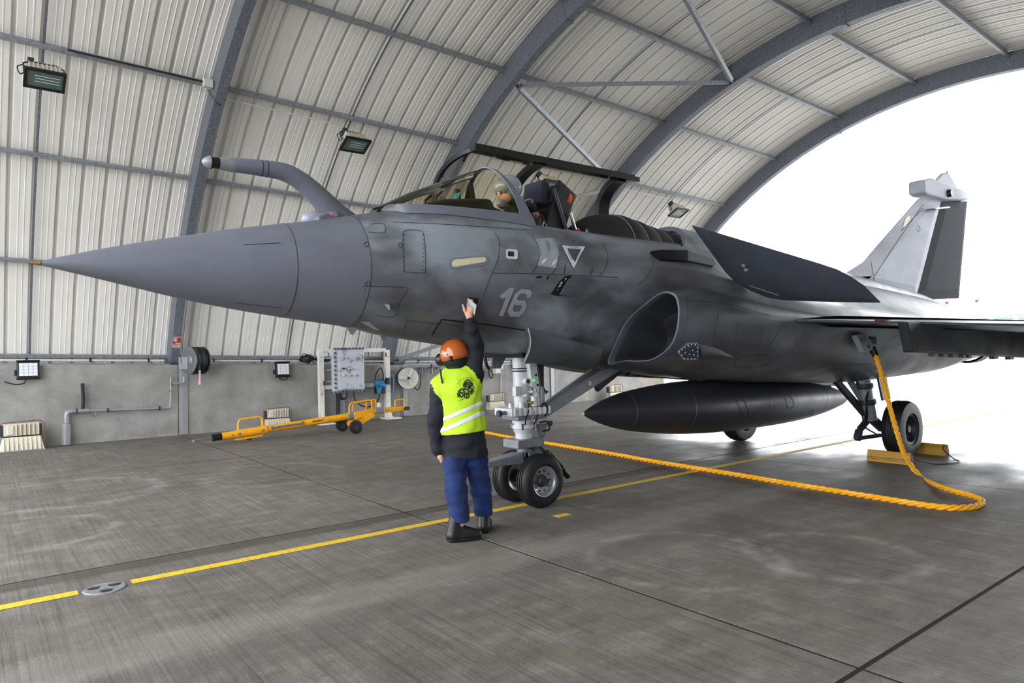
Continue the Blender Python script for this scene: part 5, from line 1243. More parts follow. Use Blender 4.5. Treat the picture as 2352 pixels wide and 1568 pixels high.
q = MB(); q.cyl(tb(3.02) + Vector((0, -.02, .10)), tb(3.04) + Vector((0, -.02, .16)), .018, n=10); q.build('valve_knob', 'red_print', tow)

# ------------------------------------------------------------------ old floodlights standing at the wall foot
def floor_flood(X, Y, sc, lab, rz=0.0):
    t = thing('old_floodlight', (X, Y, 0), lab, 'floodlight', 'old floodlights along the wall foot'); t.rotation_euler[2] = rz
    Mx = Matrix.Translation((X, Y, 0)) @ Matrix.Rotation(rz, 4, 'Z') @ Matrix.Scale(sc, 4)
    def B(mb, nm, m, **k):
        mb.v = [tuple(Mx @ Vector(p)) for p in mb.v]; return mb.build(nm, m, t, **k)
    q = MB(); q.add([(-.34, -.10, 0), (.34, -.10, 0), (.34, .14, 0), (-.34, .14, 0), (-.28, -.01, .26), (.28, -.01, .26), (.28, .14, .26), (-.28, .14, .26)], [(0, 3, 2, 1), (4, 5, 6, 7), (0, 1, 5, 4), (1, 2, 6, 5), (2, 3, 7, 6), (3, 0, 4, 7)]); lo = B(q, 'lower_housing', 'cream_metal', bevel=.012)
    q = MB(); q.box((.0, .07, .385), (.54, .15, .22)); upb = B(q, 'gear_housing', 'cream_metal', bevel=.012)
    q = MB(); q.box((0, .07, .268), (.58, .16, .02)); B(q, 'housing_gasket', 'black_plastic')
    q = MB(); q.box((0, .01, .012), (.70, .24, .024)); B(q, 'front_rim', 'pipe_grey', bevel=.008)
    for k in range(9):
        x = -.27 + k * .0675; q = MB(); q.add([(x - .008, -.125, .03), (x + .008, -.125, .03), (x + .008, -.02, .25), (x - .008, -.02, .25), (x - .008, -.06, .03), (x + .008, -.06, .03), (x + .008, .03, .25), (x - .008, .03, .25)], [(0, 1, 2, 3), (4, 7, 6, 5), (0, 4, 5, 1), (1, 5, 6, 2), (2, 6, 7, 3), (3, 7, 4, 0)]); B(q, 'cooling_fin', 'cream_metal')
    for k in range(6):
        x = -.08 + k * .065; q = MB(); q.box((x, -.02, .385), (.014, .06, .20)); B(q, 'cooling_fin', 'cream_metal')
    q = MB(); q.box((-.17, -.01, .385), (.10, .05, .17)); B(q, 'terminal_box', 'cream_metal', bevel=.01)
    q = MB(); q.box((-.30, .07, .37), (.05, .14, .20)); B(q, 'end_plate', 'dark_steel', bevel=.008)
    q = MB(); q.box((.285, .07, .37), (.03, .14, .20)); B(q, 'end_plate', 'dark_steel', bevel=.008)
    q = MB(); q.tube([(-.36, -.02, .10), (-.36, -.02, .44), (-.28, -.02, .52), (.27, -.02, .54), (.34, -.02, .48), (.34, -.02, .12)], .009, 6); B(q, 'carry_bail', 'rust', smooth=True)
    return t
floor_flood(.78, 15.42, 1.0, 'cream finned floodlight on the floor below the left LED wall lamp')
floor_flood(5.45, 15.45, .88, 'cream finned floodlight on the floor behind the yellow tow bar')
floor_flood(11.6, 15.55, .86, 'cream finned floodlight on the floor behind the nose landing gear')
floor_flood(16.25, 15.45, .90, 'cream finned floodlight by the wall end above the drop tank nose')

# ------------------------------------------------------------------ floodlights slung under the purlins
def roof_flood(bay, lab):
    X = (RIBX[bay] + RIBX[bay + 1]) / 2; base = arch(X, 52.9, 11.18)
    t = thing('roof_floodlight', base, lab, 'floodlight', 'floodlights under the roof')
    Rm = Matrix(((1, 0, 0), (0, .90, .436), (0, -.436, .90))) * .86           # local -z is where the glass looks
    ctr = base + Vector((0, -.16, -.20))
    def B(mb, nm, m, par=None, **k):
        mb.v = [tuple(Rm @ Vector(p) + ctr) for p in mb.v]; return mb.build(nm, m, par or t, **k)
    q = MB(); q.add([(-.28, -.19, -.12), (.28, -.19, -.12), (.28, .19, -.12), (-.28, .19, -.12), (-.24, -.10, .14), (.24, -.10, .14), (.24, .12, .14), (-.24, .12, .14)], [(0, 3, 2, 1), (4, 5, 6, 7), (0, 1, 5, 4), (1, 2, 6, 5), (2, 3, 7, 6), (3, 0, 4, 7)]); bd = B(q, 'lamp_housing', 'cream_metal', bevel=.01)
    for k in range(8):
        x = -.23 + k * .066; q = MB(); q.add([(x - .008, -.215, -.10), (x + .008, -.215, -.10), (x + .008, -.13, .13), (x - .008, -.13, .13), (x - .008, -.16, -.10), (x + .008, -.16, -.10), (x + .008, -.08, .13), (x - .008, -.08, .13)], [(0, 1, 2, 3), (4, 7, 6, 5), (0, 4, 5, 1), (1, 5, 6, 2), (2, 6, 7, 3), (3, 7, 4, 0)]); B(q, 'cooling_fin', 'cream_metal')
    for (c, s_) in (((0, -.215, -.14), (.64, .05, .06)), ((0, .215, -.14), (.64, .05, .06)), ((-.295, 0, -.14), (.05, .43, .06)), ((.295, 0, -.14), (.05, .43, .06))):
        q = MB(); q.box(c, s_); B(q, 'glass_frame', 'black_plastic', bevel=.01)
    q = MB(); q.box((0, 0, -.135), (.56, .40, .02)); gl = B(q, 'lamp_glass', 'lamp_glass')
    for k in range(3):
        q = MB(); q.box((0.04, -.08 + .07 * k, -.1465), (.38, .012, .003)); B(q, 'reflector_line', 'led_panel', gl)
    q = MB(); q.box((-.20, .0, .20), (.10, .16, .16)); B(q, 'ballast_box', 'dark_steel', bevel=.01)
    q = MB(); q.tube([(-.31, 0, -.02), (-.31, .02, .20), (-.20, .05, .30), (.20, .05, .30), (.31, .02, .20), (.31, 0, -.02)], .014, 6); B(q, 'lamp_bracket', 'dark_steel', smooth=True)
    q = MB(); q.tube(spline([(-.30, .05, .20), (-.40, .02, .08), (-.36, .02, -.08), (-.27, 0, .02)], 6), .01, 6); B(q, 'lamp_cable', 'black_rubber', smooth=True)
    return t
roof_flood(1, 'finned floodlight under the roof in the leftmost bay')
roof_flood(2, 'finned floodlight under the roof above the refuelling probe')
roof_flood(3, 'finned floodlight under the roof seen through the open canopy')
roof_flood(4, 'finned floodlight under the roof nearest the shelter mouth')

# ------------------------------------------------------------------ LED lamps on the wall
def led(cx, cy, w, h, lab):
    c = Vector(at_y(cx, cy, 15.70)); t = thing('led_wall_lamp', (c.x, 15.84, c.z), lab, 'wall lamp', 'LED lamps on the concrete wall')
    Rm = Matrix.Rotation(math.radians(-6), 3, 'X')
    def B(mb, nm, m, **k): mb.v = [tuple(Rm @ Vector(p) + c) for p in mb.v]; return mb.build(nm, m, t, **k)
    q = MB(); q.box((0, .03, 0), (w * .96, .07, h * .96)); B(q, 'lamp_body', 'black_plastic', bevel=.015)
    q = MB(); q.box((0, -.012, .02 * h), (w * .76, .012, h * .72)); pn = B(q, 'led_panel', 'led_panel')
    for k in (-1, 0, 1):
        q = MB(); q.box((k * w * .19, -.019, .02 * h), (.004, .003, h * .72)); B(q, 'panel_rib', 'pipe_grey')
        q = MB(); q.box((0, -.019, .02 * h + k * h * .18), (w * .76, .003, .004)); B(q, 'panel_rib', 'pipe_grey')
    q = MB(); q.box((0, .02, h * .5), (w * 1.0, .10, .03)); B(q, 'top_cap', 'black_plastic', bevel=.01)
    q = MB(); q.box((0, .02, -h * .5), (w * 1.0, .10, .03)); B(q, 'bottom_cap', 'black_plastic', bevel=.01)
    q = MB(); q.box((-w * .52, .05, -.05), (.03, .12, .10)); B(q, 'swivel_arm', 'black_plastic')
    q = MB(); q.tube(spline([(-.04, .04, -h * .5), (-.06, .05, -h * .72), (-.20, .06, -h * .78), (-.36, .09, -h * .60)] if cx < 300 else [(-.08, .04, -h * .5), (-.05, .05, -h * .68), (.08, .06, -h * .70), (.14, .06, -h * .45)], 6), .012, 6); B(q, 'lamp_cable', 'black_rubber', smooth=True)
    return t
led(65, 849, .37, .33, 'black LED floodlight with white panel, left of the hose reel')
led(650, 848, .34, .33, 'black LED floodlight with white panel, left of the electrical cabinet')
# third lamp, seen from the side under the nose
t = thing('led_wall_lamp', at_y(1145, 850, 15.84), 'white wall lamp bracket on the concrete wall behind the nose landing gear', 'wall lamp')
q = MB(); q.box(at_y(1141, 852, 15.6), (.18, .16, .13)); q.build('lamp_body', 'white_plastic', t, bevel=.01)
q = MB(); q.box(at_y(1147, 842, 15.7), (.08, .26, .14)); q.build('swivel_arm', 'white_plastic', t, bevel=.01)
q = MB(); q.cyl(at_y(1152, 855, 15.8), at_y(1152, 905, 15.8), .015, n=8); q.build('lamp_conduit', 'white_plastic', t)
q = MB(); q.tube(spline([at_y(x, y, 15.75) for x, y in ((1124, 842), (1123, 858), (1127, 868), (1132, 862), (1129, 850))], 6), .018, 6); q.build('lamp_cable', 'black_rubber', t, smooth=True)

# ------------------------------------------------------------------ hose reels
def disc(c, r, d, th, nm, m, par, prof=None):
    q = MB(); q.lathe(prof or [(-th / 2, .001), (-th / 2, r), (th / 2, r), (th / 2, .001)], c, d, 40, cap=False); return q.build(nm, m, par, smooth=True, angle=30)
mat('reel_steel', (118, 120, 122), 0.45, 0.6, var=0.1, scale=8)
r1c = Vector(at_y(434, 828, 15.45)); ax1 = Vector((-.95, -.31, 0)).normalized()
rl = thing('hose_reel', (r1c.x, 15.84, r1c.z - .3), 'steel hose reel with coiled black hose beside the red and white sign', 'hose reel')
disc(r1c, .285, ax1, .02, 'reel_disc', 'reel_steel', rl, [(-.01, .001), (.035, .001), (.03, .10), (.012, .13), (.02, .24), (.012, .285), (-.01, .285)])
disc(r1c - ax1 * .30, .285, ax1, .02, 'reel_disc', 'dark_steel', rl)
for k in range(5):
    q = MB(); u, v, d = frame_from(ax1); q.tube([r1c - ax1 * (.04 + .05 * k) + (u * math.cos(a) + v * math.sin(a)) * (.245 + .012 * (k % 2)) for a in np.linspace(0, 2 * math.pi, 36, endpoint=False)], .030, 8, closed=True); q.build('hose_coil', 'black_rubber', rl, smooth=True)
disc(r1c - ax1 * .15, .22, ax1, .26, 'reel_drum', 'black_rubber', rl)
q = MB(); q.tube(spline([at_y(x, y, 15.25) for x, y in ((449, 800), (455, 825), (458, 850))], 6), .026, 8); q.build('hose_tail', 'black_rubber', rl, smooth=True)
q = MB(); q.cyl(at_y(458, 850, 15.25), at_y(459, 872, 15.25), .022, .014, 12); q.build('hose_nozzle', 'chrome', rl, smooth=True)
q = MB(); q.cyl(at_y(459, 871, 15.25), at_y(459, 883, 15.25), .024, .028, 12); q.build('nozzle_guard', 'pink_plastic', rl, smooth=True)
q = MB(); q.bar(r1c + Vector((.05, 0, -.05)), Vector((r1c.x - .02, 15.845, r1c.z - .05)), .20, .26); q.build('reel_bracket', 'pipe_grey', rl, bevel=.01)
q = MB(); q.tube(spline([at_y(x, y, 15.7) for x, y in ((422, 864), (422, 876), (415, 880), (397, 880))], 6), .022, 8); q.build('feed_pipe', 'pipe_grey', rl, smooth=True)

r2c = Vector(at_y(937, 868, 15.55)); ax2 = Vector((-.25, -.97, 0)).normalized()
rl2 = thing('hose_reel', (r2c.x, 15.84, r2c.z - .3), 'pale round cable reel with three-arm bracket behind the orange helmet', 'hose reel')
disc(r2c, .265, ax2, .02, 'reel_disc', 'white_plastic', rl2, [(-.01, .001), (.02, .001), (.02, .06), (.006, .10), (.012, .23), (.03, .265), (-.01, .265)])
u, v, d = frame_from(ax2)
for a in (math.radians(175), math.radians(62), math.radians(-60)):
    q = MB(); e = Vector((math.cos(a), 0, math.sin(a))) * .27; q.bar(r2c + ax2 * .05, r2c + ax2 * .05 + e, .012, .075, up=ax2.cross(e)); q.build('bracket_arm', 'cream_metal', rl2, bevel=.004)
disc(r2c + ax2 * .06, .035, ax2, .05, 'reel_hub', 'dark_steel', rl2)
disc(r2c - ax2 * .16, .27, ax2, .02, 'reel_disc', 'dark_steel', rl2)
disc(r2c - ax2 * .08, .23, ax2, .14, 'reel_cable', 'black_rubber', rl2)
q = MB(); q.tube(spline([at_y(x, y, 15.6) for x, y in ((952, 888), (958, 895), (964, 890), (967, 870), (966, 858))], 6), .012, 6); q.build('reel_lead', 'black_rubber', rl2, smooth=True)
q = MB(); q.tube(spline([at_y(x, y, 15.7) for x, y in ((934, 893), (931, 905), (931, 925), (928, 945), (922, 952))], 6), .010, 6); q.build('reel_lead', 'pipe_grey', rl2, smooth=True)
q = MB(); q.bar(r2c - ax2 * .2, Vector((r2c.x, 15.845, r2c.z)), .14, .14); q.build('reel_mount', 'pipe_grey', rl2)
# air fittings rail
ar = thing('air_fittings_rail', at_y(985, 848, 15.84), 'row of small air fittings on the wall beside the pale cable reel', 'fittings')
q = MB(); q.cyl(at_y(957, 845, 15.76), at_y(1012, 843, 15.76), .022, n=10); q.build('rail_pipe', 'steel', ar, smooth=True)
for x, m_, h in ((963, 'dark_steel', 14), (970, 'pipe_grey', 15), (976, 'steel', 12), (983, 'steel', 13), (991, 'brass', 16), (1003, 'black_plastic', 5)):
    q = MB(); q.cyl(at_y(x, 843, 15.72), at_y(x, 843 + h, 15.72), .028 if m_ == 'brass' else .014, n=8); q.build('air_coupling', m_, ar, smooth=True)
q = MB(); q.cyl(at_y(991, 836, 15.72), at_y(991, 845, 15.72), .028, n=10); q.build('pressure_regulator', 'black_plastic', ar)
q = MB(); q.tube(spline([at_y(x, y, 15.74) for x, y in ((1008, 843), (1012, 850), (1011, 862), (1011, 880))], 5), .012, 6); q.build('air_pipe', 'steel', ar, smooth=True)

# ------------------------------------------------------------------ electrical cabinet on a white stand
stand = thing('cabinet_stand', (7.4, 15.6, 0), 'white steel frame carrying the electrical cabinet by the wall', 'stand')
YS = 15.66
def zat(px, py, Y): return at_y(px, py, Y)
pl0, pl1 = zat(736, 803, YS), zat(888, 803, YS); 
for (p, ) in ((pl0,), (pl1,)):
    q = MB(); q.box((p[0], YS, p[2] / 2), (.125, .10, p[2])); ps = q.build('stand_post', 'white_paint', stand, bevel=.006)
    q = MB(); q.box((p[0] + .03, YS - .1, .015), (.40, .40, .03)); q.build('stand_foot', 'white_paint', stand, bevel=.005)
    q = MB(); q.add([(p[0] - .006, YS - .05, .03), (p[0] + .006, YS - .05, .03), (p[0] + .006, YS - .27, .03), (p[0] - .006, YS - .27, .03), (p[0] - .006, YS - .05, .32), (p[0] + .006, YS - .05, .32)], [(0, 1, 2, 3), (0, 4, 5, 1), (1, 5, 2), (0, 3, 4), (2, 5, 4, 3)]); q.build('stand_gusset', 'white_paint', stand)
    for zz in (.9, .4):
        q = MB(); q.cyl((p[0], YS - .05, p[2] * zz), (p[0], YS - .056, p[2] * zz), .012, n=8); q.build('post_hole', 'black_matt', stand)
    q = MB(); q.box((p[0] + (.05 if p is pl0 else -.05), YS - .052, p[2] * (.55 if p is pl0 else .93)), (.04, .006, .10)); q.build('rust_patch', 'rust', stand)
for py in (806, 890):
    a, c = zat(740, py, YS), zat(886, py, YS); q = MB(); q.box(((a[0] + c[0]) / 2, YS + .02, a[2]), (c[0] - a[0], .06, .09)); q.build('stand_rail', 'white_paint', stand, bevel=.005)
YF = 15.22
cbA, cbB = zat(771, 798, YF), zat(842, 899, YF)
cw, ch = cbB[0] - cbA[0], cbA[2] - cbB[2]; cc = Vector(((cbA[0] + cbB[0]) / 2, YF + .10, (cbA[2] + cbB[2]) / 2))
cab = thing('electrical_cabinet', (cc.x, cc.y, cc.z - ch / 2), 'grey flameproof electrical cabinet with worn paint and bolted flange', 'cabinet')
q = MB(); q.box(cc + Vector((0, .11, 0)), (cw * .96, .22, ch * .94)); q.build('cabinet_body', 'cabinet_blue', cab, bevel=.02)
q = MB(); q.box(cc + Vector((-.02, -.01, 0)), (cw, .035, ch)); q.build('cabinet_flange', 'cabinet_grey', cab, bevel=.006)
q = MB(); q.box(cc + Vector((.02, -.05, 0)), (cw * .86, .06, ch * .88)); dr_ = q.build('cabinet_door', 'cabinet_grey', cab, bevel=.02)
for k in range(9):
    for zz in (1, -1): q = MB(); p = cc + Vector((-cw * .47 - .02 + cw * .94 * k / 8, -.03, zz * ch * .475)); q.cyl(p, p + Vector((0, -.04, 0)), .019, n=8); q.build('flange_bolt', 'dark_steel', cab)
for k in range(1, 10):
    for xx in (1, -1): q = MB(); p = cc + Vector((xx * cw * .47 - .02, -.03, -ch * .475 + ch * .95 * k / 10)); q.cyl(p, p + Vector((0, -.04, 0)), .019, n=8); q.build('flange_bolt', 'dark_steel', cab)
def knob(px, py, r, m, l=.03, nm='switch_knob'):
    p = Vector(zat(px, py, YF - .005)); q = MB(); q.cyl(p + Vector((0, .03, 0)), p + Vector((0, -l, 0)), r, n=14); return q.build(nm, m, dr_, smooth=True, angle=40)
for x, y in ((801, 846), (807, 846), (815, 846), (789, 861), (801, 861), (814, 861), (826, 861)): knob(x, y, .022, 'white_plastic', nm='push_button')
knob(789, 846, .02, 'black_plastic')
for x, y in ((797, 823), (829, 822)):
    knob(x, y, .025, 'dark_steel'); p = Vector(zat(x, y, YF - .03)); q = MB(); q.bar(p + Vector((-.02, 0, .05)), p + Vector((.03, 0, -.08)), .02, .03); q.build('switch_lever', 'cabinet_grey', dr_, bevel=.005)
for py in (823, 849, 875):
    p = Vector(zat(764, py, YF + .15)); q = MB(); q.bar(p + Vector((-.14, 0, .0)), p + Vector((.06, 0, -.01)), .02, .012); q.build('cabinet_strap', 'white_plastic', cab)
q = MB(); p = Vector(zat(834, 887, YF - .012)); q.box(p, (.05, .01, .025)); q.build('cabinet_label', 'white_plastic', dr_)
# blue socket, cables, trays
so = thing('power_socket', zat(872, 888, 15.55), 'blue industrial plug in a black socket plate beside the cabinet', 'socket')
q = MB(); a = Vector(zat(872, 888, 15.50)); q.box(a, (.30, .04, .33)); q.build('socket_plate', 'black_plastic', so, bevel=.03)
q = MB(); q.prism([Vector(zat(x, y, 15.40)) for x, y in ((861, 874), (883, 874), (884, 881), (876, 895), (874, 904), (869, 904), (867, 892), (863, 884))], (0, .09, 0)); q.build('plug_body', 'blue_plastic', so, bevel=.012)
q = MB(); q.cyl(zat(873, 882, 15.42), zat(885, 885, 15.30), .045, n=14); q.build('plug_collar', 'blue_plastic', so, smooth=True)
q = MB(); q.box(zat(890, 875, 15.42), (.10, .08, .17)); q.build('switch_box', 'black_plastic', so, bevel=.01)
q = MB(); q.tube(spline([zat(x, y, 15.45) for x, y in ((812, 898), (815, 915), (828, 930), (845, 934), (860, 928), (870, 915), (872, 902))], 8), .018, 8); q.build('socket_cable', 'black_rubber', so, smooth=True)
q = MB(); q.tube(spline([zat(x, y, 15.50) for x, y in ((862, 872), (864, 858), (872, 846), (876, 846), (880, 860), (880, 872))], 6), .016, 8); q.build('socket_cable', 'black_rubber', so, smooth=True)
q = MB(); q.tube(spline([zat(x, y, 15.40) for x, y in ((896, 866), (902, 860), (904, 880), (903, 900))], 6), .014, 6); q.build('air_hose', 'blue_plastic', so, smooth=True)
tr = thing('cable_tray', zat(781, 958, 15.8), 'grey perforated cable trays and black cables below the cabinet', 'cable tray')
for x in (769, 784, 790):
    a, c = Vector(zat(x, 903, 15.72)), Vector(zat(x, 962, 15.72)); q = MB(); q.box(((a.x), 15.76, (a.z + c.z) / 2), (.06, .06, a.z - c.z)); q.build('tray_channel', 'steel_light', tr)
for x in (774, 777, 780):
    a, c = Vector(zat(x, 903, 15.68)), Vector(zat(x, 962, 15.68)); q = MB(); q.cyl(a, c, .022, n=8); q.build('tray_cable', 'black_rubber', tr, smooth=True)
for k in range(4):
    q = MB(); c = Vector(zat(788, 908, 15.50)); q.tube([c + Vector((.10 * math.cos(a) * (1 - .1 * k), -.02 * k, .10 * math.sin(a) + .01 * k)) for a in np.linspace(0, 2 * math.pi, 24, endpoint=False)], .012, 6, closed=True); q.build('cable_coil', 'black_rubber', tr, smooth=True)

# ------------------------------------------------------------------ pipework, conduit, sign and small boxes on the wall
pw = thing('wall_pipework', zat(160, 1015, 15.8), 'grey water pipe running along the concrete wall to the hose reel', 'pipe')
def wp(px, r, nm, m='pipe_grey', Y=15.76, n=12, par=None): q = MB(); q.tube(spline([zat(x, y, Y) for x, y in px], 5), r, n); return q.build(nm, m, par or pw, smooth=True)
q = MB(); q.cyl(zat(152, 973, 15.72), zat(152, 1021, 15.72), .075, n=20); q.build('pipe_sleeve', 'pipe_grey', pw, smooth=True, angle=40)
wp([(153, 972), (153, 957), (156, 947), (168, 944)], .045, 'pipe_elbow'); wp([(168, 944), (186, 943), (203, 942)], .04, 'pipe_run'); wp([(203, 943), (290, 940), (378, 937)], .025, 'pipe_run'); wp([(378, 937), (388, 936), (391, 930), (392, 900), (393, 866)], .018, 'pipe_riser')
wp([(190, 940), (191, 915), (189, 880)], .03, 'hose_stub', 'black_rubber'); 
for px in ((176, 943), (247, 941), (366, 937)): q = MB(); p = Vector(zat(*px, 15.76)); q.lathe([(-.012, .045), (.012, .045)], p, (1, 0, 0), 14); q.build('pipe_clip', 'dark_steel', pw)
wp([(220, 943), (219, 953), (210, 956)], .01, 'drain_tap', 'brass'); wp([(397, 880), (393, 882)], .03, 'tap_body', 'brass'); wp([(388, 898), (396, 898)], .014, 'tap_handle', 'brass')
cdt = thing('wall_conduit', (3, 16.2, 1.6), 'white conduit strapped along the top of the concrete wall', 'conduit')
for a, c in ((-1.6, 3.3), (3.9, 8.5), (9.1, 13.5)):
    q = MB(); q.cyl((a, 16.2, wall_z(a) + .09), (c, 16.2, wall_z(c) + .09), .022, n=10); q.build('conduit_tube', 'white_plastic', cdt, smooth=True)
    for X in np.arange(a + .4, c, 1.05):
        q = MB(); q.box((X, 16.19, wall_z(X) + .10), (.025, .06, .085)); q.build('conduit_strap', 'black_plastic', cdt)
bl = thing('cable_bundle', zat(705, 825, 16.1), 'tangled black cable bundle on the wall head left of the cabinet stand', 'cable')
for k in range(7):
    c = Vector(zat(700 + 3.2 * (k % 4), 822 + 2 * (k % 3), 16.05)); q = MB(); q.tube([c + Vector((.11 * math.cos(a) + .02 * math.sin(3 * a + k), .03 * math.sin(2 * a + k), .10 * math.sin(a) * (1 - .08 * k))) for a in np.linspace(0, 2 * math.pi, 24, endpoint=False)], .012, 6, closed=True); q.build('cable_loop', 'black_rubber', bl, smooth=True)
q = MB(); q.tube(spline([zat(x, y, 16.1) for x, y in ((705, 827), (722, 824), (740, 828), (758, 826))], 6), .035, 8); q.build('cable_run', 'black_rubber', bl, smooth=True)
sg = thing('fire_notice', arch(3.585, 25.2, 10.96), 'red and white notice plate on the steel arch rib', 'sign')
def on_rib(x, a, r=10.962): return arch(3.585 + x, a, r)
q = MB(); q.add([on_rib(-.075, 24.45), on_rib(.075, 24.45), on_rib(.075, 25.75), on_rib(-.075, 25.75), on_rib(-.075, 24.45, 10.975), on_rib(.075, 24.45, 10.975), on_rib(.075, 25.75, 10.975), on_rib(-.075, 25.75, 10.975)], [(0, 1, 2, 3), (4, 7, 6, 5), (0, 4, 5, 1), (1, 5, 6, 2), (2, 6, 7, 3), (3, 7, 4, 0)]); pl_ = q.build('notice_plate', 'white_plastic', sg)
for (x0, x1, a0, a1) in ((-.072, .072, 25.06, 25.2), (.0, .072, 25.2, 25.72), (-.072, -.06, 25.2, 25.72), (-.072, .072, 24.86, 24.92), (-.072, -.03, 24.92, 25.06), (-.072, .0, 25.64, 25.72)):
    q = MB(); q.add([on_rib(x0, a0, 10.958), on_rib(x1, a0, 10.958), on_rib(x1, a1, 10.958), on_rib(x0, a1, 10.958)], [(0, 1, 2, 3)]); q.build('notice_print', 'red_print', pl_)
for k in range(5):
    q = MB(); q.add([on_rib(x, a, 10.957) for x, a in ((-.06, 24.55 + .06 * k), (.03 + .008 * (k % 3), 24.55 + .06 * k), (.03 + .008 * (k % 3), 24.57 + .06 * k), (-.06, 24.57 + .06 * k))], [(0, 1, 2, 3)]); q.build('notice_line', 'red_print', pl_)
jb = thing('junction_box', arch(3.42, 54.0, 11.2), 'small white junction box at the crossing of left rib and purlin', 'box')
q = MB(); q.box(arch(3.40, 54.6, 11.22), (.16, .12, .14)); q.build('box_body', 'white_plastic', jb, bevel=.01); q = MB(); q.tube(spline([arch(3.40, 54.2, 11.15), arch(3.58, 53.6, 10.95), arch(3.75, 53.4, 11.2)], 6), .008, 6); q.build('box_cable', 'black_rubber', jb)
q = MB(); q.cyl(arch(3.75, 53.35, 11.24), arch(6.0, 53.35, 11.24), .016, n=8); tag(q.build('lamp_conduit', 'white_plastic', smooth=True), 'thin white conduit under the purlin beside the middle roof floodlight', 'conduit')
q = MB(); q.cyl(arch(14.1, 53.35, 11.24), arch(16.1, 53.35, 11.24), .016, n=8); tag(q.build('lamp_conduit', 'white_plastic', smooth=True), 'thin white conduit under the purlin beside the roof floodlight near the mouth', 'conduit')
q = MB(); q.cyl(arch(1.3, 54.6, 11.24), arch(3.35, 54.6, 11.24), .016, n=8); tag(q.build('lamp_conduit', 'black_rubber', smooth=True), 'black cable along the purlin between the left floodlight and junction box', 'cable')

# ------------------------------------------------------------------ pale building and masts far beyond the mouth
bd = thing('airfield_building', (150, 45, 0), 'pale low airfield building far beyond the shelter mouth', 'building')
mat('window_strip', (84, 98, 106), 0.6, var=0.25, scale=0.6)
mat('moss_gutter', (96, 96, 66), 0.8)
q = MB(); q.box((150, 45, 3.75), (20, 70, 7.5)); q.build('building_wall', 'building_white', bd)
q = MB(); q.box((148, 45, 7.7), (17, 71, .5)); q.build('roof_edge', 'building_white', bd)
q = MB(); q.box((139.9, 45, 5.95), (.3, 70, .16)); q.build('gutter', 'moss_gutter', bd)
for k in range(16):
    q = MB(); q.box((139.9, 14 + 4.0 * k, 5.0), (.3, 3.5 - .8 * (k % 3 == 1), 1.3)); q.build('window', 'window_strip', bd)
mat('flag_red', (96, 14, 24), 0.7); mat('flag_blue', (40, 56, 80), 0.7)
for y, m_ in ((51.0, 'flag_red'), (46.2, 'flag_blue'), (53.3, 'flag_blue')):
    q = MB(); q.box((141, y, 8.75), (.1, .55, .5)); fl_ = q.build('roof_panel', m_, bd); q = MB(); q.cyl((141, y, 7.9), (141, y, 8.8), .04, n=6); q.build('panel_post', 'flag_blue', bd)
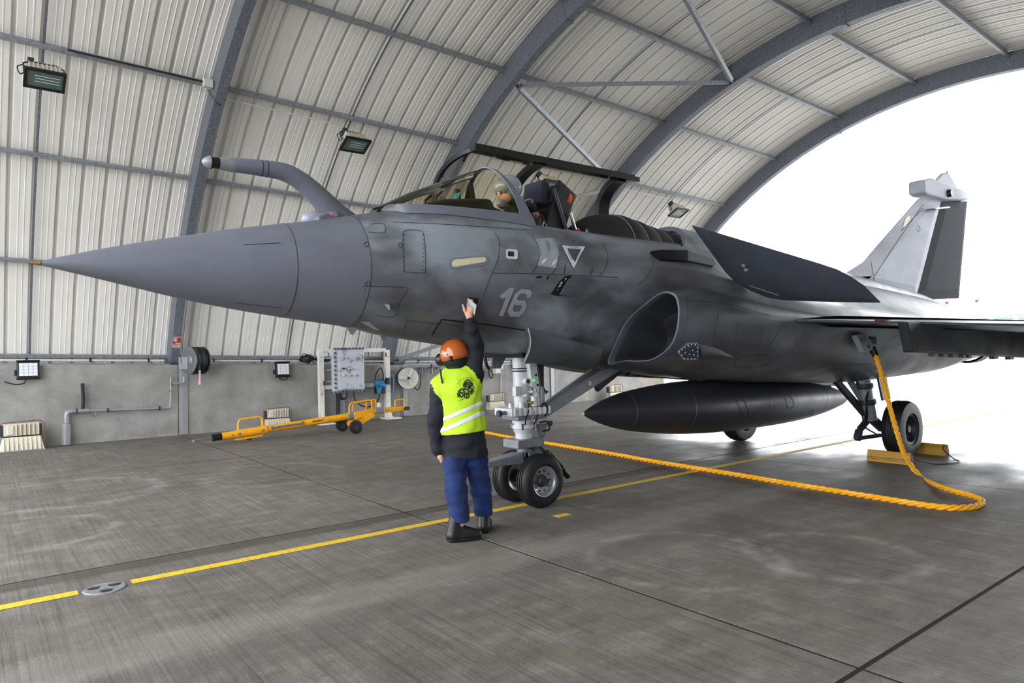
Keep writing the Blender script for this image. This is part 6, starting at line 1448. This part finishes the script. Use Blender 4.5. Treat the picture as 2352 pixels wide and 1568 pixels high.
# ------------------------------------------------------------------ people: bodies and clothes as smooth blended solids
def sd_cone(P, a, b_, ra, rb, sq=None):
    a, b_ = np.array(a, float), np.array(b_, float); d = b_ - a; t = np.clip(((P - a) @ d) / max(1e-9, d @ d), 0, 1)
    q = P - (a + t[..., None] * d)
    if sq is not None: q = q @ sq
    return np.sqrt((q * q).sum(-1)) - (ra + (rb - ra) * t)
def smin(a, b_, k):
    h = np.clip(0.5 + 0.5 * (b_ - a) / k, 0, 1); return b_ * (1 - h) + a * h - k * h * (1 - h)
def union(P, prims, k=0.03):
    d = None
    for p in prims:
        e = sd_cone(P, *p); d = e if d is None else smin(d, e, k)
    return d
def surface_net(fn, lo, hi, res, name, m, parent, smooth_it=1):
    lo, hi = np.array(lo, float), np.array(hi, float); n = np.maximum(4, np.ceil((hi - lo) / res).astype(int) + 1)
    ax = [lo[i] + res * np.arange(n[i]) for i in range(3)]; G = np.stack(np.meshgrid(*ax, indexing='ij'), -1); V = fn(G)
    S = V < 0; c = np.zeros(n - 1); pos = np.zeros(tuple(n - 1) + (3,)); cnt = np.zeros(tuple(n - 1))
    def sub(A, o): return A[o[0]:o[0] + n[0] - 1, o[1]:o[1] + n[1] - 1, o[2]:o[2] + n[2] - 1]
    cor = [(i, j, k) for i in (0, 1) for j in (0, 1) for k in (0, 1)]
    for a in cor:
        for ax_ in range(3):
            if a[ax_] == 0:
                b_ = list(a); b_[ax_] = 1; va, vb = sub(V, a), sub(V, b_); x = (va < 0) != (vb < 0)
                t = np.where(x, va / np.where(np.abs(va - vb) < 1e-12, 1, va - vb), 0)
                p = np.zeros(va.shape + (3,)); p[:] = a; p[..., ax_] += t; pos += np.where(x[..., None], p, 0); cnt += x
    act = cnt > 0; idx = -np.ones(act.shape, int); idx[act] = np.arange(act.sum()); I = np.argwhere(act)
    verts = lo + (I + pos[act] / cnt[act][:, None]) * res; faces = []
    for ax_ in range(3):
        o1, o2 = [a for a in range(3) if a != ax_]
        sl0 = [slice(None)] * 3; sl1 = [slice(None)] * 3; sl0[ax_] = slice(0, -1); sl1[ax_] = slice(1, None); X = S[tuple(sl0)] != S[tuple(sl1)]
        E_ = np.argwhere(X); E_ = E_[(E_[:, o1] > 0) & (E_[:, o2] > 0) & (E_[:, o1] < n[o1] - 1) & (E_[:, o2] < n[o2] - 1)]
        def g(d1, d2):
            q = E_.copy(); q[:, o1] += d1; q[:, o2] += d2; return idx[q[:, 0], q[:, 1], q[:, 2]]
        F4 = np.stack([g(-1, -1), g(0, -1), g(0, 0), g(-1, 0)], 1); flip = S[E_[:, 0], E_[:, 1], E_[:, 2]] ^ (ax_ == 1)
        F4[~flip] = F4[~flip][:, ::-1]; faces.append(F4)
    faces = np.vstack(faces); faces = faces[(faces >= 0).all(1)]
    me = bpy.data.meshes.new(name); me.from_pydata(verts.tolist(), [], faces.tolist()); me.validate()
    bm = bmesh.new(); bm.from_mesh(me)
    for _ in range(smooth_it): bmesh.ops.smooth_vert(bm, verts=bm.verts, factor=0.4, use_axis_x=True, use_axis_y=True, use_axis_z=True)
    bmesh.ops.recalc_face_normals(bm, faces=bm.faces); bm.to_mesh(me); bm.free()
    for p in me.polygons: p.use_smooth = True
    return build_raw(me, name, m, parent)
mat('skin', (214, 160, 132), 0.5, var=0.12, scale=20)
mat('navy_cloth', (15, 17, 32), 0.85, rgb2=(9, 10, 20), scale=7, bump=0.12, bscale=120)
mat('blue_cloth', (9, 40, 100), 0.85, rgb2=(6, 26, 70), scale=7, bump=0.15, bscale=90)
mat('hivis', (184, 220, 34), 0.75, rgb2=(164, 200, 24), scale=8, bump=0.1, bscale=70)
mat('reflective', (206, 208, 214), 0.35, var=0.1, scale=30)
mat('helmet_orange', (172, 84, 22), 0.22, var=0.08, scale=14, coat=0.5)
mat('boot_leather', (26, 26, 28), 0.4, var=0.3, scale=22, bump=0.1, bscale=60)
mat('print_black', (22, 30, 26), 0.7)
mat('flight_green', (50, 56, 38), 0.85, rgb2=(34, 40, 28), scale=12, bump=0.15, bscale=60)
mat('helmet_grey', (150, 154, 160), 0.25, var=0.06, scale=10, coat=0.4)

P0 = np.array((3.48, 5.08, 0.0)); RV = np.array((.7875, -.6163, 0.0)); FV = np.array((.6163, .7875, 0.0))
def K(x, y, f=0.0): return at_plane(x, y, P0 + FV * f, FV)                 # a joint seen at pixel x,y, f metres deeper than the body plane
crew = thing('person', (3.45, 5.08, 0), 'ground crew member in yellow vest and orange helmet reaching up to the jet', 'person')
fold = lambda P, a, s: a * (np.sin(P[..., 2] * 41 * s + 7 * np.sin(P[..., 0] * 9 + P[..., 1] * 7)) * np.sin(P[..., 0] * 19 * s + P[..., 1] * 23 * s + P[..., 2] * 6) )
HF = float((np.array(skin(1083, 698, 0.0)[0]) - P0) @ FV)
L = dict(lsh=K(1012, 893, -.02), rsh=K(1086, 868, .02), lel=K(1000, 970, -.06), lwr=K(1006, 1034, -.03), rel=K(1092, 796, HF * .45), rwr=K(1081, 742, HF - .14), hipL=K(1044, 1040, -.05), hipR=K(1091, 1038, .04), knL=K(1048, 1128, -.10), knR=K(1104, 1118, .10), anL=K(1057, 1206, -.155), anR=K(1112, 1190, .15), neck=K(1048, 852, .02), head=K(1043, 812, .03), chest=K(1050, 900, .0), waist=K(1062, 985, .0), hip=K(1068, 1035, .0))
sqz2 = np.eye(3) + np.outer(FV, FV) * .15
sqz = np.eye(3) + np.outer(FV, FV) * .45                                     # torso shallower than wide
# body under the clothes, one continuous surface: trunk, limbs, head and the raised hand with five fingers
hd = np.array(skin(1083, 698, 0.0)[0]); HF = float((hd - P0) @ FV); 
W2 = K(1079, 735, HF - .12); KN = K(1083, 706, HF - .08)
fing = [([1074, 709], [1076, 694], [1079, 686]), ([1081, 706], [1085, 694], [1086, 690]), ([1086, 708], [1089, 698], [1088, 696]), ([1088, 713], [1093, 704], [1092, 701])]
body = [(L['waist'], L['chest'], .12, .13), (L['hip'], L['waist'], .11, .11), (L['chest'], L['neck'], .10, .055), (L['neck'], L['head'], .055, .085), (L['head'], L['head'] + np.array((0, 0, .02)), .09, .085),
        (L['lsh'], L['lel'], .05, .042), (L['lel'], L['lwr'], .042, .03), (L['rsh'], L['rel'], .05, .042), (L['rel'], W2, .042, .026), (L['chest'], L['lsh'], .08, .05), (L['chest'], L['rsh'], .08, .05),
        (L['hipL'], L['knL'], .075, .055), (L['knL'], L['anL'], .055, .034), (L['hipR'], L['knR'], .075, .055), (L['knR'], L['anR'], .055, .034), (L['hip'], L['hipL'], .08, .075), (L['hip'], L['hipR'], .08, .075)]
hand = [(W2, K(1078, 722, HF - .085), .027, .030), (K(1078, 722, HF - .085), K(1076, 710, HF - .075), .024, .016), (K(1078, 722, HF - .085), K(1086, 711, HF - .075), .024, .016), (K(1078, 716, HF - .08), K(1082, 708, HF - .075), .02, .018), (K(1073, 724, HF - .09), K(1067, 712, HF - .10), .017, .012), (K(1067, 712, HF - .10), K(1063, 700, HF - .09), .012, .0085),
        (L['lwr'], K(1012, 1048, -.03), .026, .03), (K(1012, 1048, -.03), K(1014, 1062, -.03), .024, .012), (K(1014, 1046, -.03), K(1018, 1056, -.04), .012, .009)]
fgs = []
for a, b_, c in fing: fgs += [(K(*a, HF - .075), K(*b_, HF - .05), .0105, .0095), (K(*b_, HF - .05), K(*c, HF - .015), .0095, .0085)]
def f_body(P): return smin(union(P, body, .04), smin(union(P, hand, .012), union(P, fgs, .004), .006), .012)
lo = np.array((2.95, 4.55, 0.02)); hi = np.array((4.15, 5.75, 2.16))
surface_net(f_body, lo, hi, .0125, 'body', 'skin', crew)
lo2 = np.minimum(W2, KN) - .11; hi2 = np.maximum(W2, KN) + .13
def f_hand(P): return smin(union(P, hand[:6], .012), union(P, fgs, .0035), .006)
surface_net(f_hand, lo2, hi2, .004, 'hand', 'skin', crew)
# trousers
tr_ = [(L['hip'] + np.array((0, 0, .02)), L['hipL'] - np.array((0, 0, .08)), .105, .098), (L['hip'] + np.array((0, 0, .02)), L['hipR'] - np.array((0, 0, .06)), .115, .108), (L['hipL'] - np.array((0, 0, .08)), L['knL'], .098, .092), (L['knL'], L['anL'] - np.array((0, 0, -.02)), .093, .083), (L['hipR'] - np.array((0, 0, .06)), L['knR'], .105, .092), (L['knR'], L['anR'] - np.array((0, 0, -.01)), .092, .080)]
cutL, cutR = K(1057, 1198, -.15)[2], K(1112, 1182, .15)[2]
def f_tr(P):
    d = union(P, tr_, .03) + fold(P, .007, 1.0) + fold(P[..., [1, 0, 2]], .004, 1.9); zc = np.where((P - P0) @ FV < 0, cutL, cutR); return np.maximum(d, zc - P[..., 2])
surface_net(f_tr, (2.95, 4.6, .08), (4.05, 5.6, 1.02), .012, 'trousers', 'blue_cloth', crew)
# jacket
tor = [(L['hip'] - np.array((0, 0, .03)), L['waist'], .200, .182, sqz2), (L['waist'], L['chest'], .178, .185, sqz), (L['chest'], L['neck'] - np.array((0, 0, .06)), .165, .10, sqz), (L['chest'] + np.array((0, 0, .06)), L['lsh'], .12, .085), (L['chest'] + np.array((0, 0, .06)), L['rsh'], .12, .088)]
arm = [(L['lsh'], L['lel'], .082, .070), (L['lel'], L['lwr'], .070, .056), (L['rsh'], L['rel'], .090, .072), (L['rel'], L['rwr'], .072, .056)]
hem = L['hip'][2] - .06
def f_jk(P): return np.maximum(smin(union(P, tor, .05), union(P, arm, .03), .03) + fold(P, .008, .9) + fold(P[..., [1, 0, 2]], .004, 2.0), hem - P[..., 2])
surface_net(f_jk, (2.95, 4.55, .70), (4.15, 5.75, 2.02), .012, 'jacket', 'navy_cloth', crew)
q = MB(); q.cyl(Vector(L['neck']) - Vector((0, 0, .05)), Vector(L['neck']) + Vector((0, 0, .06)), .085, .08, 20); q.build('collar', 'navy_cloth', crew, smooth=True)
# vest over the jacket
def tilt_plane(pl, pr, f=-.2):
    a, b_ = K(*pl, f), K(*pr, f); d = b_ - a; n_ = np.cross(d, FV); n_ = n_ / np.linalg.norm(n_); n_ = n_ if n_[2] > 0 else -n_; return a, n_
hA, hN = tilt_plane((1016, 1003), (1113, 992)); arms_ = [(L['lsh'] + RV * -.035 + np.array((0, 0, -.02)), L['lel'], .098, .088), (L['rsh'] + RV * .045 + np.array((0, 0, .02)), L['rel'], .098, .09)]
def f_vt(P, off=.026):
    d = union(P, tor, .05) + fold(P, .005, .7) - off
    d = np.maximum(d, -((P - hA) @ hN)); d = np.maximum(d, -(union(P, arms_, .02))); d = np.maximum(d, -(sd_cone(P, L['neck'] + np.array((0, 0, .03)), L['neck'] + np.array((0, 0, .2)), .085, .10)))
    return d
vest = surface_net(f_vt, (3.0, 4.65, .72), (4.05, 5.6, 1.62), .0075, 'vest', 'hivis', crew, 4)
for (tl, tr2, bl_, br_) in (((1022, 957), (1097, 926), (1022, 968), (1097, 938)), ((1016, 983), (1111, 943), (1016, 995), (1111, 955))):
    a1, n1 = tilt_plane(tl, tr2); a2, n2 = tilt_plane(bl_, br_)
    def f_bd(P): return np.maximum(np.maximum(f_vt(P, .032), (P - a1) @ n1), -((P - a2) @ n2))
    surface_net(f_bd, (3.0, 4.65, .85), (4.05, 5.6, 1.35), .0075, 'reflective_band', 'reflective', crew, 2)
# printed squadron drawing on the back of the vest
VT = surf([vest]); vz = lambda p: zpx(p, 980, 770, 5.4)
def vloop(pts, w=.006): return seam(vz(pts), vest, w, True, 'vest_print', 'print_black', .001, VT)
def ringp(cx_, cy_, r, wob=0.0, n=18, ph=0.0): return [(cx_ + (r + wob * math.sin(5 * a + ph)) * math.cos(a), cy_ + (r + wob * math.cos(4 * a + ph)) * math.sin(a)) for a in np.linspace(0, 2 * math.pi, n, endpoint=False)]
decal(vz(ringp(495, 748, 38)), vest, 'vest_print', 'print_black', .003, holes=[vz(ringp(495, 748, 22))], tree=VT, cuts=1)
decal(vz([(489, 728), (501, 726), (502, 768), (491, 770)]), vest, 'vest_print', 'print_black', .003, tree=VT, cuts=0)
random.seed(4)
for (a, c, r, w) in ((512, 600, 46, 9), (530, 640, 48, 11), (495, 640, 36, 9), (545, 690, 34, 9), (428, 715, 42, 8), (415, 735, 32, 7), (440, 690, 26, 6), (515, 575, 20, 5), (548, 615, 18, 5), (470, 610, 16, 5)): vloop(ringp(a, c, r, w, ph=random.random() * 6), .007)
for pz in ([(455, 600), (490, 572), (505, 590), (470, 625)], [(535, 690), (565, 660), (572, 700), (545, 720)], [(390, 735), (410, 700), (422, 740), (400, 765)], [(500, 640), (540, 610), (550, 650), (515, 665)]): decal(vz(pz), vest, 'vest_print', 'print_black', .003, tree=VT, cuts=0)
text_decal('11F', *vz([(400, 812), (455, 790)]), 4.2, vest, 'print_black', .004, 'vest_lettering', VT)
for k, ch_ in enumerate('WILDCAT'[:0]): pass
for k in range(13):
    a = math.radians(205 + 11 * k); c = np.array((505 + 125 * math.cos(a), 655 + 125 * math.sin(a))); t_ = np.array((-math.sin(a), math.cos(a))); r_ = np.array((math.cos(a), math.sin(a)))
    decal(vz([tuple(c - t_ * 4), tuple(c + t_ * 4), tuple(c + t_ * 3 + r_ * 12), tuple(c - t_ * 3 + r_ * 12)]), vest, 'vest_print', 'print_black', .003, tree=VT, cuts=0)
# helmet, ear defenders
H = Vector(L['head']) + Vector((0, 0, .005)); hel = []
up = Vector((RV * -.18 + np.array((0, 0, 1)))).normalized(); q = MB(); u, v, d = frame_from(up)
q.lathe([(-.055, .122), (-.05, .128), (-.02, .131), (.03, .126), (.07, .108), (.10, .078), (.118, .042), (.124, .002)], H, up, 36, cap=False); sh_ = q.build('helmet_shell', 'helmet_orange', crew, smooth=True, angle=70)
q = MB(); q.lathe([(-.12, .085), (-.09, .112), (-.052, .119)], H, up, 30, cap=False); q.build('helmet_skirt', 'black_fabric', crew, smooth=True)
for s, dz in ((-1, -.055), (1, -.03)):
    c = H + Vector(RV) * (s * .118) + Vector((0, 0, dz)); q = MB(); q.ball(c, .052, 18, 12, (1, 1, 1.1)); q.build('ear_defender', 'black_plastic', crew, smooth=True)
q = MB(); q.tube([H + Vector(RV) * (.134 * math.cos(a)) + Vector(FV) * .035 + up * (.134 * math.sin(a)) for a in np.linspace(.3, 1.5, 16)], .012, 8); q.build('headset_band', 'dark_steel', crew, smooth=True)
q = MB(); q.box(H - Vector(FV) * .125 + Vector((0, 0, -.045)) - Vector(RV) * .02, (.03, .03, .04)); q.build('helmet_clip', 'black_plastic', crew, bevel=.006)
HT = surf([sh_])
decal([(1020, 812), (1026, 808), (1030, 816), (1024, 819)], sh_, 'helmet_sticker', 'marking_white', .002, tree=HT, cuts=0); decal([(1024, 813), (1028, 812), (1029, 816), (1025, 817)], sh_, 'helmet_sticker', 'marking_blue', .003, tree=HT, cuts=0)
q = MB(); q.tube([K(1012, 848, -.12), K(1013, 862, -.13), K(1016, 880, -.14)], .008, 6); q.build('headset_lead', 'black_rubber', crew, smooth=True)
# boots
def boot(an, fwd, nm='boot'):
    an = np.array(an); fw = np.array(fwd, float); fw /= np.linalg.norm(fw); an0 = np.array((an[0], an[1], 0))
    pr_ = [(an0 + np.array((0, 0, .06)) - fw * .045, an0 + np.array((0, 0, .25)), .056, .056), (an0 + np.array((0, 0, .05)) - fw * .04, an0 + np.array((0, 0, .055)) + fw * .08, .055, .054), (an0 + np.array((0, 0, .05)) + fw * .06, an0 + np.array((0, 0, .045)) + fw * .165, .053, .048), (an0 + np.array((0, 0, .10)), an0 + np.array((0, 0, .06)) + fw * .12, .055, .045)]
    b_ = surface_net(lambda P: np.maximum(np.maximum(union(P, pr_, .02), .012 - P[..., 2]), P[..., 2] - .26), an0 - .26, an0 + np.array((.26, .26, .30)), .008, nm, 'boot_leather', crew)
    so_ = surface_net(lambda P: np.maximum(np.maximum(union(P, pr_[1:3], .02) - .007, P[..., 2] - .028), .001 - P[..., 2]), an0 - np.array((.26, .26, .02)), an0 + np.array((.26, .26, .06)), .007, 'boot_sole', 'black_rubber', crew)
boot(L['anL'] - RV * .025, RV * .94 + FV * .30); boot(L['anR'], FV * .95 + RV * .12)

# ---- pilot
pilot = thing('person', J(4.75, 0, 2.3), 'pilot in grey helmet and green flight suit looking down in the open cockpit', 'person')
def C(x, y, l=0.0): return np.array(at_y(x, y, YC - l))
ph = C(1166, 438); 
pb_ = [(C(1232, 590), C(1222, 520), .17, .17), (C(1222, 520), C(1196, 487), .15, .09), (C(1215, 505), C(1222, 512, .20), .10, .09), (C(1222, 512, .20), C(1236, 560, .26), .085, .075), (C(1215, 505), C(1222, 512, -.20), .10, .09), (C(1222, 512, -.20), C(1236, 560, -.26), .085, .075), (C(1236, 560, .26), C(1190, 575, .2), .07, .055), (C(1236, 560, -.26), C(1190, 575, -.2), .07, .055), (C(1196, 487), C(1176, 455), .06, .065)]
surface_net(lambda P: union(P, pb_, .035) + fold(P, .005, 1.2), C(1240, 600) - np.array((.55, .55, .1)), C(1170, 440) + np.array((.9, .55, .15)), .013, 'body', 'flight_green', pilot)
# head, turned to the nose and bowed: brow, nose, chin
hf = [(ph + np.array((.0, 0, 0)), ph + np.array((-.03, 0, -.06)), .085, .075), (ph + np.array((-.075, 0, -.045)), ph + np.array((-.085, 0, -.10)), .035, .030), (ph + np.array((-.118, 0, -.055)), ph + np.array((-.128, 0, -.082)), .012, .014), (ph + np.array((-.10, .0, -.03)), ph + np.array((-.10, .0, -.032)), .03, .03)]
surface_net(lambda P: union(P, hf, .02), ph - .24, ph + .2, .008, 'head', 'skin', pilot)
for s in (1, -1):
    q = MB(); q.ball(Vector(ph) + Vector((-.112, -s * .032, -.045)), .011, 10, 8); q.build('eye', 'black_plastic', pilot, smooth=True)
    q = MB(); q.bar(Vector(ph) + Vector((-.122, -s * .015, -.03)), Vector(ph) + Vector((-.112, -s * .05, -.032)), .012, .008); q.build('eyebrow', 'black_fabric', pilot)
def f_hel(P):
    c = ph + np.array((.015, 0, .03)); d = np.sqrt((((P - c) / np.array((1.08, 1.0, 1.02))) ** 2).sum(-1)) - .135
    cut = (P - (ph + np.array((-.07, 0, -.03)))) @ np.array((-.85, 0, -.52)); d = np.maximum(d, cut)
    return np.maximum(d, (ph[2] - .12) - P[..., 2])
surface_net(f_hel, ph - .2, ph + .24, .009, 'flight_helmet', 'helmet_grey', pilot)
q = MB(); q.ball(Vector(ph) + Vector((-.045, 0, .03)), .128, 24, 14, (.9, .98, .72)); q.build('helmet_visor', 'helmet_grey', pilot, smooth=True)
q = MB(); q.cyl(Vector(ph) + Vector((.02, -.13, -.02)), Vector(ph) + Vector((.02, -.15, -.02)), .045, .035, 16); q.build('helmet_earpiece', 'helmet_grey', pilot, smooth=True)
q = MB(); q.ball(Vector(ph) + Vector((-.085, 0, -.145)), .06, 16, 10, (1.0, .8, .9)); q.build('oxygen_mask', 'gear_grey', pilot, smooth=True)
q = MB(); q.tube(spline([Vector(ph) + Vector((-.08, -.03, -.19)), Vector(ph) + Vector((-.02, -.10, -.26)), Vector(ph) + Vector((.10, -.14, -.28))], 6), .02, 8); q.build('mask_hose', 'black_rubber', pilot, smooth=True)
q = MB(); q.tube(spline([C(1196, 478, .12), C(1206, 462, .14), C(1218, 458, .14), C(1222, 466, .15), C(1208, 482, .16), C(1200, 492, .16)], 6), .012, 8); q.build('life_vest_tube', 'gear_grey', pilot, smooth=True)
q = MB(); q.ball(C(1204, 478, .06), .10, 16, 10, (1.1, 1.6, .6)); q.build('life_vest_collar', 'black_fabric', pilot, smooth=True)
PT = surf([o for o in pilot.children if o.name.startswith('body')])
c_ = (1231, 493)
for r, m_, of in ((9.5, 'red_print', .004), (5.6, 'marking_white', .007), (2.4, 'print_black', .010)): decal([(c_[0] + r * math.cos(a), c_[1] + .82 * r * math.sin(a)) for a in np.linspace(0, 2 * math.pi, 14, endpoint=False)], pilot, 'sleeve_patch', m_, of, tree=PT, cuts=0)

# ------------------------------------------------------------------ tidy: nothing deeper than thing > part > sub-part
def depth(o):
    k = 0
    while o.parent is not None: o = o.parent; k += 1
    return k
for o in list(bpy.data.objects):
    while depth(o) > 2:
        w = wmat(o); p = o.parent.parent; o.parent = p; o.matrix_parent_inverse = wmat(p).inverted() @ w @ o.matrix_basis.inverted()
canopy['label'] = 'open canopy with black frame swung up on the far side'; seat['label'] = 'black ejection seat with dark blue headrest'
ng['label'] = 'white twin-wheel nose landing gear'; spine['label'] = 'grey spine fairing behind the cockpit'; cover['label'] = 'ribbed black fabric cover behind the seat'
